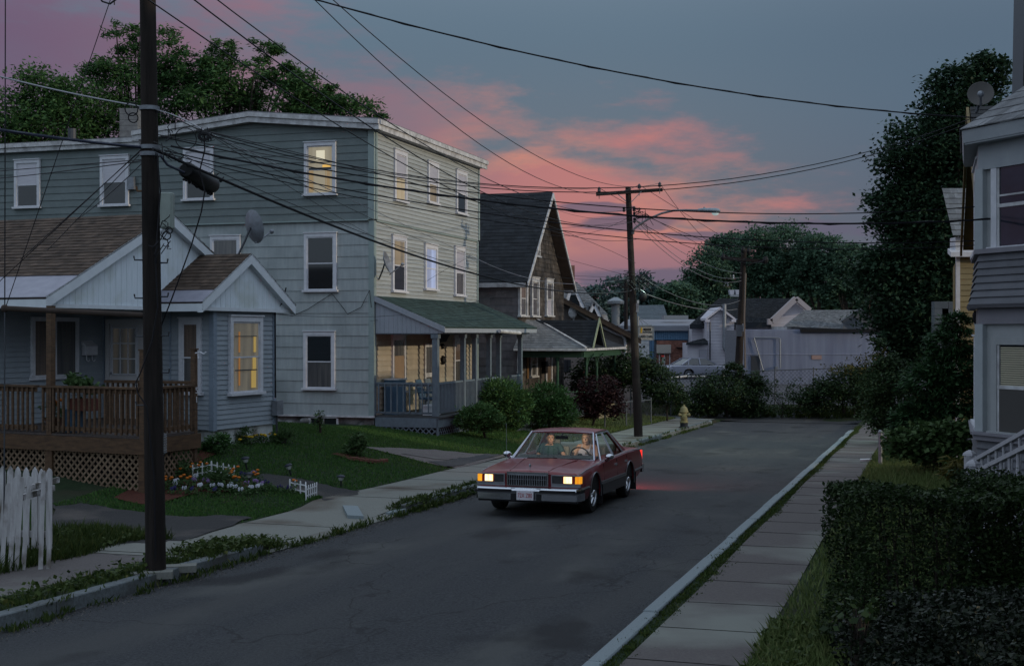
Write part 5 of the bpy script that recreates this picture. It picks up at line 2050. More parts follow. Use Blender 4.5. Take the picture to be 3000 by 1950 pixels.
# ---------------------------------------------------------------- grey bay-windowed house at the right edge
K = V_((.3562 * 19, 19, 0))
CD = V_((.375, -.927, 0)).normalized()        # splayed near side of the bay
K2 = K + SD * 2.57
gb = thing('bay_window_house', 'grey two-storey house with a projecting bay, pale trim and blinds in the lower window', 'house', K + V_((2, 0, .2)))
BF, BS = Wall(K, SD, ND), Wall(K, CD, (-1, -.4))
PALE = mat('pale_bay_paint', (.300, .315, .325), (.265, .28, .29), 4, .6)
GREY = mat('grey_lap_siding', (.125, .128, .145), (.105, .108, .122), 3, .65, island=.06)
BL = 2.6
core = [K, K2, K2 + V_((1.3, -.1, 0)) + SD * .2, K + CD * BL + ND * -1.6, K + CD * BL]
def zk(v):
 return H + (975 - v) * 19 / F
def bay_ring(mb, z0, z1, off=0.0, off2=None, depth=.1):
 """band round the bay's front and near side"""
 o2 = off if off2 is None else off2
 mid0 = K + (BF.n * off + BS.n * off) * .75
 mid1 = K + (BF.n * o2 + BS.n * o2) * .75
 a0, a1 = K2 + BF.n * off, K2 + BF.n * o2
 c0, c1 = K + CD * BL + BS.n * off, K + CD * BL + BS.n * o2
 def q(p, zz):
  return V_((p.x, p.y, zz))
 inn = -BF.n * depth
 ins = -BS.n * depth
 mb.add([q(a0, z0), q(mid0, z0), q(mid1, z1), q(a1, z1), q(a0 + inn, z0), q(mid0 + (inn + ins) * .6, z0), q(mid1 + (inn + ins) * .6, z1), q(a1 + inn, z1)],
 [(0, 1, 2, 3), (4, 7, 6, 5), (0, 4, 5, 1), (3, 2, 6, 7)])
 mb.add([q(mid0, z0), q(c0, z0), q(c1, z1), q(mid1, z1), q(mid0 + (inn + ins) * .6, z0), q(c0 + ins, z0), q(c1 + ins, z1), q(mid1 + (inn + ins) * .6, z1)],
 [(0, 1, 2, 3), (4, 7, 6, 5), (0, 4, 5, 1), (3, 2, 6, 7)])
zt = 5.55
mb = MB()
mb.prism([V_((p.x, p.y, -.4)) for p in core], UP * (zt + .4))
mb.build('wall', PALE, gb)
zs0, zsill, zw1, zfr, zb0, zb1, zw2s, zw2t = -.3, zk(1262), zk(986), zk(935), zk(892), zk(745), zk(727), zk(455)
mb = MB()
z0 = zs0
while z0 < zsill - .12:
 bay_ring(mb, z0, min(z0 + .112, zsill - .12), .075, .05)
 z0 += .112
mb.build('siding', GREY, gb)
mb = MB()
n = 7
for i in range(n):
 f0, f1 = i / n, (i + 1) / n
 fl = lambda f: .04 + .10 * (1 - f) ** 2
 bay_ring(mb, zb0 + (zb1 - zb0) * f0, zb0 + (zb1 - zb0) * f1, fl(f0) + .02, fl(f1))
mb.build('siding', GREY, gb)
TBM = mat('grey_violet_trim', (.20, .195, .22), (.18, .175, .2), 3, .6)
for grp in ([(zb0 - .05, zb0 - .003, .13, .16), (zb0 - .28, zb0 - .06, .045)], [(zsill - .12, zsill - .05, .10), (zsill - .045, zsill - .005, .13)], [(zb1 + .002, zb1 + .07, .09)]):
 mb = MB()
 for q_ in grp:
  bay_ring(mb, *q_)
 mb.build('trim_band', TBM, gb)
mb = MB()
CPM = mat('corner_post_paint', (.33, .36, .38), (.29, .32, .335), 4, .55)
mb = MB()
mb.bar(V_((K.x, K.y, zb0 - .28)), V_((K.x, K.y, zsill)), .16, .16, up=BS.n)
mb.build('corner_post', CPM, gb)
mb = MB()
mb.bar(V_((K.x, K.y, zb1 + .07)), V_((K.x, K.y, zt - .4)), .16, .16, up=BS.n)
mb.build('corner_post', CPM, gb)
tl, _ = BS.hit(*z('b', 1605, 700))
up_g, lo_g = 'glass_blind', 'glass_mid'
fr = MB()
for (zl, zh, nm) in ((zsill + .02, zw1, 'low'), (zw2s, zw2t, 'up')):
 t0, t1 = tl - .07, tl + 1.15
 mb = MB()
 BS.box(mb, t0, t0 + .11, zl, zh, 0, .06)
 BS.box(mb, t1 - .11, t1, zl, zh, 0, .06)
 BS.box(mb, t0 + .11, t1 - .11, zh - .11, zh, 0, .06)
 BS.box(mb, t0 - .05, t1 + .05, zl - .05, zl, 0, .10)
 fw_ = mb.build('window', M['trim'] if nm == 'up' else PALE, gb)
 mb = MB()
 zm = zl + (zh - zl) * (.43 if nm == 'up' else .47)
 BS.box(mb, t0 + .11, t1 - .11, zm - .025, zm + .025, .02, .05)
 BS.box(mb, t0 + .11, t0 + .15, zl, zh - .11, .02, .045)
 if nm == 'up':
  BS.box(mb, t0 + .15, t1 - .11, zm + .13, zm + .155, .02, .045)
 mb.build('sash', M['trim_old'], fw_)
 if nm == 'low':
  mb = MB()
  zz = zl + .06
  while zz < zh - .13:
   A = BS.p(t0 + .17, zz, .024)
   mb.box(A, BS.d * (t1 - t0 - .3), BS.n * .012 + UP * -.008, UP * .017)
   zz += .031
  mb.build('blind', mat('cream_blind', (.36, .335, .25), (.33, .305, .23), 2, .6), fw_)
  mb = MB()
  BS.box(mb, t0 + .15, t1 - .11, zl, zm - .03, .04, .045)
  mb.build('screen', mat('insect_screen', (.07, .068, .066), rough=.35), fw_)
  mb = MB()
  BS.box(mb, t0 + .15, t1 - .11, zm + .03, zh - .11, .012, .018)
  mb.build('pane', M['glass_dark'], fw_)
 else:
  mb = MB()
  BS.box(mb, t0 + .15, t1 - .11, zl, zh - .11, .02, .03)
  mb.build('pane', mat('blue_black_glass', (.018, .024, .038), (.010, .013, .02), 3, .08, spec=.8), fw_)
for zl, zh in ((zsill + .02, zw1), (zw2s, zw2t)):
 window(gb, BF, (.35, zl, 2.2, zh), 'glass_mid', 'glass_mid', px=False, tw=.16, casing='trim', proud=.06)
mb = MB()
bay_ring(mb, zk(425), zk(424) + .02, .19, .19, .3)
bay_ring(mb, zk(424) + .02, zk(400) + .08, .20, .22)
bay_ring(mb, zt - .42, zk(425), .05, .05)
ea = mb.build('eaves', mat('eave_pale', (.30, .325, .35), (.26, .285, .31), 3, .55), gb)
mb = MB()
ez = zk(400) + .09
mid = K + (BF.n + BS.n) * .75 * .24
far = K2 + BF.n * .24
near = K + CD * BL + BS.n * .24
back = SD * .9 + CD * 0
top1, top2 = K + SD * .5 - BF.n * 1.15, K + CD * (BL) - BS.n * 1.2
zr = ez + 1.15
v3 = lambda p, q: V_((p.x, p.y, q))
mb.courses(v3(far, ez), v3(mid, ez), v3(K - BF.n * 1.2 - BS.n * .2, zr), v3(K2 - BF.n * 1.2, zr), 9, 16, .014, .4)
mb.courses(v3(mid, ez), v3(near, ez), v3(near - BS.n * 1.7, zr), v3(K - BF.n * 1.2 - BS.n * .2, zr), 9, 16, .014, .4)
mb.build('roof', mat('pale_bay_shingle', (.20, .205, .215), (.14, .145, .155), 5, .85, island=.3, bump=.4, bscale=50), gb)
mw = at(2972, 300, 21.4)
MWL = Wall(V_((mw.x, mw.y, 0)), V_((.93, -.36, 0)), (-.3, -1))
mb = MB()
mb.prism([MWL.p(.0, -.3, -.02), MWL.p(4, -.3, -.02), MWL.p(4, 12, -.02), MWL.p(.10, 12, -.02)], V_((.40, 1, 0)) * 4)
mb.build('wall', GREY, gb)
mb = MB()
MWL.clap(mb, [(.12, 5.5), (4, 5.5), (4, 12), (.12, 12)], .115, .022)
mb.build('siding', mat('dark_olive_siding', (.085, .085, .082), (.07, .07, .068), 3, .7, island=.05), gb)
mb = MB()
mb.prism([MWL.p(-.06, 5.4, .0), MWL.p(.10, 5.4, .0), MWL.p(.24, 12, .0), MWL.p(.06, 12, .0)], MWL.n * .06)
mb.build('corner_board', mat('grey_corner_board', (.15, .155, .17), rough=.6), gb)
rp = at(2860, 330, 21.2)
M['dish_grey'] = mat('dish_grey', (.11, .105, .10), (.095, .09, .088), 4, .6)
dish('round satellite dish on a mast over the bay roof of the grey house', at(2873, 277, 21.2), V_((-.35, -1, .25)), .205, rp, m='dish_grey')
mb = MB()
mb.box(sn(9, -2.4, -.4), SD * 14.5, -ND * 8, UP * 9.4)
mb.build('unseen_main_block', GREY, gb)  # unseen house body, added and sized to keep low sun off the bungalow
c = at(*z('b', 1443, 205), 20.3)
mb = MB()
mb.lathe(c + UP * -.1, [(.02, 0), (.05, .05), (.06, .14), (.03, .2)], 8)
mb.tube([c + UP * .1, c + UP * .08 + V_((.1, .1, 0))], .012, 5)
mb.build('wall_lantern', M['black'], gb)
# ---------------------------------------------------------------- steps with white railings
st = thing('stair_railing', 'grey-white wooden stair railing with two square newels beside the hedge', 'railing', at(2840, 1480, 17.5))
RW = mat('railing_white', (.36, .36, .39), (.31, .31, .335), 5, .6)
for (nx, ny, ex, ey, Y0, Y1, nb) in ((1395, 1230, 1805, 1060, 17.6, 14.6, 9), (1418, 1305, 1805, 1175, 16.4, 13.4, 8)):
 b = at(*z('b', nx, ny), Y0)
 e_ = at(*z('b', ex + 120, ey - (50 if ny < 1250 else 42)), Y1)
 mb = MB()
 d = (V_((e_.x, e_.y, 0)) - V_((b.x, b.y, 0))).normalized()
 sd = V_((-d.y, d.x, 0))
 gz0 = gz(b.x, b.y)
 mb.box(V_((b.x, b.y, gz0)) - d * .06 - sd * .06, d * .125, sd * .125, UP * (b.z - gz0 - .03))
 mb.lathe(V_((b.x, b.y, b.z - .03)), [(.10, 0), (.09, .03), (.05, .06), (.01, .075)], 4)
 mb.build('newel', RW, st)
 s0, s1 = b + d * .06 + UP * -.12, e_ + UP * 0
 mb = MB()
 mb.bar(s0, s1, .065, .05)
 mb.build('handrail', RW, st)
 mb = MB()
 drop = V_((0, 0, -.70))
 mb.bar(s0 + drop, s1 + drop, .05, .05)
 mb.build('bottom_rail', RW, st)
 for i in range(nb):
  p = s0.lerp(s1, (i + .7) / nb)
  mb = MB()
  mb.lathe(p + drop, [(.02, 0), (.02, .12), (.026, .16), (.016, .22), (.02, .42), (.026, .5), (.018, .56), (.02, .68)], 7)
  mb.build('baluster', RW, st)
# ---------------------------------------------------------------- yellow house beyond
yh = thing('yellow_house', 'ochre-yellow clapboard house with a steep overhanging gable seen edge-on', 'house', sn(29, -4, 0))
YS = mat('ochre_siding', (.215, .165, .075), (.185, .14, .065), 3, .7, island=.06)
YN = -1.30
YW = Wall(sn(23.2, YN), SD, ND)
mb = MB()
mb.prism([YW.p(0, -.7, -.02), YW.p(10, -.7, -.02), YW.p(10, 5.0, -.02), YW.p(5, 7.2, -.02), YW.p(0, 5.0, -.02)], -ND * 9)
mb.build('wall', YS, yh)
mb = MB()
YW.clap(mb, [(0, -.6), (10, -.6), (10, 4.6), (0, 4.6)], .14, .024)
mb.build('siding', YS, yh)
mb = MB()
YW.clap(mb, [(0.05, 4.62), (9.95, 4.62), (9.6, 4.9), (5, 7.2), (.4, 4.9)], .18, .03, nt=30)
mb.build('gable_shingle', mat('slate_blue_shingle', (.05, .062, .08), (.036, .045, .058), 3, .85, island=.3), yh)
for sg in (-1, 1):
 te, zz = (5 + sg * 5.5), 4.85
 A, D = YW.p(te, zz, .5), YW.p(5, 7.35, .5)
 Bq, Cq = YW.p(te, zz, -9.4), YW.p(5, 7.35, -9.4)
 if (Bq - A).cross(D - A).z < 0:
  A, Bq, Cq, D = Bq, A, D, Cq
 n = (Bq - A).cross(D - A).normalized()
 mb = MB()
 mb.courses(A, Bq, Cq, D, 22, 30, .014, .4)
 r = mb.build('roof', M['black_shingle'], yh)
 mb = MB()
 mb.prism([A - n * .004, Bq - n * .004, Cq - n * .004, D - n * .004], -n * .06)
 mb.build('soffit', mat('ochre_soffit', (.16, .12, .05), (.12, .09, .04), 3, .7) if 'ochre_soffit' not in BMT_ else BMT_['ochre_soffit'], r)
 mb = MB()
 E0, E1 = YW.p(te, zz - .2, .52), YW.p(5, 7.15, .52)
 mb.prism([E0, E0 + UP * .2, E1 + UP * .2, E1], YW.n * .05)
 mb.build('rake', BMT_['ochre_soffit'], r)
for t in (3.0, 7.2):
 for zl in (.4, 3.0):
  window(yh, YW, (t, zl, t + 1.1, zl + 1.5), 'glass_dark', 'glass_mid', px=False, casing='trim', tw=.16, proud=.06)
EY = 33.4
we = MB()
a_, b_ = at(2797, 900, EY), at(2862, 900, EY)
we.box((a_.x, EY, -.7), (b_.x - a_.x + .6, 0, 0), SD * 2.6, (0, 0, 4.6 + .7 - .05))
wing = we.build('end_wing', YS, yh)
mb = MB()
W = Wall(V_((a_.x, EY, 0)), V_((1, 0, 0)), (0, -1, 0))
zt_ = H + (975 - 742) * EY / F
W.clap(mb, [(.12, -.6), (1.2, -.6), (1.2, zt_), (.12, zt_)], .14, .022)
mb.build('siding', mat('pale_ochre_siding', (.25, .205, .115), (.22, .18, .10), 3, .7, island=.05), wing)
mb = MB()
W.box(mb, .02, .12, -.6, zt_, 0, .05)
W.box(mb, -.02, 1.2, zt_ + .01, zt_ + .40, -.3, .12)
mb.prism([W.p(-.18, zt_, .0), W.p(1.2, zt_, .0), W.p(1.2, zt_ - .10, .25), W.p(-.18, zt_ - .10, .25)], UP * .12)
mb.build('trim', M['trim'], wing)
mb = MB()
mb.courses(W.p(-.15, zt_ + .42, .3), W.p(1.2, zt_ + .42, .3), W.p(1.2, zt_ + 1.75, -1.0), W.p(.0, zt_ + 1.75, -1.0), 9, 6, .02, .3)
mb.build('roof', M['grey_shingle'], wing)
gg = MB()
a_, b_ = at(2738, 882, 40), at(2800, 882, 40)
for i in range(9):
 zz = a_.z - .22 * (i + 1)
 x = a_.x - (.2 if i % 2 else 0)
 while x < b_.x + .4:
  gg.box((max(x, a_.x), 40, zz), (min(.42, b_.x + .8 - max(x, a_.x)), 0, 0), (0, .3, 0), (0, 0, .212))
  x += .43
gg.box((a_.x + .1, 40.3, -.9), (2.4, 0, 0), SD * 3, (0, 0, a_.z + .9 - .02))
o = gg.build('block_garage', mat('blue_grey_block', (.085, .10, .115), (.07, .082, .095), 3, .9, island=.12))
tag(o, 'low blue-grey block garage half hidden behind the spruce', 'garage')
# ---------------------------------------------------------------- utility poles, street lamp, cables
PB = ground_at(457, 1676)
PB.z = gz(PB.x, PB.y)
ptop = at(432, -60, PB.y + .15)
ptop = ptop + (ptop - PB) * .25
PA = (ptop - PB)
def on_pole1(v):
 """point on the near pole's axis seen at image row v"""
 lo, hi = 0.0, 1.0
 for _ in range(30):
  m = (lo + hi) / 2
  p = PB + PA * m
  if 975 - F * (p.z - H) / p.y > v:
   lo = m
  else:
   hi = m
 return PB + PA * lo
up = thing('utility_pole', 'nearest tall dark utility pole with steps and a pale box, beside the driveway', 'utility pole', PB, 'wooden utility poles')
mb = MB()
path, rad = [], []
for i in range(15):
 f = i / 14
 path.append(PB + PA * f + UP * (-.3 if i == 0 else 0))
 rad.append(.126 - .036 * f)
mb.tube(path, rad, 20)
mb.build('shaft', mat('old_pole_wood', (.024, .019, .017), (.012, .010, .009), 3, .9, stretch=(6, 6, .35), bump=.7, bscale=12, c3=(.008, .007, .007), s3=.8), up, smooth=True)
for (x, y, sg) in ((1010, 385, -1), (1010, 650, -1), (1005, 915, -1), (1165, 405, 1), (1168, 640, 1), (1170, 912, 1), (1170, 1168, 1), (1005, 1395, -1)):
 v = 600 + y * .4202
 p = on_pole1(v)
 mb = MB()
 d = V_((sg, -.15, 0)).normalized()
 mb.tube([p + d * .10, p + d * .205, p + d * .215 + UP * .05], .011, 6)
 mb.build('step', M['steel_dark'], up)
p = on_pole1(560)
mb = MB()
mb.tube([p + V_((-.09, 0, 0)), p + V_((-.16, -.02, .0)), p + V_((-.17, -.02, .06))], .014, 6)
mb.build('step', mat('rusty_steel', (.14, .075, .04), rough=.8), up)
p = on_pole1(618)
mb = MB()
c = at(491, 618, p.y - .05)
mb.box(c + V_((-.075, -.08, -.225)), (.15, .02, 0), (0, .12, 0), (-.0, 0, .45))
bx = mb.build('terminal_box', mat('pale_green_box', (.27, .31, .285), (.23, .265, .245), 5, .5), up)
bv = bx.modifiers.new('edge', 'BEVEL')
bv.width = .012
mb = MB()
mb.box(c + V_((-.055, -.088, -.20)), (.11, .015, 0), (0, .008, 0), (0, 0, .40))
mb.build('door', BMT_['pale_green_box'], bx)
for v, r in ((318, .125), (432, .126), (452, .126)):
 p = on_pole1(v)
 mb = MB()
 mb.lathe(p + UP * -.025, [(r - .01, 0), (r, 0), (r, .05), (r - .01, .05)], 18)
 mb.build('clamp', M['steel'], up, smooth=True)
def loop(c, r, ax, mb, n=14, w_=.008, sq=1.0):
 a = V_(ax).normalized()
 x = a.cross(UP).normalized()
 y = a.cross(x)
 mb.tube([V_(c) + x * r * math.cos(2 * math.pi * i / n) + y * r * sq * math.sin(2 * math.pi * i / n) for i in range(n + 1)], w_, 5, cap=False)
mb = MB()
for k in range(26):
 u = RU_(455, 520)
 v = random.choice((RU_(640, 720), RU_(300, 480)))
 p = at(u * .6 + 470 * .4, v, PB.y - .14)
 q = p + V_((RU_(-.12, .1), RU_(-.02, .02), RU_(-.25, .1)))
 mb.tube([p, p.lerp(q, .5) + V_((RU_(-.06, .06), -.03, RU_(-.06, .06))), q], .006, 5)
mb.build('loose_leads', M['wire'], up)
mb = MB()
for (u, v, r) in ((390, 345, .06), (385, 320, .08), (488, 690, .05), (495, 675, .04)):
 loop(at(u, v, PB.y - .12), r, (0, 1, .2), mb)
mb.build('coiled_leads', M['wire'], up)
mb = MB()
pts = [(460, 450), (470, 560), (455, 760), (462, 900), (445, 1000), (412, 1090), (398, 1120), (403, 1150), (430, 1190), (452, 1400), (456, 1640)]
mb.tube([at(u, v, PB.y - .14) for u, v in pts], .009, 6)
mb.build('ground_lead', M['wire'], up)
mb = MB()
p = at(480, 1300, PB.y - .10)
for k in range(12):
 mb.tube([p + V_((0, 0, -.12 + .02 * k)), p + V_((.04, -.01, -.10 + .02 * k)), p + V_((.0, -.015, -.09 + .02 * k))], .003, 4)
mb.build('mesh_holder', M['galv'], up)
p = on_pole1(924)
endp = at(14, 903, PB.y + .1)
mb = MB()
mb.tube([p, endp], [.036, .036], 10)
mb.ball(endp, .05, 9, 6)
mb.build('guy_strut', mat('strut_wood', (.055, .04, .033), (.035, .027, .023), 4, .8, stretch=(1, 5, 5)), up)
P2 = ground_at(1871, 1279)
P2.z = gz(P2.x, P2.y)
t2 = at(1840, 549, P2.y)
u2 = thing('utility_pole', 'middle utility pole carrying a cross-arm and the street lamp, behind the red car', 'utility pole', P2, 'wooden utility poles')
mb = MB()
A2 = t2 - P2
path = [P2 + A2 * (i / 12) + UP * (-.3 if i == 0 else 0) for i in range(13)]
mb.tube(path, [.155 - .06 * (i / 12) for i in range(13)], 16)
mb.build('shaft', M['pole'], u2, smooth=True)
ca0, ca1 = at(*z('7', 332, 238), P2.y - .16), at(*z('7', 1000, 192), P2.y - .05)
mb = MB()
mb.bar(ca0, ca1, .09, .115)
xa = mb.build('cross_arm', M['pole'], u2)
INS = []
for (x, y) in ((362, 180), (766, 148), (972, 130)):
 c = at(*z('7', x, y + 10), P2.y - .1)
 mb = MB()
 mb.tube([c + UP * -.32, c], .014, 6)
 mb.lathe(c + UP * -.08, [(.04, 0), (.065, .02), (.05, .07), (.06, .10), (.035, .15), (.02, .17)], 10)
 mb.build('insulator', M['steel_dark'], xa, smooth=True)
 INS.append(c + UP * .05)
for (x0, y0, x1, y1) in ((545, 232, 632, 308), (795, 200, 685, 318)):
 mb = MB()
 mb.bar(at(*z('7', x0, y0), P2.y - .14), at(*z('7', x1, y1), P2.y - .14), .03, .025)
 mb.build('brace', M['galv'], xa)
for (x, y) in ((612, 390), (713, 385), (716, 440), (718, 500)):
 c = at(*z('7', x, y), P2.y - .12)
 mb = MB()
 mb.lathe(c + UP * -.09, [(.02, 0), (.055, .03), (.04, .09), (.055, .15), (.02, .18)], 10)
 mb.build('spool_insulator', M['black'], u2, smooth=True)
mb = MB()
for k in range(24):
 p = at(*z('7', RU_(620, 820), RU_(1030, 1130)), P2.y - .2)
 q = p + V_((RU_(-.5, .7), 0, RU_(-.4, .2)))
 mb.tube([p, p.lerp(q, .5) + V_((.1, 0, RU_(-.3, .1))), q], .012, 4)
for k in range(10):
 p = at(*z('7', RU_(705, 740), RU_(390, 520)), P2.y - .2)
 q = p + V_((RU_(.1, .7), 0, RU_(-.5, .2)))
 mb.tube([p, p.lerp(q, .5) + V_((.15, 0, .15)), q], .010, 4)
loop(at(*z('7', 820, 1075), P2.y - .2), .12, (0, 1, 0), mb)
mb.build('loose_leads', M['wire'], u2)
mb = MB()
mb.box(at(*z('8', 518, 270), P2.y - .1) + V_((-.05, 0, 0)), (.1, 0, 0), (0, .06, 0), (0, 0, .3))
mb.build('tag_plate', M['steel'], u2)
lampc = at(*z('7', 1480, 420), P2.y - .7)
sl_ = thing('street_lamp', 'grey cobra-head street lamp on a curved arm over the road', 'street lamp', at(*z('7', 700, 610), P2.y - .15))
mb = MB()
pts = [(700, 640), (704, 605), (722, 580), (780, 535), (860, 485), (990, 430), (1110, 402), (1240, 396), (1370, 400)]
mb.tube([at(*z('7', x, y), P2.y - .15 - .5 * (x - 700) / 700) for x, y in pts], .038, 9)
mb.build('arm', mat('pale_steel_arm', (.16, .155, .17), rough=.5, metal=.4), sl_, smooth=True)
mb = MB()
mb.tube([at(*z('7', 700, 640), P2.y - .15), at(*z('7', 700, 600), P2.y - .15)], .06, 8)
mb.build('bracket', M['steel_dark'], sl_)
c = at(*z('7', 1470, 408), P2.y - .68)
hd = [(1358, 395, .06, .05), (1400, 393, .10, .07), (1470, 398, .14, .09), (1530, 400, .16, .095), (1565, 402, .13, .08), (1583, 404, .03, .03)]
mb = MB()
vs, fs = [], []
n = 14
for (x, y, hw, hh) in hd:
 p = at(*z('7', x, y + 4), P2.y - .68)
 for j in range(n):
  t = 2 * math.pi * j / n
  vs.append(p + V_((0, hw * math.cos(t), hh * math.sin(t) * (1.0 if math.sin(t) > 0 else .8))))
for i in range(len(hd) - 1):
 for j in range(n):
  q = (j + 1) % n
  fs.append((i * n + j, i * n + q, (i + 1) * n + q, (i + 1) * n + j))
fs.append(tuple(range(n))[::-1])
fs.append(tuple(range((len(hd) - 1) * n, len(hd) * n)))
mb.add(vs, fs)
hdo = mb.build('head', mat('lamp_grey', (.20, .25, .29), (.17, .21, .25), 5, .45, metal=.2), sl_, smooth=True, recalc=True)
mb = MB()
mb.tube([at(*z('7', 1422, 385), P2.y - .68), at(*z('7', 1422, 366), P2.y - .68)], .032, 8)
mb.build('photocell', BMT_['lamp_grey'], hdo)
mb = MB()
lc = at(*z('7', 1532, 424), P2.y - .68)
mb.ball(lc, (.125, .12, .10), 14, 9)
mb.build('lens', glow_mat('lamp_lens', (.4, .45, .45), (.42, .54, .54), .55), hdo, smooth=True)
ll = bpy.data.lights.new('lamp_light', 'SPOT')
ll.energy = 800
ll.color = (.72, 1.0, .82)
ll.spot_size = R(150)
ll.spot_blend = .8
ll.shadow_soft_size = .12
lo_ = bpy.data.objects.new('lamp_light', ll)
COL.objects.link(lo_)
lo_.location = lc + UP * -.16
P3 = at(2163, 1095, 74)
t3 = at(2180, 728, 74)
u3 = thing('utility_pole', 'leaning far utility pole with a tilted cross-arm in front of the white house', 'utility pole', P3, 'wooden utility poles')
mb = MB()
mb.tube([P3 + UP * -.6] + [P3 + (t3 - P3) * (i / 8) for i in range(9)], [.23] + [.225 - .08 * (i / 8) for i in range(9)], 14)
mb.build('shaft', M['pole'], u3, smooth=True)
mb = MB()
mb.bar(at(*z('7', 1592, 875), 73.7), at(*z('7', 2040, 915), 73.7), .16, .19)
xa3 = mb.build('cross_arm', M['pole_dark'], u3)
mb = MB()
mb.bar(at(*z('7', 1855, 960), 73.7), at(*z('7', 1940, 905), 73.7), .06, .06)
mb.build('brace', M['pole_dark'], xa3)
for (x, y) in ((1812, 790), (1870, 805), (2030, 895), (2045, 890), (1612, 865)):
 mb = MB()
 mb.lathe(at(*z('7', x, y + 8), 73.6), [(.04, -.2), (.10, -.1), (.13, 0), (.09, .12), (.05, .2)], 8)
 mb.build('insulator', M['black'], xa3)
mb = MB()
c0, c1 = at(*z('8', 1212, 440), 73.5), at(*z('8', 1250, 360), 73.5)
mb.box(c0, (c1.x - c0.x, 0, 0), (0, .4, 0), (0, 0, c1.z - c0.z))
mb.build('equipment_box', mat('dull_box', (.11, .115, .13), rough=.6), u3)
mb = MB()
c0, c1 = at(*z('8', 1254, 405), 73.4), at(*z('8', 1266, 352), 73.4)
mb.box(c0, (c1.x - c0.x, 0, 0), (0, .2, 0), (0, 0, c1.z - c0.z))
mb.build('marker', M['trim_old'], u3)
mb = MB()
mb.tube([at(*z('8', 1272, 0), 73.4), at(*z('8', 1262, 300), 73.4), at(*z('8', 1268, 660), 73.4)], .05, 6)
mb.build('conduit', mat('tan_conduit', (.16, .13, .11), rough=.7), u3)
u4 = thing('utility_pole', 'thin distant pole with two short insulator cross-arms above the white roof', 'utility pole', at(2115, 990, 150), 'wooden utility poles')
mb = MB()
mb.tube([at(2112, 985, 150), at(2113, 812, 150)], .16, 8)
mb.build('shaft', M['pole'], u4)
for (x0, x1, y) in ((1092, 1202, 40), (1045, 1165, 95)):
 mb = MB()
 mb.bar(at(*z('8', x0, y), 149.6), at(*z('8', x1, y), 149.6), .2, .2)
 a_ = mb.build('cross_arm', mat('rusty_arm', (.15, .09, .07), rough=.8) if 'rusty_arm' not in BMT_ else BMT_['rusty_arm'], u4)
 for k in range(5):
  mb = MB()
  c = at(*z('8', x0 + (x1 - x0) * (k + .3) / 5, y - 8), 149.6)
  mb.lathe(c + UP * -.15, [(.06, 0), (.13, .1), (.08, .25), (.12, .35), (.04, .5)], 6)
  mb.build('insulator', M['trim'], a_)
mb = MB()
mb.bar(at(*z('8', 1102, 120), 149.6), at(*z('8', 1068, 97), 149.6), .12, .12)
mb.bar(at(*z('8', 1102, 120), 149.6), at(*z('8', 1140, 60), 149.6), .12, .12)
mb.build('brace', M['galv'], u4)
tw = thing('transformer_pair', 'pair of silver pole-mounted transformer boxes left of the leaning far pole', 'transformers', at(2152, 868, 100))  # plain transformer boxes, no lamps in them
mb = MB()
for x0, x1, tp in ((1160, 1192, 116), (1200, 1230, 115)):
 a_, b_, c_, d_ = at(*z('8', x0 + 6, 150), 100), at(*z('8', x1 - 2, 150), 100), at(*z('8', x1, tp), 100), at(*z('8', x0, tp), 100)
 mb.prism([a_, b_, c_, d_], V_((0, .7, 0)))
mb.build('boxes', mat('silver_box', (.30, .32, .38), (.26, .28, .33), 2, .5), tw)
mb = MB()
mb.tube([at(*z('8', 1165, 158), 100), at(*z('8', 1235, 160), 100)], .08, 6)
mb.build('bracket', M['galv'], tw)
u5 = thing('utility_pole', 'slim dark pole just left of the middle pole, far down the street', 'utility pole', at(1833, 965, 88), 'wooden utility poles')
mb = MB()
mb.tube([at(1834, 965, 88), at(1833, 828, 88)], .13, 8)
mb.build('shaft', M['pole_dark'], u5)
mb = MB()
mb.bar(at(1822, 842, 87.8), at(1846, 842, 87.8), .1, .1)
mb.build('cross_arm', M['pole_dark'], u5)
# ---------------------------------------------------------------- cables
def wire(pts, r, label, m='wire', cat='cable', group='overhead cables', n=26, name='overhead_cable', seg=None, free=False):
 """hang a cable between two (u, v, depth) points through a middle pixel; pts may also be Vectors"""
 P = [p if isinstance(p, Vector) else at(*p) for p in (pts[0], pts[-1])]
 A_, B_ = P
 sag = 0.0
 if len(pts) == 3:
  mu, mv = pts[1][:2]
  lo, hi = 0.0, 1.0
  uA = 1500 + F * A_.x / A_.y
  uB = 1500 + F * B_.x / B_.y
  for _ in range(40):
   f = (lo + hi) / 2
   q = A_.lerp(B_, f)
   uq = 1500 + F * q.x / q.y
   if (uq < mu) == (uA < uB):
    lo = f
   else:
    hi = f
  q = A_.lerp(B_, lo)
  zt_ = H + (975 - mv) * q.y / F
  sag = (q.z - zt_) / max(4 * lo * (1 - lo), .02)
 path = []
 for i in range(n + 1):
  f = i / n
  q = A_.lerp(B_, f)
  q.z -= sag * 4 * f * (1 - f)
  path.append(q)
 mb = MB()
 r *= .66
 mb.tube(path, r, 6)
 if m == 'wire' and r > .0095 and r < .0145:
  mb.tube([p + V_((0, 0, r * 1.3 * math.sin(i * 2.1))) + V_((r * math.cos(i * 2.1), 0, 0)) for i, p in enumerate(path)], r * .6, 5)
 o = mb.build(name, M[m], smooth=True, angle=60)
 return tag(o, label, cat, group)
D1, D2 = PB.y - .1, P2.y - .1
RH = at(2850, 346, 19.2)
wire([(690, -70, 15.5), (1890, 227), (2880, 346, 19.0)], .015, 'thick twisted cable arching from the top of the photo to the bay house')
wire([(250, -130, 13), (1255, 520), (1868, 700, D2)], .012, 'lowest of the three parallel cables crossing the roof corner of the big house')
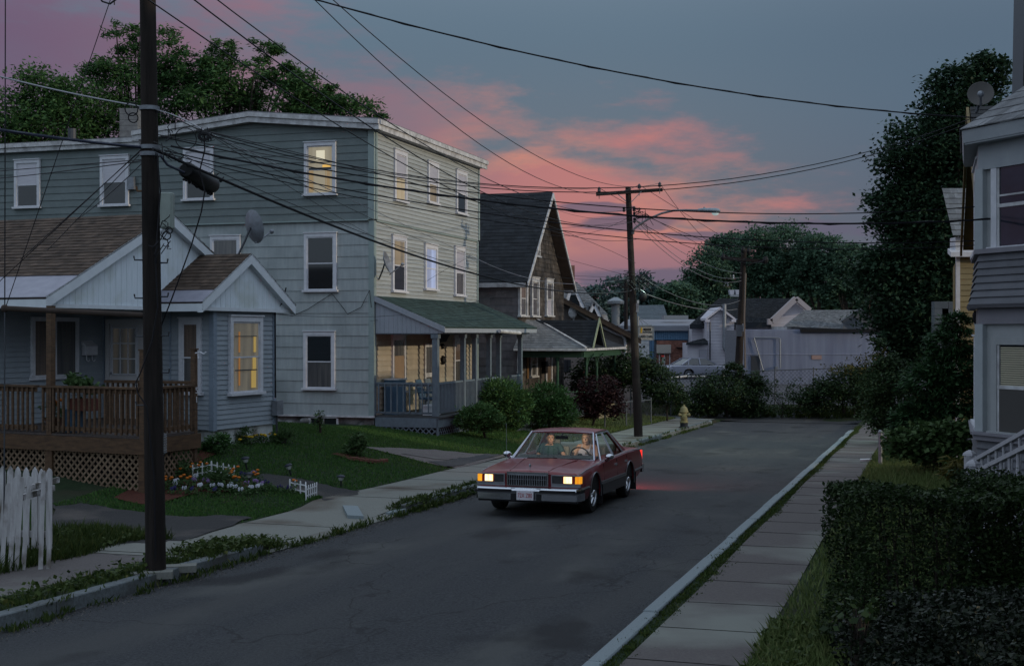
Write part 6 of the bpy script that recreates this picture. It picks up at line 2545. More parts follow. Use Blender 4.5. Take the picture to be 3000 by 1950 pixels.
wire([(240, -260, 13), (1330, 520), (1866, 645, D2)], .014, 'middle of the three parallel cables crossing the roof corner of the big house')
wire([(330, -240, 13), (1395, 508), (1860, 608, D2)], .012, 'uppermost of the three parallel cables crossing the roof corner of the big house')
wire([(700, -230, 16), (1246, 300), INS[1]], .011, 'cable falling from the top edge to the middle insulator of the cross-arm')
wire([(760, -200, 16), (1335, 300), INS[2]], .011, 'cable falling from the top edge to the right insulator of the cross-arm')
wire([on_pole1(390), (1396, 540), INS[0]], .011, 'sagging cable from the near pole to the left insulator of the cross-arm')
wire([(575, 376, D1), (1300, 527), RH], .010, 'upper of two thin drops running from the near pole up to the bay house')
wire([(575, 384, D1), (1300, 538), RH + UP * -.06], .010, 'lower of two thin drops running from the near pole up to the bay house')
wire([(470, 400, D1), (1396, 565), (3060, 585, 20)], .012, 'long wavy cable passing the lamp head on its way to the right edge', n=40)
wire([(500, 428, D1), (1396, 585), (3060, 630, 19)], .020, 'thick double cable crossing the middle pole to the right edge', n=40)
wire([(480, 440, D1), (1650, 655), (3060, 693, 20)], .012, 'upper of two close cables under the lamp arm to the right edge', n=40)
wire([(470, 445, D1), (1650, 676), (3060, 702, 20)], .010, 'lowest long cable to the right edge, under the lamp arm', n=40)
KN = at(597, 382, D1 - .15)
for k, (mid, end, r, m, lb) in enumerate((((1000, 480), (1862, 770, D2), .009, 'wire', 'thin cable from the knot right of the near pole past the lit window'),
 ((985, 565), (1378, 748, 46), .010, 'wire_silver', 'bare silver service cable from the knot down to the far corner of the big house'),
 ((985, 590), (1378, 750, 46), .008, 'wire', 'black service cable twisted beside the silver one on the big house'),
 ((900, 580), (1110, 700, 40), .008, 'wire', 'short drop from the knot to the corner of the big house'))):
 wire([KN, mid, end], r, lb, m)
wire([(1378, 748, 46), (1700, 832), (1845, 812, D2)], .012, 'silver cable from the big house to the middle pole', 'wire_silver')
wire([on_pole1(318), (520, 342), KN], .012, 'silver span wire from the near pole to the cable knot', 'wire_silver', n=10)
wire([on_pole1(322), (540, 360), KN + UP * -.03], .010, 'dark lead from the near pole to the cable knot', n=10)
mb = MB()
for k in range(14):
 p = KN + V_((RU_(-.06, .1), RU_(-.03, .03), RU_(-.05, .05)))
 q = p + V_((RU_(-.1, .12), 0, RU_(-.1, .05)))
 mb.tube([p, p.lerp(q, .5) + V_((.0, -.03, -.06)), q], .006, 4)
for r in (.05, .065, .075):
 loop(KN + V_((.01, -.04, -.08)), r, (.1, 1, 0), mb, sq=.7)
loop(KN + V_((-.22, 0, -.1)), .13, (0, 1, .3), mb, w_=.006)
o = mb.build('cable_knot', M['wire'])
tag(o, 'tangled knot of cable coils hanging right of the near pole', 'cable knot')
mb = MB()
pts = [(598, 400), (600, 440), (585, 500), (600, 560), (590, 620), (560, 720), (505, 870), (470, 960)]
mb.tube([at(u, v, D1 + .2) for u, v in pts], .009, 6)
o = mb.build('loose_drop_cable', M['wire'], smooth=True, angle=60)
tag(o, 'loose black drop cable dangling from the cable knot in front of the gable', 'cable')
SA, SB = at(448, 436, D1 - .1), at(1846, 853, D2)
wire([SA, (1226, 752), SB], .028, 'thickest black cable sloping from the near pole past the porch roof to the middle pole', n=40)
wire([SA + UP * .09, (1226, 741), SB + UP * .1], .008, 'thin messenger strand just above the thickest cable', n=40)
sp0, sp1 = at(545, 497, 17.55), at(622, 543, 19.0)
sp = thing('splice_case', 'black cylindrical splice case hung on the thick cable right of the near pole', 'splice case', sp0)
mb = MB()
d = (sp1 - sp0)
mb.tube([sp0, sp0 + d * .03, sp0 + d * .97, sp1], [.085, .112, .118, .10], 18)
mb.build('case', mat('splice_black', (.008, .0085, .010), (.013, .013, .014), 6, .5), sp, smooth=True)
mb = MB()
for k in range(22):
 f = k / 21
 mb.ball(sp0 + d * f + V_((RU_(-.03, .01), 0, -.13)), .022, 6, 4)
mb.build('flange_bolts', M['black'], sp)
mb = MB()
mb.tube([sp0 + V_((-.02, 0, -.04)), sp0 + V_((-.22, -.1, .05)), sp0 + V_((-.33, -.2, .22)), sp0 + V_((-.42, -.25, .24))], .018, 7)
mb.build('tail_cable', M['wire_blue'], sp, smooth=True)
for (x, y) in ((360, 745), (443, 790), (657, 888), (715, 910), (770, 945)):
 mb = MB()
 c = at(*z('h', x, y), 17.0 + (x - 360) / 180)
 mb.ball(c, (.028, .02, .035), 7, 5)
 mb.tube([c, c + V_((.05, 0, .05))], .008, 5)
 mb.build('hanger_clamp', M['black'], sp)
wire([(-120, 192, 16), (250, 282), on_pole1(316)], .016, 'bare silver cable from the left edge to the near pole', 'wire_silver')
wire([(-120, 362, 15), (230, 412), on_pole1(434)], .030, 'thick bluish lashed cable from the left edge to the near pole', 'wire_blue')
wire([(-60, 506, 22), (200, 485), on_pole1(466)], .010, 'upper thin cable from the left edge rising to the near pole')
wire([(-60, 528, 22), (200, 500), on_pole1(468)], .010, 'lower thin cable from the left edge rising to the near pole')
for (e_, lb, dd) in (((-40, 860, 20), 'outer of the three drops fanning from the near pole over the brown roof', .0), ((60, 760, 22), 'middle of the three drops fanning from the near pole over the brown roof', .05),
 ((140, 732, 23), 'inner of the three drops fanning from the near pole over the brown roof', .1)):
 wire([on_pole1(415 + dd * 60), e_], .009, lb)
wire([on_pole1(455), (330, 560), (230, 640, 24)], .009, 'short thin drop from the near pole to the brown roof ridge')
wire([endp, at(40, 860, D1), at(335, 15, D1)], .011, 'twisted guy wire rising from the strut end past the left trees', n=14)
wire([endp + UP * -.02, at(325, -5, D1)], .008, 'second guy wire beside the twisted one', n=10)
wire([endp, at(12, 1530, PB.y + .1)], .014, 'vertical guy wire from the strut end down to the ground', 'steel_dark', n=6)
mb = MB()
mb.tube([at(275, -30, D1 - .2), at(300, 5, D1 - .2), at(322, 12, D1 - .2), at(345, -5, D1 - .2), at(352, -30, D1 - .2)], .012, 6)
o = mb.build('jumper_loop', M['wire'], smooth=True)
tag(o, 'black jumper loop hanging at the top edge left of the near pole', 'cable')
T3 = at(2176, 735, 74)
wire([INS[0], at(2118, 756, 73.7)], .014, 'taut cable from the left insulator down to the leaning far pole')
wire([INS[1], at(2190, 740, 73.7)], .014, 'taut cable from the middle insulator down to the leaning far pole')
wire([INS[2], (2055, 690), at(2240, 762, 73.7)], .014, 'taut cable from the right insulator down to the leaning far pole')
for k, (a0, mid, e0, m, lb) in enumerate((((1858, 640), (2010, 745), (2172, 800), 'wire_silver', 'upper pale cable swagged between the middle and the far pole'),
 ((1858, 640), (2010, 770), (2172, 812), 'wire_silver', 'middle pale cable swagged between the middle and the far pole'),
 ((1855, 650), (1990, 770), (2172, 822), 'wire_silver', 'lower pale cable swagged between the middle and the far pole'),
 ((1880, 812), (2000, 874), (2168, 880), 'wire_silver', 'long pale swag over the shop roofs to the far pole'),
 ((1895, 862), (2060, 906), (2160, 905), 'wire_silver', 'thick pale swag with a black splice, lowest between the two poles'),
 ((1855, 615), (2000, 680), (2180, 745), 'wire', 'dark twisted cable from the middle pole into the far trees'),
 ((1855, 640), (2050, 735), (2190, 760), 'wire', 'second dark twisted cable from the middle pole into the far trees'))):
 wire([(a0[0], a0[1], D2), mid, (e0[0], e0[1], 73.6)], .022 if k in (4,) else .016, lb, m)
wire([SB, (1880, 850), (1893, 862, D2)], .026, 'short pale bend of cable at the lower splice on the middle pole', 'wire_silver', n=8)
mb = MB()
c = at(1884, 870, D2 - .1)
mb.ball(c, (.13, .10, .17), 12, 8, Matrix.Rotation(R(30), 3, 'Y'))
o = mb.build('splice_case', M['black'], smooth=True)
tag(o, 'small black splice case on the right side of the middle pole', 'splice case')
for (a0, mid, e0, lb) in (((1848, 640), (1740, 640), (1640, 618, 54), 'cable rising from the shingle roof peak to the middle pole rack'), ((1846, 635), (1700, 688), (1500, 650, 52), 'slack cable from the shingle roof to the middle pole rack'),
 ((1846, 648), (1740, 660), (1560, 672, 54), 'slack cable passing the shingle gable to the middle pole'), ((1842, 808), (1700, 770), (1520, 720, 52), 'low cable from the middle pole to the shingle gable'),
 ((1842, 812), (1740, 810), (1660, 805, 60), 'low cable from the middle pole to the far dormer house'), ((1842, 815), (1760, 845), (1640, 880, 61), 'drop from the middle pole to the workshop eave'),
 ((1842, 820), (1740, 820), (1560, 800, 52), 'drop from the middle pole to the shingle house corner'), ((1842, 822), (1740, 868), (1655, 900, 60), 'drop from the middle pole to the workshop weatherhead')):
 wire([(a0[0], a0[1], D2), mid, e0], .009, lb, n=14)
wire([(1490, 855, 52.3), (1300, 905), (1085, 940, 39.5)], .008, 'thin drop crossing the green porch roof to the corner of the shingle house')
wire([(1492, 852, 52.3), (1200, 920), (805, 920, 31)], .008, 'thin low drop from the shingle house to the bungalow wing')
wire([(1378, 752, 46), (1240, 830), (1170, 880, 43)], .008, 'short lead across the upper siding of the big house street wall', n=10)
mb = MB()
pts = [(815, 918), (860, 925), (905, 905), (975, 860), (1010, 905), (1020, 920), (1060, 900), (1085, 850), (1090, 900)]
mb.tube([SW.p(*((lambda h: (h[0], h[1], .06))(SW.hit(u, v)))) for u, v in pts], .010, 5)
o = mb.build('loose_wall_cable', M['wire'], smooth=True, angle=60)
tag(o, 'loose black cable looping over the side wall of the big house', 'cable')
# ---------------------------------------------------------------- the red car and the two people in it
PAINT = mat('maroon_paint', (.150, .011, .017), (.128, .009, .014), 2.5, .28, spec=.3, coat=.15)
CHROME = mat('chrome', (.55, .56, .60), rough=.16, metal=1)
CHROMED = mat('dull_chrome', (.34, .36, .40), (.26, .27, .30), 8, .3, metal=.9)
CLAD = mat('grey_cladding', (.050, .052, .056), (.040, .042, .046), 5, .5)
TYRE = mat('tyre', (.016, .016, .017), (.022, .022, .022), 20, .85)
GLASS = BMT_.new('car_glass')
GLASS.use_nodes = True
_nt = GLASS.node_tree
_b = _nt.nodes['Principled BSDF']
_tr = nd(_nt, 'ShaderNodeBsdfTransparent')
_tr.inputs[0].default_value = (.80, .86, .84, 1)
_gl = nd(_nt, 'ShaderNodeBsdfGlossy')
_gl.inputs['Roughness'].default_value = .02
_fr = nd(_nt, 'ShaderNodeFresnel')
_fr.inputs[0].default_value = 1.35
_mx = nd(_nt, 'ShaderNodeMixShader')
_nt.links.new(_fr.outputs[0], _mx.inputs[0])
_nt.links.new(_tr.outputs[0], _mx.inputs[1])
_nt.links.new(_gl.outputs[0], _mx.inputs[2])
_nt.links.new(_mx.outputs[0], _nt.nodes['Material Output'].inputs['Surface'])
INTER = mat('tan_interior', (.20, .185, .155), (.17, .155, .13), 6, .7)
SEATM = mat('pale_seat', (.30, .30, .265), (.26, .26, .23), 6, .7)
class Local:
 """local frame for a vehicle: x across (driver's side +), y from the front bumper back, z up"""
 def __init__(self, o, fwd_back, tilt=0.0, sc=1.0):
  self.o = V_(o)
  self.y = V_(fwd_back).normalized()
  self.x = V_((self.y.y, -self.y.x, 0)).normalized()
  self.zz = self.x.cross(self.y).normalized()
  self.s = sc
 def __call__(self, x, y, z_):
  return self.o + (self.x * x + self.y * y + self.zz * z_) * self.s
def lerp_tab(tab, y):
 if y <= tab[0][0]:
  return tab[0][1]
 for (a0, b0), (a1, b1) in zip(tab[:-1], tab[1:]):
  if y <= a1:
   f = (y - a0) / (a1 - a0)
   return b0 + (b1 - b0) * f
 return tab[-1][1]
LEN, HWID = 5.43, .985
YF, YR, WR = 1.02, 3.93, .345
hood = [(0.0, .755), (.06, .80), (.5, .848), (1.2, .89), (1.62, .91), (2.0, .92), (3.9, .965), (4.02, .965), (4.6, .955), (5.2, .94), (5.34, .905), (5.43, .82)]
belt = [(0.0, .705), (.06, .745), (.5, .79), (1.2, .825), (1.62, .845), (3.9, .905), (5.2, .885), (5.43, .78)]
wid = [(0.0, .90), (.05, .935), (.3, .965), (1.0, HWID), (4.2, HWID), (5.0, .965), (5.36, .945), (5.43, .91)]
bot = [(0.0, .52), (.28, .52), (.3, .30), (1.5, .27), (3.4, .27), (4.6, .32), (5.1, .42), (5.12, .55), (5.43, .55)]
RA = .415
def zbot(y):
 q = lerp_tab(bot, y)
 for yc in (YF, YR):
  if abs(y - yc) < RA:
   q = max(q, WR - .02 + math.sqrt(RA * RA - (y - yc) ** 2))
 return q
def car_body(root, T, paint, clad):
 ys = sorted(set([0, .02, .06, .12, .2, .279, .301] + [.35 + .05 * i for i in range(1, 96)] + [YF - RA, YF + RA, YR - RA, YR + RA, 5.2, 5.3, 5.34, 5.39, LEN]))
 ys = [y for y in ys if y <= LEN]
 prof = [(1.0, 'b'), (1.0, .30), (.995, .42), (1.0, .56), (1.0, .68), (.985, .76)]
 mb = MB()
 rows = []
 for y in ys:
  W_, zb, zh, zbel = lerp_tab(wid, y), zbot(y), lerp_tab(hood, y), lerp_tab(belt, y)
  pts = []
  low = lerp_tab(bot, y)
  for fw, hz in ((.965, None), (.99, .36), (1.0, .50), (1.0, .62), (.992, .72)):
   zz = low if hz is None else hz
   zz = max(zz, zb)
   zz = min(zz, zbel - .005)
   pts.append((W_ * fw, zz))
  pts.append((W_ * .965, max(zbel, zb + .004)))
  pts.append((W_ * .935, max(zbel + (zh - zbel) * .45, zb + .006)))
  pts.append((W_ * .89, max(zbel + (zh - zbel) * .72, zb + .008)))
  pts.append((W_ * .70, zh - .012))
  pts.append((W_ * .55, zh - (.0 if y < 1.6 else 0)))
  pts.append((W_ * .30, zh + (.012 if .1 < y < 1.6 else .004)))
  pts.append((0, zh + (.018 if .1 < y < 1.6 else .006)))
  full = [(x, q) for x, q in pts] + [(-x, q) for x, q in pts[-2::-1]]
  rows.append([T(x, y, q) for x, q in full])
 k = len(rows[0])
 base = len(mb.v)
 for r in rows:
  mb.v += [tuple(p) for p in r]
 for i in range(len(rows) - 1):
  ymid = (ys[i] + ys[i + 1]) / 2
  for j in range(k - 1):
   if 1.72 < ymid < 3.98 and 8 <= j <= k - 10:
    continue
   mb.f.append((base + i * k + j, base + i * k + j + 1, base + (i + 1) * k + j + 1, base + (i + 1) * k + j))
   mb.mi.append(0)
 mb.f.append(tuple(base + j for j in range(k))[::-1])
 mb.mi.append(0)
 mb.f.append(tuple(base + (len(rows) - 1) * k + j for j in range(k)))
 mb.mi.append(0)
 return mb.build('body', paint, root, smooth=True, angle=32)
def wheel(root, T, x, y, sg, spokes=22, cover=True):
 mb = MB()
 c = T(x, y, WR)
 ax = T.x * sg
 mb.lathe(c - ax * .10, [(.21, .0), (.325, .005), (.342, .03), (.345, .10), (.342, .17), (.325, .197), (.245, .202), (.235, .19), (.235, .05)], 30, ax)
 wh_ = mb.build('wheel', TYRE, root, smooth=True, angle=50)
 mb = MB()
 mb.lathe(c - ax * .10, [(.232, .12), (.236, .195), (.222, .20), (.212, .16), (.19, .13), (.02, .13)], 28, ax)
 rim = mb.build('rim', CHROMED, wh_, smooth=True, angle=35)
 mb = MB()
 u1 = T.zz
 u2 = T.y
 for k in range(spokes):
  for dl_ in (-.11, .11):
   a0 = 2 * math.pi * k / spokes
   a1 = a0 + dl_
   p0 = c + (u1 * math.cos(a0) + u2 * math.sin(a0)) * .07 + ax * .105
   p1 = c + (u1 * math.cos(a1) + u2 * math.sin(a1)) * .205 + ax * .075
   mb.tube([p0, p1], .0045, 4)
 mb.lathe(c, [(.075, .06), (.075, .105), (.06, .125), (.02, .135)], 16, ax)
 mb.build('hub_cap', CHROME, wh_, smooth=True, angle=40)
 return wh_
carP = sn(22.55, 6.80)
carP.z = base_z(22.55) - .004
slope = V_((SD.x, SD.y, -.0204))
T = Local(carP, slope, sc=1.0)
car = thing('car', 'dark red four-door sedan with lit headlights and amber side lamps driving in the street', 'car', T(0, 2.6, 0))
car_body(car, T, PAINT, CLAD)
mb = MB()
mb.box(T(-.80, .35, .24), T.x * 1.6 * T.s, T.y * 4.75 * T.s, T.zz * .22 * T.s)
for yc in (YF, YR):
 mb.box(T(-.955, yc - .40, .40), T.x * 1.91 * T.s, T.y * .8 * T.s, T.zz * .36 * T.s)
mb.build('underbody', M['black'], car)
for sg in (-1, 1):
 x0 = sg * .984
 for (a0, b0) in ((YF + RA + .02, YR - RA - .02),):
  mb = MB()
  mb.prism([T(x0, a0, .285), T(x0, b0, .285), T(x0, b0, .47), T(x0, a0, .47)], T.x * sg * .018)
  mb.build('rocker_cladding', CLAD, car)
  mb = MB()
  mb.prism([T(x0, a0, .475), T(x0, b0, .475), T(x0, b0, .535), T(x0, a0, .535)], T.x * sg * .024)
  mb.build('side_moulding', mat('moulding_grey', (.10, .105, .11), rough=.4) if 'moulding_grey' not in BMT_ else BMT_['moulding_grey'], car)
 mb = MB()
 mb.tube([T(sg * .955, YF - .95 + .0, .50), T(sg * .972, YF - RA - .02, .505)], .028, 6)
 mb.tube([T(sg * .978, YR + RA + .02, .50), T(sg * .955, 5.25, .505)], .028, 6)
 mb.build('quarter_moulding', BMT_['moulding_grey'], car)
 for yc in (YF, YR):
  mb = MB()
  mb.tube([T(sg * .99, yc + RA * math.cos(t) * 1.0, WR - .02 + RA * math.sin(t)) for t in [R(-8 + 196 * i / 20) for i in range(21)]], .012, 5)
  mb.build('arch_trim', CHROMED, car, smooth=True)
 for yc in (YF, YR):
  wheel(car, T, sg * .845, yc, sg)
  mb = MB()
  mb.box(T(sg * .92 - .1, yc + RA + .015, .12), T.x * .20, T.y * .012, T.zz * .36)
  mb.build('mud_flap', M['black'], car)
 mb = MB()
 mb.tube([T(sg * .925, y, lerp_tab(belt, y) + .022) for y in (.12, .6, 1.2, 1.7, 2.5, 3.3, 3.95, 4.5, 5.2)], .007, 5)
 mb.build('belt_moulding', CHROMED, car)
 mb = MB()
 for y in (1.72, 2.82, 3.72):
  ptsd = [(.985 if q < .7 else .972 if q < .8 else .958, q) for q in (.30, .5, .7, .80, .865)]
  yy_ = [y if y < 3.5 else y - .13 * (q < .8) - .1 * (q < .6) for _, q in ptsd]
  mb.tube([T(sg * (x + .004), yv, q) for (x, q), yv in zip(ptsd, yy_)], .0045, 4)
 mb.build('door_seam', M['black'], car)
 for y in (2.62, 3.52):
  mb = MB()
  mb.box(T(sg * .974 - (.014 if sg > 0 else .012), y, .745), T.x * .026, T.y * .16, T.zz * .045)
  mb.build('door_handle', CHROME, car)
AB, AT = (.80, 1.64, .895), (.615, 2.30, 1.385)           # A pillar foot, head
CT, CBk = (.615, 3.50, 1.39), (.80, 4.06, .95)           # C pillar head, foot
BH = (.63, 2.86, 1.405)
mb = MB()
rows = []
for y, hw, zc, ze_ in ((2.27, .60, 1.385, 1.372), (2.36, .632, 1.412, 1.388), (2.6, .645, 1.433, 1.398), (2.9, .65, 1.44, 1.402), (3.2, .645, 1.432, 1.398), (3.42, .632, 1.412, 1.388), (3.52, .60, 1.388, 1.372)):
 rows.append([T(x * hw, y, ze_ + (zc - ze_) * (1 - abs(x) ** 2.4)) for x in (-1, -.94, -.75, -.4, 0, .4, .75, .94, 1)])
b0 = len(mb.v)
k = 9
for r in rows:
 mb.v += [tuple(p) for p in r]
for i in range(len(rows) - 1):
 for j in range(k - 1):
  mb.f.append((b0 + i * k + j, b0 + i * k + j + 1, b0 + (i + 1) * k + j + 1, b0 + (i + 1) * k + j))
  mb.mi.append(0)
roof = mb.build('roof', PAINT, car, smooth=True)
so_ = roof.modifiers.new('shell', 'SOLIDIFY')
so_.thickness = .02
so_.offset = -1
mb = MB()
for sg in (-1, 1):
 P = [T(sg * .605, 3.36, 1.378), T(sg * .60, 3.53, 1.378), T(sg * .80, 4.10, .955), T(sg * .885, 4.06, .92), T(sg * .90, 3.62, .915)]
 mb.prism(P, -T.x * sg * .04)
 mb.bar(T(sg * AB[0], AB[1] + .05, AB[2]), T(sg * AT[0], AT[1] + .05, AT[2]), .035, .05)
mb.build('pillar', PAINT, car)
mb = MB()
for sg in (-1, 1):
 mb.bar(T(sg * AB[0], AB[1], AB[2]), T(sg * AT[0], AT[1], AT[2]), .022, .022)
 mb.bar(T(sg * .905, 1.90, .878), T(sg * .90, 3.66, .925), .014, .018)                # sill
 mb.bar(T(sg * .885, 1.80, .875), T(sg * .655, 2.36, 1.355), .022, .022)
 mb.bar(T(sg * .655, 2.36, 1.358), T(sg * .655, 3.34, 1.362), .016, .026)
 mb.bar(T(sg * .655, 3.34, 1.362), T(sg * .895, 3.68, .925), .018, .02)
 mb.bar(T(sg * .905, 2.80, .895), T(sg * .66, 2.80, 1.36), .10, .02, up=T.x)
mb.bar(T(-AT[0], AT[1], AT[2] - .005), T(AT[0], AT[1], AT[2] - .005), .022, .024)
mb.bar(T(-AB[0], AB[1] - .01, AB[2] + .012), T(AB[0], AB[1] - .01, AB[2] + .012), .016, .016)
mb.build('window_trim', mat('sky_toned_trim', (.50, .53, .60), (.44, .47, .54), 8, .3, metal=.45), car)  # pale diffuse colour stands in for sky reflected in the chrome
mb = MB()
mb.poly([T(-AB[0], AB[1], AB[2]), T(AB[0], AB[1], AB[2]), T(AT[0], AT[1], AT[2]), T(-AT[0], AT[1], AT[2])])
mb.build('windscreen', GLASS, car)
mb = MB()
mb.poly([T(-CBk[0] * .95, CBk[1], CBk[2]), T(CBk[0] * .95, CBk[1], CBk[2]), T(CT[0] * .97, CT[1] + .03, CT[2]), T(-CT[0] * .97, CT[1] + .03, CT[2])])
mb.build('rear_window', GLASS, car)
for sg in (-1, 1):
 for (pa, pb, pc, pd) in (((.90, 1.93), (.90, 2.77), (.655, 2.77), (.655, 2.39)), ((.90, 2.84), (.90, 3.64), (.655, 3.33), (.655, 2.84))):
  if sg == 1 and pa[1] < 2:
   continue            # the driver's window is wound down
  mb = MB()
  mb.poly([T(sg * pa[0], pa[1], .90), T(sg * pb[0], pb[1], .92), T(sg * pc[0], pc[1], 1.355), T(sg * pd[0], pd[1], 1.355)])
  mb.build('side_window', GLASS, car)
mb = MB()
for sg in (-1, 1):
 mb.tube([T(sg * .36, .07, .808), T(sg * .37, .3, .838), T(sg * .46, 1.0, .89), T(sg * .52, 1.5, .914)], .010, 5)
mb.build('hood_crease', PAINT, car, smooth=True)
mb = MB()
mb.tube([T(0, .10, .81), T(0, .105, .88)], .006, 6)
mb.ball(T(0, .105, .895), (.02, .008, .034), 8, 6)
mb.build('hood_ornament', CHROMED, car)
mb = MB()
mb.tube([T(-.80, 1.25, .86), T(-.83, 1.29, 1.58)], .0035, 5)
mb.build('antenna', M['galv'], car)
FX = T
mb = MB()
for (x0, x1, z0_, z1_) in ((-.385, .385, .765, .79), (-.385, .385, .545, .562), (-.385, -.362, .562, .765), (.362, .385, .562, .765)):
 mb.box(T(x0, -.055, z0_), T.x * (x1 - x0) * T.s, T.y * .07 * T.s, T.zz * (z1_ - z0_) * T.s)
gr = mb.build('grille', CHROME, car)
mb = MB()
mb.box(T(-.362, -.02, .562), T.x * .724 * T.s, T.y * .03 * T.s, T.zz * .203 * T.s)
mb.build('grille_back', M['black'], gr)
mb = MB()
for i in range(17):
 x = -.34 + i * .68 / 16
 mb.box(T(x - .0045, -.045, .562), T.x * .009 * T.s, T.y * .03 * T.s, T.zz * .17 * T.s)
mb.box(T(-.362, -.035, .655), T.x * .724 * T.s, T.y * .02 * T.s, T.zz * .008 * T.s)
mb.build('grille_bars', CHROMED, gr)
mb = MB()
mb.box(T(-.362, -.05, .732), T.x * .724 * T.s, T.y * .03 * T.s, T.zz * .033 * T.s)
mb.build('grille_header', CHROMED, gr)
LIT = glow_mat('headlight_glow', (.9, .85, .6), (1.0, .83, .40), 1.9, 26, (1.0, .62, .16))
AMB = glow_mat('amber_glow', (.8, .35, .02), (1.0, .45, .02), .75, 22, (.9, .25, .01))
DK_ = mat('unlit_lamp', (.045, .045, .05), (.03, .03, .032), 12, .12, spec=.8)
for sg in (-1, 1):
 mb = MB()
 xs = (.43, .88)
 for (a0, a1, z0_, z1_) in ((.43, .97, .738, .754), (.43, .97, .585, .602), (.43, .447, .602, .738)):
  x0 = sg * a0 if sg > 0 else -a1
  mb.box(T(x0, -.03, z0_), T.x * (a1 - a0) * T.s, T.y * .05 * T.s, T.zz * (z1_ - z0_) * T.s)
 bz = mb.build('headlight', CHROMED, car)
 mb = MB()
 x0 = .447 if sg > 0 else -.633
 mb.box(T(x0, -.015, .607), T.x * .186 * T.s, T.y * .02 * T.s, T.zz * .126 * T.s)
 mb.build('high_beam', DK_, bz)
 mb = MB()
 x0 = .643 if sg > 0 else -.823
 mb.box(T(x0 + .016, -.022, .612), T.x * .145 * T.s, T.y * .02 * T.s, T.zz * .115 * T.s)
 mb.build('low_beam', LIT, bz)
 mb = MB()
 x0 = .833 if sg > 0 else -.833
 pts = [T(sg * .868, -.02, .606), T(sg * .955, .01, .606), T(sg * .968, .10, .606), T(sg * .87, .06, .606)]
 mb.prism(pts, T.zz * .124 * T.s)
 mb.build('turn_signal', AMB, bz)
 mb = MB()
 x0 = .43 if sg > 0 else -.965
 mb.box(T(x0, -.01, .54), T.x * .535 * T.s, T.y * .04 * T.s, T.zz * .04 * T.s)
 mb.build('valance_trim', CHROMED, bz)
def bumper(y0, y1, dirn):
 secs = []
 for (x, dy) in ((-1.0, .34), (-.985, .10), (-.93, .015), (-.6, -.02), (0, -.03), (.6, -.02), (.93, .015), (.985, .10), (1.0, .34)):
  secs.append((x, dy))
 mb = MB()
 prof = [(.0, .30), (-.0, .41), (-.035, .415), (-.05, .47), (-.03, .515), (.02, .525), (.10, .52)]
 b0 = len(mb.v)
 k = len(prof)
 for x, dy in secs:
  for (py, pz) in prof:
   mb.v.append(tuple(T(x * .985, y0 + dirn * (dy - .10) + dirn * py, pz)))
 for i in range(len(secs) - 1):
  for j in range(k - 1):
   mb.f.append((b0 + i * k + j, b0 + (i + 1) * k + j, b0 + (i + 1) * k + j + 1, b0 + i * k + j + 1))
   mb.mi.append(0)
 return mb
mb = bumper(0, 0, 1)
bp_ = mb.build('bumper', CHROME, car, smooth=True, angle=30)
for sg in (-1, 1):
 mb = MB()
 path = [(sg * .26, -.155), (sg * .60, -.148), (sg * .915, -.115), (sg * .965, -.03), (sg * .985, .2)]
 for (a0, a1) in zip(path[:-1], path[1:]):
  mb.bar(T(a0[0] * .99, a0[1] - .01, .465), T(a1[0] * .99, a1[1] - .01, .465), .035, .052)
 mb.build('rub_strip', M['black'], bp_)
 mb = MB()
 mb.box(T(sg * .235 - .04, -.16, .29), T.x * .08 * T.s, T.y * .06 * T.s, T.zz * .225 * T.s)
 mb.build('bumper_guard', M['black'], bp_)
mb = MB()
mb.box(T(-.92, -.05, .26), T.x * 1.84 * T.s, T.y * .3 * T.s, T.zz * .055 * T.s)
mb.build('air_dam', M['black'], bp_)
mb = MB()
mb.box(T(-.155, -.20, .31), T.x * .31 * T.s, T.y * .012 * T.s, T.zz * .165 * T.s)
pl = mb.build('license_plate', mat('plate_white', (.52, .50, .54), rough=.5), car)
PR = mat('plate_red', (.28, .02, .03), rough=.5)
text_mesh('plate_lettering', '72X Z80', .112 * T.s, T(0, -.203, .388), T.x, T.zz, PR, pl, .002, squeeze=.66)
mb = MB()
for x, q in ((-.10, .457), (.10, .457), (-.10, .322), (.10, .322)):
 mb.ball(T(x, -.203, q), .006, 6, 4)
mb.build('plate_screw', M['black'], pl)
TAIL = glow_mat('tail_glow', (.3, .01, .01), (1.0, .03, .02), 1.5)
for sg in (-1, 1):
 mb = MB()
 x0 = .45 if sg > 0 else -.92
 mb.box(T(x0, LEN - .02, .66), T.x * .47 * T.s, T.y * .04 * T.s, T.zz * .2 * T.s)
 mb.build('taillight', TAIL, car)
mb = MB()
mb.box(T(-.95, LEN - .12, .40), T.x * 1.9 * T.s, T.y * .22 * T.s, T.zz * .17 * T.s)
mb.build('bumper', CHROME, car)
rl = bpy.data.lights.new('tail_light', 'AREA')
rl.energy = 75
rl.color = (1, .10, .09)
rl.shape = 'RECTANGLE'
rl.size = 1.7
rl.size_y = .2
ro = bpy.data.objects.new('tail_light', rl)
COL.objects.link(ro)
ro.location = T(0, LEN + .10, .75)
ro.rotation_euler = (T.y * 1.0 - T.zz * .5).to_track_quat('-Z', 'Y').to_euler()
for sg in (-1, 1):
 mb = MB()
 c = T(sg * 1.02, 1.96, .955)
 mb.ball(c, (.085, .055, .055), 12, 8)
 mb.tube([c - T.zz * .04, T(sg * .93, 2.02, .87)], [.025, .035], 7)
 mb.build('mirror', CHROME, car, smooth=True)
mb = MB()
mb.box(T(-.10, 2.14, 1.255), T.x * .25, T.y * .03, T.zz * .065)
mb.tube([T(.02, 2.16, 1.29), T(.02, 2.28, 1.37)], .012, 6)
mb.build('rear_view_mirror', M['black'], car)
mb = MB()
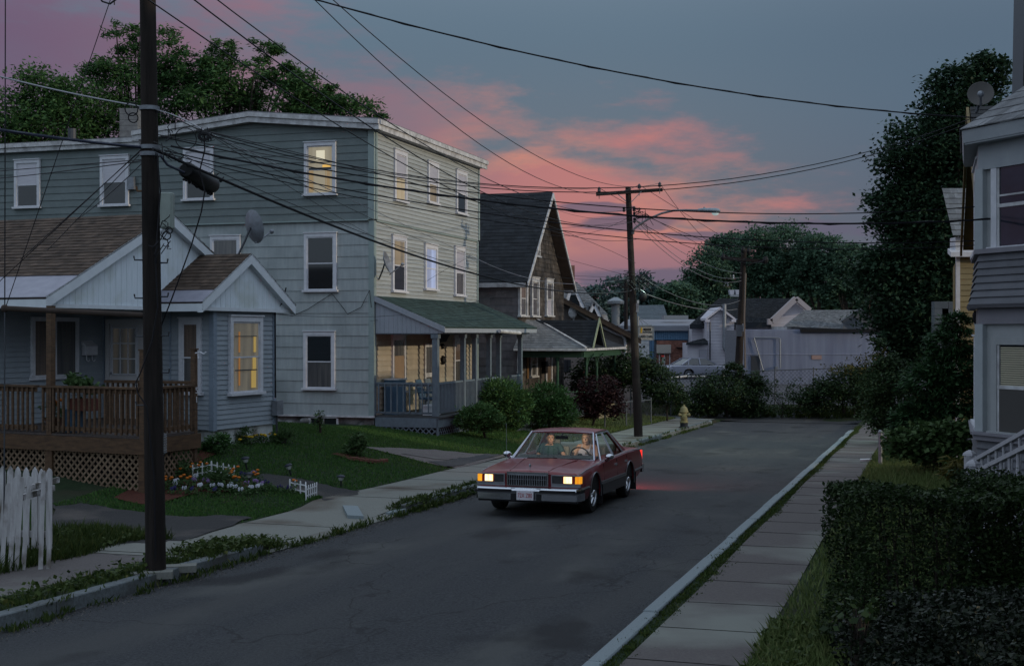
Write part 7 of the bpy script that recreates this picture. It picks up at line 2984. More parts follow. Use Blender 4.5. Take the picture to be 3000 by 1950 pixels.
for x in (-.5, .15):
 mb.tube([T(x, 1.585, .917), T(x + .30, 1.60, .922), T(x + .58, 1.62, .927)], .008, 5)
mb.build('wiper', M['black'], car)
mb = MB()
mb.box(T(-.74, 1.70, .44), T.x * 1.48 * T.s, T.y * 2.35 * T.s, T.zz * .03 * T.s)
mb.box(T(-.84, 1.75, .42), T.x * .03, T.y * 2.2 * T.s, T.zz * .46 * T.s)
mb.box(T(.81, 1.75, .42), T.x * .03, T.y * 2.2 * T.s, T.zz * .46 * T.s)
mb.box(T(-.80, 3.80, .60), T.x * 1.6 * T.s, T.y * .42 * T.s, T.zz * .33 * T.s)
mb.build('cabin_trim', INTER, car)
mb = MB()
mb.prism([T(-.78, 1.62, .885), T(-.78, 2.04, .955), T(-.78, 2.10, .84), T(-.78, 1.7, .6)], T.x * 1.56 * T.s)
mb.build('dashboard', mat('dash_grey', (.10, .105, .105), (.085, .09, .09), 6, .7), car)
seat = []
for x0, x1 in ((-.72, -.03), (.03, .72)):
 mb = MB()
 mb.box(T(x0, 2.28, .47), T.x * (x1 - x0) * T.s, T.y * .52 * T.s, T.zz * .15 * T.s)
 mb.prism([T(x0, 2.74, .55), T(x0, 2.90, .55), T(x0, 3.03, 1.06), T(x0, 2.93, 1.07)], T.x * (x1 - x0) * T.s)
 s_ = mb.build('front_seat', SEATM, car)
 bv = s_.modifiers.new('soft', 'BEVEL')
 bv.width = .04
 bv.segments = 2
 mb = MB()
 xm = (x0 + x1) / 2
 mb.box(T(xm - .13, 2.99, 1.07), T.x * .26 * T.s, T.y * .08 * T.s, T.zz * .12 * T.s)
 h = mb.build('headrest', SEATM, s_)
mb = MB()
mb.box(T(-.72, 3.28, .47), T.x * 1.44 * T.s, T.y * .45 * T.s, T.zz * .15 * T.s)
mb.prism([T(-.72, 3.62, .55), T(-.72, 3.80, .55), T(-.72, 3.92, 1.08), T(-.72, 3.80, 1.10)], T.x * 1.44 * T.s)
s_ = mb.build('rear_seat', mat('pale_green_seat', (.34, .37, .33), (.30, .33, .295), 5, .7), car)
bv = s_.modifiers.new('soft', 'BEVEL')
bv.width = .05
bv.segments = 2
mb = MB()
SWC = T(.36, 2.28, .93)
swx, swy = T.x, (T.zz * .9 - T.y * .42).normalized()
mb.tube([SWC + swx * .185 * math.cos(t) + swy * .185 * math.sin(t) for t in [2 * math.pi * i / 28 for i in range(29)]], .014, 7, cap=False)
swn = swx.cross(swy)
for t in (R(0), R(180), R(250), R(290)):
 mb.tube([SWC, SWC + swx * .19 * math.cos(t) + swy * .19 * math.sin(t)], .014, 6)
mb.ball(SWC, .055, 10, 7)
mb.tube([SWC, T(.36, 2.0, .86)], .03, 8)
mb.build('steering_wheel', M['black'], car, smooth=True)
mb = MB()
mb.box(T(-.08, 2.50, 1.395), T.x * .16, T.y * .10, T.zz * .014)
mb.build('dome_lamp', glow_mat('dome_glow', (.5, .47, .4), (1.0, .84, .58), .3), car)
il = bpy.data.lights.new('cabin_light', 'AREA')  # unseen strip light added under the roof header to light the faces
il.energy = 2.6
il.color = (1.0, .82, .60)
il.shape = 'RECTANGLE'
il.size, il.size_y = .8, .06
io = bpy.data.objects.new('cabin_light', il)
COL.objects.link(io)
io.location = T(0.0, 2.34, 1.345)
io.rotation_euler = (T.y * .85 - T.zz * .5).to_track_quat('-Z', 'Y').to_euler()
# ---------------------------------------------------------------- people
SKIN = mat('skin', (.46, .27, .19), (.40, .22, .155), 14, .55)
SKINW = mat('fair_skin', (.52, .33, .24), (.47, .28, .20), 14, .55)
def capsule(mb, pts, rads, n=12):
 mb.tube(pts, rads, n)
 mb.ball(pts[0], rads[0], 10, 7)
 mb.ball(pts[-1], rads[-1], 10, 7)
def person(label, X0, seat_y, turn, arms, skin, cloth, hairm, long_hair, sleeve, head_h):
 """seated figure; hips on the seat cushion at (X0, seat_y)"""
 root = thing('person', label, 'person', T(X0, seat_y, .62), 'people in the red car')
 s = 1.0
 def q(x, y, zz):
  return T(X0 + x, seat_y + y, zz)
 mb = MB()
 for sg in (-1, 1):
  capsule(mb, [q(sg * .10, 0, .68), q(sg * .12, -.42, .74)], [.085, .065])
  capsule(mb, [q(sg * .12, -.42, .74), q(sg * .11, -.62, .50)], [.06, .042])
  capsule(mb, [q(sg * .11, -.62, .50), q(sg * .12, -.74, .49)], [.04, .032])
 for (x, y, zz, rx, ry, rz) in ((0, 0, .68, .17, .13, .12), (0, .03, .80, .145, .105, .14), (0, .06, .95, .165, .11, .16), (0, .075, 1.04, .155, .095, .10)):
  mb.ball(q(x, y, zz), (rx, ry, rz), 14, 10)
 capsule(mb, [q(-.155, .075, 1.075), q(.155, .075, 1.075)], [.052, .052])
 capsule(mb, [q(0, .075, 1.06), q(0, .055, head_h - .09)], [.055, .050])
 rt = Matrix.Rotation(turn, 3, 'Z')
 def h(x, y, zz):
  v = rt @ V_((x, y, 0))
  return q(v.x, .03 + v.y, head_h + zz)
 fwd = (T.x * (rt @ V_((0, -1, 0))).x + T.y * (rt @ V_((0, -1, 0))).y)
 M3 = Matrix((T.x, T.y, T.zz)).transposed() @ rt
 def hb(c, r, n=12, m=9):
  mb.ball(c, r, n, m, M3)
 hb(h(0, .01, .035), (.073, .092, .085))
 hb(h(0, -.025, -.03), (.062, .068, .078))
 hb(h(0, -.05, -.085), (.036, .036, .028))
 hb(h(0, -.088, .035), (.05, .012, .013))            # brow
 hb(h(0, -.103, -.005), (.010, .018, .022))          # nose
 hb(h(0, -.108, -.018), (.014, .014, .009))
 hb(h(0, -.088, -.052), (.024, .012, .007))          # lips
 hb(h(0, -.086, -.063), (.021, .012, .007))
 for sg in (-1, 1):
  hb(h(sg * .072, .012, .0), (.009, .018, .028), 8, 6)
  hb(h(sg * .035, -.066, -.02), (.024, .02, .02), 8, 6)
 for (sx, el, hd) in arms:
  sh_ = q(sx, .08, 1.065)
  e_, hh = q(*el), q(*hd)
  capsule(mb, [sh_, e_], [.048, .037])
  capsule(mb, [e_, hh], [.037, .025])
  d = (hh - e_).normalized()
  side = d.cross(T.zz).normalized()
  palm = hh + d * .045
  mb.ball(palm, (.036, .03, .03), 9, 7)
  for k in range(4):
   o0 = palm + side * (.014 * (k - 1.5)) + d * .02
   ln = (.034, .040, .037, .028)[k]
   mb.tube([o0, o0 + d * ln, o0 + d * ln * 1.35 - T.zz * .022, o0 + d * ln * .9 - T.zz * .042], [.0095, .009, .0085, .007], 7)
  tb = palm - d * .015 + side * .03 * (1 if sx < 0 else -1)
  mb.tube([tb, tb + d * .02 + side * .015 * (1 if sx < 0 else -1), tb + d * .045 - T.zz * .012], [.011, .010, .008], 7)
 body = mb.build('body', skin, root, smooth=True)
 rm = body.modifiers.new('one_skin', 'REMESH')
 rm.mode = 'VOXEL'
 rm.voxel_size = .0068
 rm.use_smooth_shade = True
 smo = body.modifiers.new('soft', 'SMOOTH')
 smo.iterations = 3
 mb = MB()
 for sg in (-1, 1):
  hb2 = h(sg * .031, -.078, .012)
  mb.ball(hb2, (.013, .010, .008), 8, 6, M3)
 mb.build('eyes', mat('eye_white', (.55, .53, .5), rough=.2) if 'eye_white' not in BMT_ else BMT_['eye_white'], root, smooth=True)
 mb = MB()
 for sg in (-1, 1):
  mb.ball(h(sg * .031, -.087, .012), (.006, .004, .006), 7, 5, M3)
  mb.ball(h(sg * .033, -.094, .032), (.017, .006, .0035), 7, 5, M3)
 mb.build('pupils', M['black'], root)
 mb = MB()
 mb.ball(h(0, -.098, -.056), (.022, .006, .0055), 8, 5, M3)
 mb.build('lips', mat('lip', (.34, .13, .11), rough=.4) if 'lip' not in BMT_ else BMT_['lip'], root, smooth=True)
 mb = MB()
 top = 1.04 if sleeve else .99
 for (x, y, zz, rx, ry, rz) in ((0, 0, .68, .185, .145, .125), (0, .03, .80, .16, .12, .15), (0, .06, .95, .18, .125, .155 if sleeve else .13)):
  mb.ball(q(x, y, zz), (rx, ry, rz), 16, 11)
 if sleeve:
  mb.ball(q(0, .075, 1.035), (.17, .11, .085), 16, 10)
  capsule(mb, [q(-.16, .078, 1.072), q(.16, .078, 1.072)], [.064, .064])
  for (sx, el, hd) in arms:
   sh_, e_ = q(sx, .08, 1.065), q(*el)
   mb.tube([sh_, sh_.lerp(e_, .62)], [.064, .056], 12)
 else:
  for sx in (-.085, .085):
   mb.tube([q(sx, -.035, .99), q(sx, .0, 1.09), q(sx, .075, 1.135), q(sx, .15, 1.08)], .014, 7)
 for sg in (-1, 1):
  capsule(mb, [q(sg * .10, 0, .68), q(sg * .12, -.42, .74)], [.10, .078])
 cl = mb.build('shirt' if sleeve else 'tank_top', cloth, root, smooth=True)
 rm = cl.modifiers.new('one_cloth', 'REMESH')
 rm.mode = 'VOXEL'
 rm.voxel_size = .010
 rm.use_smooth_shade = True
 mb = MB()
 mb.ball(h(0, .028, .056), (.083, .094, .083), 18, 12, M3)
 mb.ball(h(0, -.035, .098), (.066, .055, .035), 14, 8, M3)
 if long_hair:
  for sg in (-1, 1):
   mb.tube([h(sg * .066, .0, .07), h(sg * .082, .02, .0), h(sg * .086, .04, -.09), h(sg * .075, .05, -.17)], [.028, .026, .024, .010], 8)
  mb.ball(h(0, .085, -.02), (.07, .04, .10), 12, 9, M3)
 else:
  for k in range(26):
   a_ = RU_(-1.2, 1.2)
   p0 = h(.07 * math.sin(a_), -.055 * math.cos(a_) - .02, .112)
   mb.tube([p0, h(.082 * math.sin(a_ + .2), -.085 * math.cos(a_) - .0, .075 + RU_(-.012, .01))], [.013, .005], 6)
 hr = mb.build('hair', hairm, root, smooth=True)
 rm = hr.modifiers.new('one_mass', 'REMESH')
 rm.mode = 'VOXEL'
 rm.voxel_size = .006
 rm.use_smooth_shade = True
 return root
person('dark-haired boy in a dark teal shirt in the passenger seat, looking toward the driver', -.37, 2.72, R(22),
 [(-.18, (-.26, -.05, .84), (-.12, -.26, .82)), (.18, (.30, -.02, .88), (.34, -.24, .86))], SKIN,
 mat('teal_shirt', (.035, .085, .09), (.028, .07, .075), 8, .8), mat('dark_hair', (.020, .016, .015), (.012, .010, .010), 30, .5), False, True, 1.225)
person('woman with tied-back blonde hair and a pale tank top holding the steering wheel', .36, 2.76, R(-4),
 [(-.17, (-.25, -.12, .86), (-.16, -.41, .97)), (.17, (.25, -.12, .86), (.16, -.41, .97))], SKINW,
 mat('pale_lilac_cloth', (.48, .46, .54), (.43, .41, .49), 8, .8), mat('blonde_hair', (.24, .155, .075), (.16, .10, .05), 40, .5), True, False, 1.235)
# ---------------------------------------------------------------- parked cars beyond the fence
def parked(label, o, ydir, paint, sc=1.0, wagon=False):
 L_ = Local(o, ydir, sc=sc)
 r = thing('parked_car', label, 'car', L_(0, 2.5, 0), 'cars parked behind the fence')
 global T
 keep, T = T, L_
 car_body(r, L_, paint, CLAD)
 mb = MB()
 yb = 5.15 if wagon else 4.35
 pr_ = [(1.7, .97), (2.4, 1.38), (3.6 if not wagon else 4.7, 1.38), (yb, .98)]
 rows = []
 for y, q in pr_:
  hw = .80 if q < 1.1 else .62
  rows.append([L_(-hw, y, q), L_(hw, y, q)])
 mb.add([p for r_ in rows for p in r_], [(0, 1, 3, 2), (4, 5, 7, 6), (0, 2, 4, 6), (1, 7, 5, 3)])
 mb.build('windows', DK_, r)
 mb = MB()
 a_, b_ = rows[1], rows[2]
 mb.prism([a_[0], a_[1], b_[1], b_[0]], L_.zz * .05)
 for k in (0, 1):
  mb.bar(rows[0][k], rows[1][k], .06, .06)
  mb.bar(rows[2][k], rows[3][k], .08, .08)
  s_ = -1 if k == 0 else 1
  mb.bar(L_(s_ * .83, 3.0, .97), L_(s_ * .64, 3.0, 1.38), .07, .06)
  mb.bar(L_(s_ * .83, 3.9, .97), L_(s_ * .64, 3.75, 1.38), .07, .06)
 mb.build('roof', paint, r)
 for sg in (-1, 1):
  for yc in (YF, YR):
   wheel(r, L_, sg * .80, yc, sg, 6)
 for y0, dirn in ((-.05, 1), (LEN + .02, -1)):
  mb = MB()
  mb.box(L_(-.95, y0 - .08, .40), L_.x * 1.9 * sc, L_.y * .16 * sc, L_.zz * .13 * sc)
  mb.build('bumper', CHROMED, r)
 for sg in (-1, 1):
  mb = MB()
  x0 = .5 if sg > 0 else -.92
  mb.box(L_(x0, LEN - .03, .66), L_.x * .42 * sc, L_.y * .06 * sc, L_.zz * .14 * sc)
  mb.build('taillight', mat('tail_dull', (.12, .03, .03), rough=.3) if 'tail_dull' not in BMT_ else BMT_['tail_dull'], r)
 T = keep
 return r
g = at(2030, 1104, 84)
parked('silver-grey sedan parked behind the fence in front of the white house', V_((at(2150, 1100, 86).x, 86.5, gz(g.x, 86))), V_((-.93, -.36, 0)), mat('silver_paint', (.26, .27, .33), (.23, .24, .30), 2, .35, coat=.4), .95)
parked('dark car parked against the blue shop wall, mostly behind the shrub', V_((at(1945, 1050, 89).x, 89.6, gz(1.0, 89))), V_((-.97, .2, 0)), mat('dark_car_paint', (.03, .035, .045), rough=.3, coat=.4), .95)
# ---------------------------------------------------------------- trees and shrubs
def tree(name, label, cat, base, blobs, n, size, leafm, tr, **kw):
 return plant(name, label, cat, base, blobs, n, size, leafm, tr, **kw)
YT = 60
GRP = 'trees behind the big house'
gB = lambda u, Y: V_((at(u, 975, Y).x, Y, gz(at(u, 975, Y).x, Y)))
tree('leafy_tree', 'rounded leafy tree at the far left edge behind the flat-roofed ell', 'tree', gB(100, YT), [B(135, 275, 85, 75, YT), B(20, 345, 95, 90, YT), B(215, 320, 100, 85, YT), B(130, 400, 190, 70, YT)], 20000, .21, 'leaf_locust', .28, cl_per=70, cl_r=.24, group=GRP, limbs=24, flat=.5)
tree('leafy_tree', 'tallest feathery tree, its top crossed by the near pole', 'tree', gB(400, YT + 2), [B(375, 120, 60, 55, YT + 2), B(300, 230, 75, 65, YT + 2), B(480, 160, 70, 80, YT + 2), B(420, 260, 130, 100, YT + 2), B(360, 360, 170, 80, YT + 2), B(540, 260, 75, 80, YT + 2)], 17500, .24, 'leaf_locust', .32, cl_per=52, cl_r=.165, aspect=.36, group=GRP, limbs=40, flat=.5, shell=.4)
tree('leafy_tree', 'wide feathery tree behind the roof peak of the big house', 'tree', gB(660, YT + 1), [B(635, 165, 60, 60, YT + 1), B(700, 240, 110, 70, YT + 1), B(780, 150, 50, 40, YT + 1), B(830, 220, 60, 45, YT + 1), B(640, 300, 150, 60, YT + 1), B(580, 220, 60, 60, YT + 1)], 13500, .24, 'leaf_locust', .3, cl_per=44, cl_r=.165, aspect=.36, group=GRP, limbs=40, flat=.5, shell=.4)
tree('leafy_tree', 'low thin-leaved tree over the right end of the big roof', 'tree', gB(960, YT), [B(950, 300, 70, 35, YT), B(1040, 320, 75, 35, YT), B(960, 265, 30, 22, YT), B(1125, 342, 45, 14, YT), B(900, 330, 80, 40, YT), B(885, 262, 55, 50, YT), B(860, 300, 70, 50, YT)], 9500, .23, 'leaf_locust', .2, cl_per=24, cl_r=.24, aspect=.4, group=GRP, limbs=26, flat=.5, shell=.4)
YM = 62
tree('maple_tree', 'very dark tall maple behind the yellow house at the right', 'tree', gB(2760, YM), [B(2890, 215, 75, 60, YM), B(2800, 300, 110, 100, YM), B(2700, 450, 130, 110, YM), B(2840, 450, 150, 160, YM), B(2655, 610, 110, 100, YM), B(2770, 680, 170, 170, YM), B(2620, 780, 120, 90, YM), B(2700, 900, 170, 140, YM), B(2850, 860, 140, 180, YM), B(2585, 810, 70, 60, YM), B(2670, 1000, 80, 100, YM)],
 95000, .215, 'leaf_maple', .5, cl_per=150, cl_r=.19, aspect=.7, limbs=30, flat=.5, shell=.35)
GF = 'trees on the far hillside'
for (u, v, ru, rv, Y, lab) in ((1985, 868, 60, 40, 135, 'lowest bluish tree at the left foot of the far hill'), (2075, 800, 60, 75, 150, 'dark slender tree second from the left on the far hill'), (2130, 740, 60, 60, 158, 'airy tree with gaps behind the leaning pole on the far hill'),
 (2215, 745, 75, 75, 152, 'round tree just right of the leaning pole on the far hill'), (2310, 725, 85, 68, 156, 'tallest broad tree crowning the far hill'), (2400, 745, 70, 65, 150, 'broad tree beside the tallest one on the far hill'),
 (2475, 770, 70, 65, 148, 'pale green tree left of the dark maple on the far hill'), (2545, 780, 60, 60, 152, 'far tree half hidden by the dark maple')):
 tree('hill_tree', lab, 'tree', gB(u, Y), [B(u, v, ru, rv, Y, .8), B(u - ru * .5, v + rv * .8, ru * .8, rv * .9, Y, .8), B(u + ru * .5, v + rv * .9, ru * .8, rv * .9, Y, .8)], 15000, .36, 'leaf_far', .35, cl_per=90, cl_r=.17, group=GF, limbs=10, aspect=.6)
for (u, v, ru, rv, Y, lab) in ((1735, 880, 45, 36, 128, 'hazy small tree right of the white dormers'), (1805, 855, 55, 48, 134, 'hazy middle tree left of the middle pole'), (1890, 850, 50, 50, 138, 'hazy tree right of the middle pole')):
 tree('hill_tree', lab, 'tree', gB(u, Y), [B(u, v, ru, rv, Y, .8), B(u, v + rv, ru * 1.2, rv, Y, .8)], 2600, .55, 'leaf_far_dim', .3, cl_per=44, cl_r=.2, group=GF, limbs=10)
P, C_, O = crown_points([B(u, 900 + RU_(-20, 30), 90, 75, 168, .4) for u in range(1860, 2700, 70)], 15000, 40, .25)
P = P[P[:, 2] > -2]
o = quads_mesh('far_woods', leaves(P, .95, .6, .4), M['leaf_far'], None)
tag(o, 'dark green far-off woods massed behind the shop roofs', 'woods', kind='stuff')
def bush(label, u, vb, blobs, n, size, lm, name='bush', cat='bush', tr=.04, Y=None, **kw):
 g = ground_at(u, vb) if Y is None else gB(u, Y)
 Yb = g.y
 return plant(name, label, cat, g, [B(*b, Yb, .9) for b in blobs], n, size, lm, tr, parts=('stem', 'foliage'), **kw)
BK = dict(aspect=.30, flat=.25, outw=True, droop=-.25, shell=.62, cl_r=.17, limbs=10, stems=3, group='clipped bushes before the porches')
bush('large round yew bush at the right end of the blue-grey porch', 1468, 1262, [(1465, 1170, 70, 66), (1430, 1195, 45, 45), (1510, 1195, 50, 55)], 11000, .135, 'leaf_yew', cl_per=110, **BK)
bush('smaller pale green yew bush in front of the porch lattice', 1420, 1284, [(1405, 1222, 62, 42), (1370, 1230, 35, 28), (1440, 1228, 40, 32)], 6500, .12, 'leaf_yew', cl_per=80, **BK)
bush('round yew bush between the big porch and the green-posted porch', 1612, 1262, [(1608, 1180, 66, 66), (1580, 1205, 44, 48), (1645, 1205, 44, 48)], 9000, .135, 'leaf_yew', cl_per=100, **BK)
bush('dark purple-leaved shrub left of the middle pole', 1735, 1252, [(1755, 1150, 62, 46), (1725, 1185, 45, 40), (1785, 1185, 45, 40)], 5200, .14, 'leaf_red', cl_per=50, cl_r=.25, name='shrub', cat='shrub', stems=2)
bush('big dark spreading shrub in front of the pink workshop wall', 1810, 1180, [(1760, 1090, 80, 52), (1840, 1075, 80, 52), (1905, 1110, 62, 55), (1720, 1120, 50, 40)], 11000, .17, 'leaf_dark', cl_per=60, cl_r=.24, name='shrub', cat='shrub', Y=58.5, stems=3)
bush('low rounded dark shrub behind the chain-link fence by the hydrant', 1955, 1205, [(1955, 1148, 48, 34), (1920, 1160, 35, 30), (1990, 1165, 30, 28)], 4200, .13, 'leaf_dark', cl_per=60, cl_r=.2, name='shrub', cat='shrub', Y=57.5)
bush('wide overgrown bush left of centre at the dead end, below the leaning pole', 2130, 1222, [(2120, 1150, 85, 55), (2060, 1175, 55, 42), (2190, 1165, 55, 52), (2150, 1085, 32, 24), (2210, 1120, 35, 30)], 13500, .16, 'leaf_dark', cl_per=55, cl_r=.24, Y=63, stems=4, name='overgrown_bush')
bush('dark overgrown bush with yellow top leaves at the right end of the dead end', 2470, 1225, [(2480, 1130, 75, 55), (2410, 1160, 58, 48), (2545, 1140, 65, 70), (2370, 1175, 40, 32)], 13500, .16, 'leaf_dark', cl_per=55, cl_r=.24, Y=62, stems=4, name='overgrown_bush')
bush('yellowing leafy shoots rising over the right dead-end bush', 2500, 1215, [(2480, 1078, 60, 16), (2555, 1060, 45, 26), (2590, 1040, 40, 22)], 900, .15, 'leaf_yellow', cl_per=18, cl_r=.3, Y=61.5, name='shoots', cat='bush')
bush('thin straggly weeds between the two dead-end bushes', 2290, 1222, [(2290, 1180, 55, 34), (2330, 1140, 25, 34), (2260, 1130, 18, 36)], 1600, .12, 'leaf_dark', cl_per=22, cl_r=.3, Y=62.5, name='straggly_bush')
bush('dark bushy growth on the right bank beside the far sidewalk', 2600, 1290, [(2590, 1130, 60, 75), (2640, 1190, 65, 80), (2580, 1215, 50, 60), (2575, 1005, 22, 26), (2610, 1075, 40, 45)], 15000, .11, 'leaf_dark', cl_per=60, cl_r=.22, Y=43, name='overgrown_bush')
bush('broad dark spruce with drooping sprays in front of the yellow house', 2740, 1300, [(2800, 950, 55, 34), (2775, 1010, 75, 45), (2790, 1080, 95, 55), (2740, 1120, 95, 55), (2800, 1170, 90, 60), (2710, 1215, 85, 45), (2670, 1230, 60, 50)], 24000, .13, 'leaf_spruce', cl_per=90, cl_r=.17, Y=30, aspect=.28, flat=.5, outw=True, droop=.25, name='spruce', cat='tree', tr=.07, limbs=20)
bush('broad-leaved vine covering the pipe fence on the right', 2700, 1345, [(2650, 1285, 65, 22), (2740, 1275, 80, 32), (2830, 1280, 70, 40), (2760, 1315, 110, 30), (2680, 1320, 70, 22)], 6000, .13, 'leaf_vine', cl_per=46, cl_r=.3, Y=28.5, aspect=.85, stems=4, tr=.015, limbs=24, name='vine', cat='vine')
bush('feathery fern beside the stair railing', 2815, 1400, [(2800, 1355, 28, 10), (2825, 1380, 35, 14), (2790, 1385, 25, 10)], 500, .16, 'leaf_yellow', cl_per=14, cl_r=.3, Y=20.5, aspect=.22, outw=True, name='fern', cat='fern')
def box_foliage(name, label, cat, boxes, n, size, lm, aspect=.5, group=None):
 """clipped hedge: leaves gathered near the faces of boxes (x0, x1, y0, y1, z0, z1)"""
 P = []
 vol = [((b[1] - b[0]) * (b[3] - b[2]) + (b[1] - b[0] + b[3] - b[2]) * (b[5] - b[4])) for b in boxes]
 for b, v in zip(boxes, vol):
  m = int(n * v / sum(vol))
  lo, hi = np.array(b[0::2]), np.array(b[1::2])
  p = rng.random((m, 3))
  sk = rng.random(m) < .8
  ax = rng.choice(3, m, p=[.3, .35, .35])
  side = (rng.random(m) < np.where(ax == 2, .97, .5)).astype(float)
  side = np.where(ax == 1, 1 - side * 1.0 * (rng.random(m) < .8), side)
  dep = np.abs(rng.normal(0, .045, m))
  ext = hi - lo
  for i in range(3):
   q = (ax == i) & sk
   p[q, i] = np.where(side[q] > .5, 1 - dep[q] / ext[i], dep[q] / ext[i])
  w = lo + p * ext
  bump = .07 * (np.sin(w[:, 0] * 5.1 + w[:, 2] * 3) + np.sin(w[:, 1] * 6.3 + w[:, 0] * 2.2) + np.sin(w[:, 2] * 7.7 + w[:, 1] * 3.1)) / 1.5
  d = unit(w - (lo + hi) / 2)
  w += d * bump[:, None] + rng.normal(0, .02, (m, 3))
  P.append(w)
 P = np.concatenate(P)
 P = P[P[:, 2] > -.28]
 b = boxes[0]
 root = thing(name, label, cat, ((b[0] + b[1]) / 2, (b[2] + b[3]) / 2, b[4]), group)
 quads_mesh('foliage', leaves(P, size, aspect, .35), M[lm], root)
 mb = MB()
 for b in boxes:
  for k in range(int(14 * (b[1] - b[0]))):
   x, y = RU_(b[0] + .1, b[1] - .1), RU_(b[2] + .1, b[3] - .1)
   q = V_((x, y, b[4] - .1))
   t = V_((x + RU_(-.2, .2), y + RU_(-.2, .2), b[5] - .12))
   mb.tube([q, q.lerp(t, .5) + V_((RU_(-.06, .06), RU_(-.06, .06), 0)), t], [.014, .010, .005], 5)
 mb.build('stems', M['bark'], root)
 return root
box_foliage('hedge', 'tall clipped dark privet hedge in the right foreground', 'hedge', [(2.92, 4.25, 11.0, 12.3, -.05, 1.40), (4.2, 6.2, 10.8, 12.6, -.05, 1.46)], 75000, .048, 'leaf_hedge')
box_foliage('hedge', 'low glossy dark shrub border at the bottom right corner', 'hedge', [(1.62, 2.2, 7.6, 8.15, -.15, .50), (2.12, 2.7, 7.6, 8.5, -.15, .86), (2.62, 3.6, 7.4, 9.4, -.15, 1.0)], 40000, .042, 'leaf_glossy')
bush('broad-leaved sprig standing out of the low dark border', 2500, 1950, [(2500, 1800, 45, 34), (2530, 1785, 25, 20)], 70, .060, 'leaf_hedge', cl_per=8, cl_r=.3, Y=8.3, aspect=.7, name='sprig', cat='plant')
bush('dark bushy plant at the left corner of the bungalow foundation', 640, 1330, [(640, 1292, 34, 26), (612, 1305, 18, 16)], 1500, .09, 'leaf_yew', cl_per=26, cl_r=.25, name='garden_plant', cat='plant', aspect=.3)
bush('tall leggy plants against the white bungalow foundation', 705, 1300, [(705, 1268, 32, 20), (690, 1285, 20, 16)], 900, .08, 'leaf_vine', cl_per=24, cl_r=.25, name='garden_plant', cat='plant', aspect=.3)
bush('clump of grassy iris leaves right of the white foundation', 830, 1300, [(830, 1278, 34, 16)], 520, .20, 'leaf_vine', cl_per=18, cl_r=.3, name='garden_plant', cat='plant', aspect=.10, outw=True, droop=-.6)
bush('weed growing up by the basement window', 938, 1270, [(938, 1215, 10, 16), (930, 1240, 14, 14)], 160, .09, 'leaf_vine', cl_per=8, cl_r=.3, name='weed', cat='plant')
bush('young leafy shrub in the middle of the lawn', 1045, 1338, [(1050, 1290, 24, 22), (1035, 1318, 26, 16)], 1000, .095, 'leaf_vine', cl_per=26, cl_r=.25, name='garden_plant', cat='shrub')
bush('grey-green bush under the right corner of the deck', 522, 1405, [(520, 1368, 34, 24), (500, 1385, 24, 16)], 1700, .06, 'leaf_vine', cl_per=40, cl_r=.22, name='garden_plant', cat='plant')
bush('spiky yucca-like plant among the flowers', 642, 1430, [(640, 1390, 30, 24), (632, 1415, 26, 14)], 520, .16, 'leaf_vine', cl_per=22, cl_r=.3, name='garden_plant', cat='plant', aspect=.14, outw=True, droop=-.4)
# ---------------------------------------------------------------- grass and weeds
def in_poly(x, y, poly):
 ins = np.zeros(len(x), bool)
 j = len(poly) - 1
 for i in range(len(poly)):
  xi, yi = poly[i]
  xj, yj = poly[j]
  c = ((yi > y) != (yj > y)) & (x < (xj - xi) * (y - yi) / (yj - yi + 1e-12) + xi)
  ins ^= c
  j = i
 return ins
EXCL = []
for key in (('3', [(330, 520), (520, 500), (720, 530), (940, 560), (1180, 590), (1450, 575), (1640, 590), (1500, 640), (1180, 740), (940, 800), (760, 845), (560, 800), (330, 770)]),
   ('e', [(960, 900), (1150, 940), (1280, 920), (1560, 960), (1800, 1010), (2000, 1060), (2320, 1120), (2300, 1165), (1960, 1230), (1880, 1180), (1500, 1110), (1250, 1040), (1020, 990)]),
   ('f', [(900, 545), (1150, 550), (1600, 570), (2000, 610), (2380, 625), (2300, 640), (1860, 755), (1600, 720), (1250, 630)]),
   ('3', [(740, 470), (830, 410), (940, 395), (1100, 340), (1260, 350), (1500, 350), (1640, 380), (1600, 430), (1300, 430), (1100, 480), (940, 510)])):
 EXCL.append([tuple(ground_at(*z(key[0], *p))[:2]) for p in key[1]])
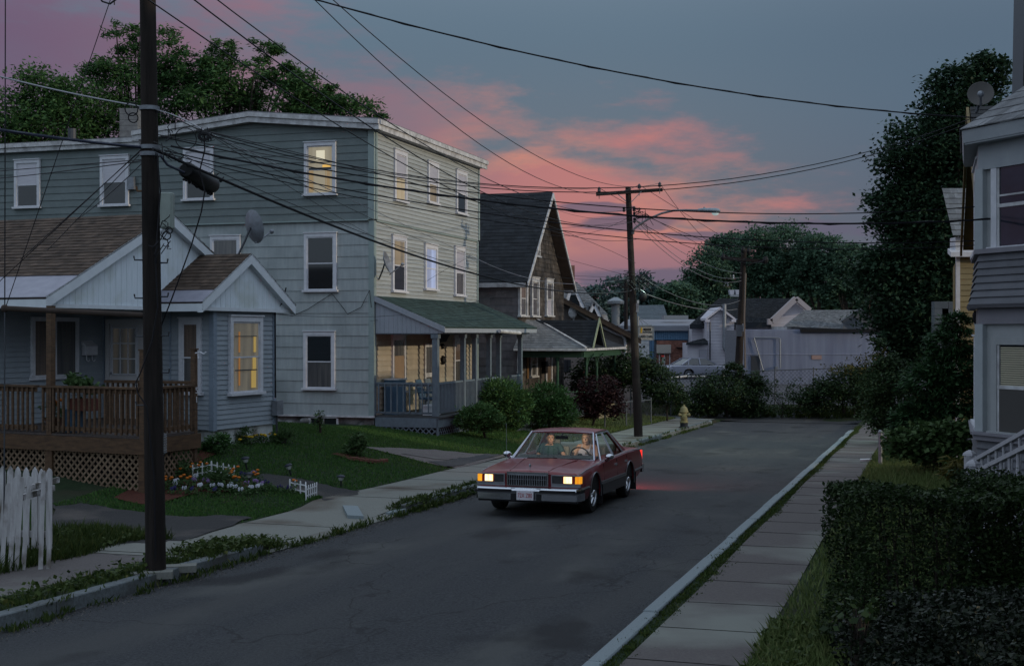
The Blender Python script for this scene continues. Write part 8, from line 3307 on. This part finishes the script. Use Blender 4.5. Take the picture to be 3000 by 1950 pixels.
def blades(name, label, regs, m, hgt, wd, lean=.5, excl=True, cluster=0, cat='grass'):
 """regs: (s0, s1, n0, n1, count)"""
 Vs = []
 for (s0, s1, n0, n1, cnt) in regs:
  if cluster:
   k = max(3, cnt // cluster)
   cs, cn = rng.uniform(s0, s1, k), rng.uniform(n0, n1, k)
   id_ = rng.integers(0, k, cnt)
   s = cs[id_] + rng.normal(0, .06, cnt)
   n = cn[id_] + rng.normal(0, .05, cnt)
   hs = rng.uniform(.5, 1.5, k)[id_]
  else:
   s, n = rng.uniform(s0, s1, cnt), rng.uniform(n0, n1, cnt)
   hs = np.ones(cnt)
  x = SD.x * s + ND.x * n
  y = SD.y * s + ND.y * n
  keep = np.ones(cnt, bool)
  if excl:
   for p in EXCL:
    keep &= ~in_poly(x, y, p)
  s, n, x, y, hs = s[keep], n[keep], x[keep], y[keep], hs[keep]
  zz = np.array([gz_sn(a_, b_) for a_, b_ in zip(s, n)]) - .01
  N = len(s)
  base = np.stack([x, y, zz], 1)
  h = hgt * rng.uniform(.6, 1.35, N) * hs
  ang = rng.uniform(0, 2 * math.pi, N)
  l_ = rng.uniform(.1, lean, N) * h
  tip = base + np.stack([np.cos(ang) * l_, np.sin(ang) * l_, h], 1)
  a2 = rng.uniform(0, 2 * math.pi, N)
  sd = np.stack([np.cos(a2), np.sin(a2), np.zeros(N)], 1) * (wd * rng.uniform(.6, 1.4, N))[:, None]
  mid = base * .55 + tip * .45
  mid[:, 2] += h * .08
  Vs.append(np.stack([base, mid + sd * .5, tip, mid - sd * .5], 1))
 o = quads_mesh(name, np.concatenate(Vs), M[m], None)
 tag(o, label, cat, kind='stuff')
 return o
blades('lawn_grass', 'short green lawn grass between the houses and the left sidewalk', [(22.5, 47, 11.0, 16.2, 95000), (17, 23.5, 11.0, 14.5, 26000), (12, 17.2, 11.0, 14.5, 12000)], 'grass', .055, .020)
blades('verge_grass', 'dry green grass along the far left kerb and fences', [(47, 60, 11.0, 14, 16000), (38, 47, 11, 12.2, 3000)], 'grass_dry', .10, .03, excl=False)
blades('right_grass', 'tall seedy grass bank beside the right sidewalk', [(13, 40, -.8, 1.45, 26000), (6, 13.5, .35, 1.5, 12000)], 'grass_dry', .13, .016, .9, excl=False)
blades('long_grass', 'long uncut grass before the pipe fence on the right', [(19, 31, -1.2, .9, 9000)], 'grass_dry', .32, .014, .9, excl=False)
blades('right_kerb_weeds', 'low weeds in the gap between the right kerb and the sidewalk', [(6, 56, 2.54, 2.73, 20000)], 'weed', .032, .016, .9, excl=False, cluster=14, cat='weeds')
blades('left_kerb_weeds', 'weeds growing along the left kerb and around the near pole', [(22.3, 32, 8.90, 9.02, 2800), (22, 30, 9.2, 9.28, 1500), (8, 17.3, 9.22, 9.60, 5500), (8, 17.2, 8.86, 9.0, 900), (15.6, 17.8, 8.95, 9.8, 2600), (17.4, 22, 8.9, 8.99, 700), (33, 57, 8.9, 9.0, 2500)], 'weed', .075, .022, .9, excl=False, cluster=18, cat='weeds')
blades('fence_weeds', 'tall weeds at the foot of the white picket fence', [(13.5, 17.6, 10.9, 12.3, 9000), (11.5, 15.6, 10.8, 11.5, 7000)], 'weed', .14, .018, .9, excl=False, cluster=16, cat='weeds')
blades('dead_end_weeds', 'weeds and litter-strewn growth at the foot of the dead-end bushes', [(63.5, 66, -2, 14, 7000)], 'weed', .3, .06, .9, excl=False, cluster=14, cat='weeds')
sg_, ng_ = np.concatenate([rng.uniform(6, 32, 9000), rng.uniform(6, 60, 3500)]), np.concatenate([8.98 - np.abs(rng.normal(0, .16, 9000)), 2.92 + np.abs(rng.normal(0, .10, 3500))])
gp_ = np.stack([SD.x * sg_ + ND.x * ng_, SD.y * sg_ + ND.y * ng_, -.0204 * sg_ - .004], 1)
o = quads_mesh('gutter_grit', leaves(gp_, .016, .8, .3, 0), mat('grit', (.12, .11, .10), (.07, .065, .06), 9, .9, island=.5), None)
tag(o, 'loose grit and small stones lying in the gutters along both kerbs', 'grit', kind='stuff')
P = []
for (s0, s1, n0, n1, c_) in ((8, 17.5, 9.2, 9.75, 1100), (22.4, 31, 8.86, 9.05, 700), (15.8, 17.9, 9.0, 9.9, 700), (8.5, 13.5, 1.0, 1.5, 900), (13.5, 17.5, 10.9, 12.2, 900)):
 for _ in range(c_):
  s, n = RU_(s0, s1), RU_(n0, n1)
  p = sn(s, n, gz_sn(s, n) + RU_(.02, .13))
  P.append(p)
o = quads_mesh('broadleaf_weeds', leaves(np.array(P), .075, .6, .5), M['weed'], None)
tag(o, 'broad-leaved weeds along the kerbs and around the near pole', 'weeds', kind='stuff')
# ---------------------------------------------------------------- flowers, planted one by one
def copy_thing(o, loc, rz=0, label=None):
 r = o.copy()
 COL.objects.link(r)
 r.location = loc
 r.rotation_euler = (0, 0, rz)
 if label:
  r['label'] = label
 for ch in list(o.children):
  c = ch.copy()
  COL.objects.link(c)
  c.parent = r
  for g in list(ch.children):
   d = g.copy()
   COL.objects.link(d)
   d.parent = c
 return r
PET = {'orange': M['orange'], 'white': mat('white_petal', (.55, .57, .62), (.45, .47, .54), 20, .6), 'violet': mat('violet_petal', (.24, .15, .32), (.18, .11, .26), 20, .6),
 'blue': mat('dark_blue_petal', (.035, .030, .12), (.025, .02, .08), 20, .6), 'yellow': mat('yellow_petal', (.50, .33, .02), (.42, .27, .015), 20, .6)}
def flower_proto(col, label, name, hgt):
 p0 = V_((0, 0, 0))
 r = thing(name, label, 'flower', p0, label.split(' ')[0] + ' flowers in the beds')
 P, C_, O = crown_points([(V_((0, 0, hgt * .45)), (.11, .11, hgt * .45), 1)], 70, 10, .3)
 quads_mesh('foliage', leaves(P, .06, .45, .3), M['leaf_vine'], r)
 mb = MB()
 k = 2 if col in ('orange', 'yellow') else 4
 for i in range(k):
  c = V_((RU_(-.07, .07), RU_(-.07, .07), hgt * RU_(.85, 1.1)))
  if col in ('orange', 'yellow'):
   mb.lathe(c, [(.01, -.02), (.034, 0), (.036, .012), (.024, .026), (.006, .03)], 10)
  else:
   for q in range(5):
    a_ = q * 2 * math.pi / 5
    d = V_((math.cos(a_) * .02, -.004, math.sin(a_) * .02))
    mb.ball(c + d, (.017, .007, .017), 6, 4)
 mb.build('blossom', PET[col], r)
 return r
FL = {'orange': [(155, 1095), (178, 1085), (265, 985), (296, 962), (372, 970), (393, 1063), (360, 1080), (488, 932), (580, 912), (870, 993), (870, 1028), (918, 968), (915, 1075), (950, 1075), (1148, 1008), (1165, 1040), (1603, 1112)],
 'white': [(280, 1050), (230, 1080), (355, 1137), (490, 1000), (550, 1100), (680, 1105), (740, 1095), (780, 1100), (855, 1090), (878, 1112), (938, 1120), (1000, 1150), (1080, 1125), (1200, 1110), (1225, 1100)],
 'violet': [(460, 1045), (580, 1045), (620, 1060), (1065, 1080), (1160, 1060), (1230, 1085), (1130, 960)],
 'blue': [(230, 1130), (430, 1135), (690, 1140), (930, 1040), (1000, 965), (1200, 1050), (1270, 1060), (1440, 1110), (1520, 1120)],
 'yellow': [(1025, 565), (1070, 570), (1095, 570), (1170, 550), (1210, 545), (1240, 545), (1280, 553), (1320, 527), (1365, 540), (965, 603)]}
for col, lab, nm, hg in (('orange', 'orange marigold blooming in the mulch bed by the near pole', 'marigold', .24), ('white', 'white pansy blooming in the mulch bed by the near pole', 'pansy', .15),
 ('violet', 'violet pansy blooming in the mulch bed by the near pole', 'pansy', .17), ('blue', 'dark-blue pansy blooming in the mulch bed by the near pole', 'pansy', .14),
 ('yellow', 'yellow marigold in the row along the white bungalow foundation', 'marigold', .2)):
 pr_ = flower_proto(col, lab, nm, hg)
 for i, (x, y) in enumerate(FL[col]):
  u, v = z('e', x, y + 28)
  g = ground_at(u, v)
  if i == 0:
   pr_.location = g
  else:
   copy_thing(pr_, g, RU_(0, 6))
# ---------------------------------------------------------------- small things of the street
PKT = mat('chipped_white_paint', (.44, .43, .44), (.30, .29, .29), 6, .7, stretch=(3, 3, .5), island=.15, c3=(.12, .105, .09), s3=2.6, bump=.2)
def picket(mb, p, d, nrm, w_, h, tip, lean=0.0, th_=.02):
 """one pointed or rounded board"""
 x = d
 up_ = (UP + d * lean).normalized()
 pts = [(-w_ / 2, 0), (w_ / 2, 0), (w_ / 2, h - tip)]
 if tip > .05:
  pts += [(w_ * .30, h - tip * .4), (0, h), (-w_ * .30, h - tip * .4)]
 else:
  pts += [(w_ * .35, h - tip * .3), (0, h), (-w_ * .35, h - tip * .3)]
 pts.append((-w_ / 2, h - tip))
 mb.prism([p + x * a + up_ * b for a, b in pts], nrm * th_)
pf = thing('picket_fence', 'chipped white picket fence with pointed boards at the left edge', 'fence', ground_at(80, 1640), 'picket fences at the left edge')
g0 = ground_at(165, 1650)
fd = (ground_at(0, 1640) - g0)
fd = V_((fd.x, fd.y, 0)).normalized()
fn = V_((fd.y, -fd.x, 0))
fn = fn if fn.y < 0 else -fn
Lf = Wall(g0 + fn * -.35, fd, fn)
for i, (x, tx) in enumerate(((320, 265), (228, 258), (172, 260), (118, 255), (70, 252), (18, 250), (-34, 250), (-90, 250))):
 t, zt_ = Lf.hit(*z('3', x, tx))
 zb = gz(*Lf.p(t, 0)[:2]) + .12
 mb = MB()
 picket(mb, Lf.p(t, zb), Lf.d, Lf.n, .085, zt_ - zb, .09, 0)
 if i == 0:
  picket(mb, Lf.p(t + .11, zb), Lf.d, Lf.n, .075, zt_ - zb - .01, .09)
 mb.build('picket', PKT, pf)
for zz in (.28, .78):
 mb = MB()
 a_ = Lf.p(.26, gz(*Lf.p(0, 0)[:2]) + zz, -.035)
 mb.box(a_, Lf.d * 4, Lf.n * .03, UP * .085)
 mb.build('rail', PKT, pf)
pf2 = thing('picket_fence', 'leaning front row of rounded narrow white pickets at the left edge', 'fence', ground_at(60, 1660), 'picket fences at the left edge')
L2 = Wall(g0 + V_((-.0, -.55, 0)), (V_((-1, -.35, 0))).normalized(), (0, -1))
for (x, tx, bx) in ((325, 270, 315), (283, 280, 262), (193, 315, 150), (143, 320, 105), (100, 320, 65), (55, 355, 10), (8, 360, -40), (-45, 365, -90)):
 t, zt_ = L2.hit(*z('3', x, tx))
 t2_, _ = L2.hit(*z('3', bx, 800))
 zb = gz(*L2.p(t, 0)[:2]) + .02
 mb = MB()
 picket(mb, L2.p(t2_, zb), L2.d, L2.n, .055, zt_ - zb, .045, (t - t2_) / (zt_ - zb), .035)
 mb.build('picket', PKT, pf2)
for (p, q, lab) in (((380, 340), (160, 405), 0), ((350, 395), (130, 460), 0)):
 a_, b_ = at(*z('3', *p), 17.9), at(*z('3', *q), 16.9)
 mb = MB()
 mb.bar(a_, b_, .03, .075)
 mb.build('rail', mat('flaking_paint', (.46, .45, .46), (.12, .11, .10), 7, .8, lo=.45, hi=.55) if 'flaking_paint' not in BMT_ else BMT_['flaking_paint'], pf2)
def edging(label, pts, hgt, pitch):
 """little white plastic garden fence along pixel ground points"""
 g = [ground_at(*p) for p in pts]
 r = thing('garden_edging', label, 'garden fence', g[0], 'little white garden fences')
 W_ = mat('plastic_white', (.60, .61, .63), rough=.4) if 'plastic_white' not in BMT_ else BMT_['plastic_white']
 for a_, b_ in zip(g[:-1], g[1:]):
  d = b_ - a_
  k = max(2, int(d.length / pitch))
  for h in (hgt * .28, hgt * .72):
   mb = MB()
   mb.bar(a_ + UP * h, b_ + UP * h, .012, .022)
   mb.build('rail', W_, r)
  n_ = V_((d.y, -d.x, 0)).normalized()
  for i in range(k + 1):
   mb = MB()
   p = a_ + d * (i / k)
   picket(mb, p + UP * -.03, V_((d.x, d.y, 0)).normalized(), n_, .026, hgt + .03, .03, 0, .012)
   mb.build('picket', W_, r)
 return r
edging('short white plastic fence behind the flowers', [z('e', 440, 970), z('e', 655, 925), z('e', 790, 950), z('e', 915, 975)], .27, .125)
edging('short white plastic fence with a corner, by the sidewalk', [z('e', 1545, 1130), z('e', 1725, 1165), z('e', 1728, 1215), z('e', 1845, 1170)], .27, .10)
def solar(x, yt, yb, label, lean):
 g = ground_at(*z('e', x, yb))
 h = (yb - yt) * .2586 * g.y / F * 1.08
 r = thing('path_lamp', label, 'garden lamp', g, 'solar path lamps along the dark path')
 ax = (UP + V_((lean, 0, 0))).normalized()
 q = lambda f: g + ax * h * f
 mb = MB()
 mb.tube([q(-.1), q(.55)], .018, 8)
 mb.build('stake', M['black'], r)
 mb = MB()
 mb.lathe(q(.52), [(.03, 0), (.045, .02), (.062, h * .26)], 14, ax)
 mb.build('glass', mat('frosted_glass', (.45, .48, .46), (.38, .42, .40), 6, .3) if 'frosted_glass' not in BMT_ else BMT_['frosted_glass'], r, smooth=True)
 mb = MB()
 mb.lathe(q(.79), [(.08, 0), (.085, .012), (.07, h * .13), (.03, h * .19), (.005, h * .2)], 14, ax)
 mb.build('cap', mat('blue_black_cap', (.022, .026, .04), rough=.35) if 'blue_black_cap' not in BMT_ else BMT_['blue_black_cap'], r, smooth=True)
solar(1055, 728, 868, 'path lamp nearest the bungalow, at the end of the dark path', -.12)
solar(1560, 805, 940, 'path lamp leaning left at the middle of the lawn edge', -.30)
solar(2120, 935, 1070, 'upright path lamp nearest the sidewalk at the lawn corner', .03)
solar(1082, 905, 1035, 'path lamp standing among the flowers', .02)
g = ground_at(*z('8', 842, 1078))
hy = thing('fire_hydrant', 'faded yellow fire hydrant with a dark base at the far left kerb', 'hydrant', g)
HYM = mat('faded_yellow_paint', (.21, .185, .095), (.16, .14, .075), 5, .6, c3=(.14, .12, .08), s3=3)
mb = MB()
mb.lathe(g, [(.20, 0), (.20, .05), (.15, .06), (.15, .20), (.16, .22)], 18)
mb.build('base', mat('hydrant_dark', (.02, .022, .03), rough=.6), hy, smooth=True)
mb = MB()
mb.lathe(g, [(.165, .215), (.165, .26), (.135, .27), (.135, .60), (.175, .62), (.175, .66), (.15, .68), (.14, .76), (.09, .83), (.04, .86), (.04, .91)], 18)
mb.build('barrel', HYM, hy, smooth=True, angle=30)
for sg in (-1, 1):
 mb = MB()
 mb.lathe(g + UP * .52 + V_((sg * .10, -.05, 0)), [(.06, 0), (.06, .07), (.075, .075), (.075, .12), (.03, .125), (.03, .15)], 12, V_((sg, -.2, 0)))
 mb.build('nozzle', HYM, hy)
mb = MB()
mb.lathe(g + UP * .45 + V_((0, -.1, 0)), [(.08, 0), (.08, .07), (.095, .075), (.095, .12), (.03, .125), (.03, .15)], 12, V_((0, -1, 0)))
mb.build('nozzle', HYM, hy)
def chainlink(label, pts, hgt, pitch=.16, top=True, Ys=None, wr=.0032):
 g = [ground_at(*p) for p in pts] if Ys is None else [gB(p[0], Y) for p, Y in zip(pts, Ys)]
 r = thing('chain_link_fence', label, 'fence', g[0], 'chain-link fences')
 FST = mat('fence_steel', (.085, .095, .105), rough=.55, metal=.3) if 'fence_steel' not in BMT_ else BMT_['fence_steel']
 for p in g:
  mb = MB()
  mb.tube([p + UP * -.1, p + UP * (hgt + .05)], .03, 8)
  mb.ball(p + UP * (hgt + .06), .036, 8, 5)
  mb.build('post', FST, r)
 for a_, b_ in zip(g[:-1], g[1:]):
  W_ = Wall(a_, b_ - a_, (0, -1))
  L_ = V_((b_.x - a_.x, b_.y - a_.y, 0)).length
  mb = MB()
  z0_, z1_ = min(a_.z, b_.z) + .03, (a_.z + b_.z) / 2 + hgt
  for sg in (1, -1):
   x = -(z1_ - z0_)
   while x < L_:
    p0 = [x, z0_] if sg > 0 else [x + (z1_ - z0_), z0_]
    p1 = [x + (z1_ - z0_), z1_] if sg > 0 else [x, z1_]
    lo, hi = sorted((p0[0], p1[0]))
    l2, h2 = max(lo, 0), min(hi, L_)
    if h2 - l2 > .02:
     m_ = (p1[1] - p0[1]) / (p1[0] - p0[0])
     mb.tube([W_.p(l2, p0[1] + m_ * (l2 - p0[0])), W_.p(h2, p0[1] + m_ * (h2 - p0[0]))], wr, 4, cap=False)
    x += pitch
  mb.build('mesh', M['steel_dark'], r)
  if top:
   mb = MB()
   mb.tube([a_ + UP * hgt, b_ + UP * hgt], .022, 7)
   mb.build('top_rail', FST, r)
chainlink('low chain-link yard fence beside the middle pole', [z('8', 290, 1085), z('8', 440, 1075), z('8', 612, 1048)], 1.0, .2)
chainlink('chain-link fence with a gate behind the hydrant', [z('8', 470, 1010), z('8', 750, 1000), z('8', 805, 980)], 1.2, .22)
chainlink('long chain-link fence closing the dead end behind the bushes', [(1965, 1), (2025, 1), (2125, 1), (2270, 1), (2383, 1), (2500, 1), (2620, 1)], 1.75, .2, Ys=[66, 66.5, 67, 67, 67, 67, 67], wr=.006)
g0, g1 = ground_at(2579, 1366), gB(2900, 27)
pfn = thing('pipe_fence', 'old pipe fence post with a whitish top rail lost in vines', 'fence', g0)
mb = MB()
mb.tube([g0 + UP * -.1, g0 + UP * .86], .05, 10)
mb.ball(g0 + UP * .87, .06, 9, 6)
mb.build('post', M['steel'], pfn, smooth=True)
mb = MB()
mb.tube([g0 + UP * .75, g1 + UP * .95], .025, 8)
mb.build('rail', mat('flaked_white_pipe', (.34, .34, .35), (.20, .20, .21), 8, .6), pfn)
g0, g1 = ground_at(*z('5', 1565, 1285)), ground_at(*z('5', 1715, 1262))
wf = thing('wire_border', 'low looped wire border fence under the round yew bush', 'garden fence', g0)
d = g1 - g0
mb = MB()
k = 9
for i in range(k):
 p = g0 + d * (i / k)
 q = g0 + d * ((i + 1.6) / k)
 m_ = (p + q) / 2
 mb.tube([p, p + UP * .28, p.lerp(m_, .5) + UP * .38, m_ + UP * .42, q.lerp(m_, .5) + UP * .38, q + UP * .28, q], .007, 5)
for h in (.08, .24):
 mb.tube([g0 + UP * h, g1 + UP * h], .006, 5)
mb.build('wire', M['galv'], wf)
rb = thing('brick_edging', 'short curve of old bricks edging the bed in the lawn', 'edging', ground_at(*z('f', 900, 690)))
for i, (x, y) in enumerate(((800, 672), (850, 682), (905, 690), (960, 696), (1015, 700), (1070, 697), (1105, 688))):
 g = ground_at(*z('f', x, y))
 mb = MB()
 d = V_((1, -.1 + .1 * i / 3, 0)).normalized()
 mb.box(g - d * .1 + UP * -.02, d * .2, V_((-d.y, d.x, 0)) * .1, UP * .09)
 mb.build('brick', mat('worn_brick', (.14, .065, .045), (.09, .045, .035), 6, .9) if 'worn_brick' not in BMT_ else BMT_['worn_brick'], rb)
g = ground_at(*z('b', 612, 1300))
mb = MB()
mb.prism([g + V_((-.16, 0, .03)), g + V_((.16, .02, .03)), g + V_((.18, .12, .05)), g + V_((-.12, .14, .04))], UP * .05)
o = mb.build('discarded_paper', M['trim_old'])
tag(o, 'whitish folded paper lying on the grass bank right of the sidewalk', 'litter')
g = ground_at(*z('3', 900, 975))
for k, (x, y, sx) in enumerate(((960, 972, .5), (1120, 930, .5))):
 g = ground_at(*z('3', x, y))
 mb = MB()
 mb.box(g + V_((-sx / 2, .02, -.05)), (sx, .15, 0), (-.04, .2, 0), (0, 0, .085))
 o = mb.build('broken_slab', M['concrete'])
 tag(o, ('broken concrete slab left of the near pole foot' if k == 0 else 'broken concrete slab right of the near pole foot'), 'slab')
g = gB(2335, 62.5)
mb = MB()
mb.tube([at(2338, 1150, 62.5), at(2346, 1178, 62.5), at(2336, 1198, 62.5)], .022, 6)
mb.tube([at(2336, 1198, 62.5), at(2346, 1176, 62.4)], .02, 6)
mb.tube([at(2338, 1150, 62.5), at(2325, 1140, 62.5)], .02, 6)
mb.tube([at(2336, 1198, 62.5), at(2320, 1212, 62.4), at(2352, 1210, 62.4), at(2336, 1198, 62.5)], .018, 6)
o = mb.build('dumped_frame', M['galv'])
tag(o, 'bent pale metal frame dumped in the weeds at the dead end', 'scrap')
mb = MB()
mb.tube([at(1966, 1107, 69), at(2012, 1101, 71)], .05, 7)
mb.tube([at(2012, 1102, 71), at(2072, 1102, 71)], .04, 7)
o = mb.build('barrier_rail', M['trim_old'])
tag(o, 'pale pipe barrier along the car park edge behind the fence', 'barrier')
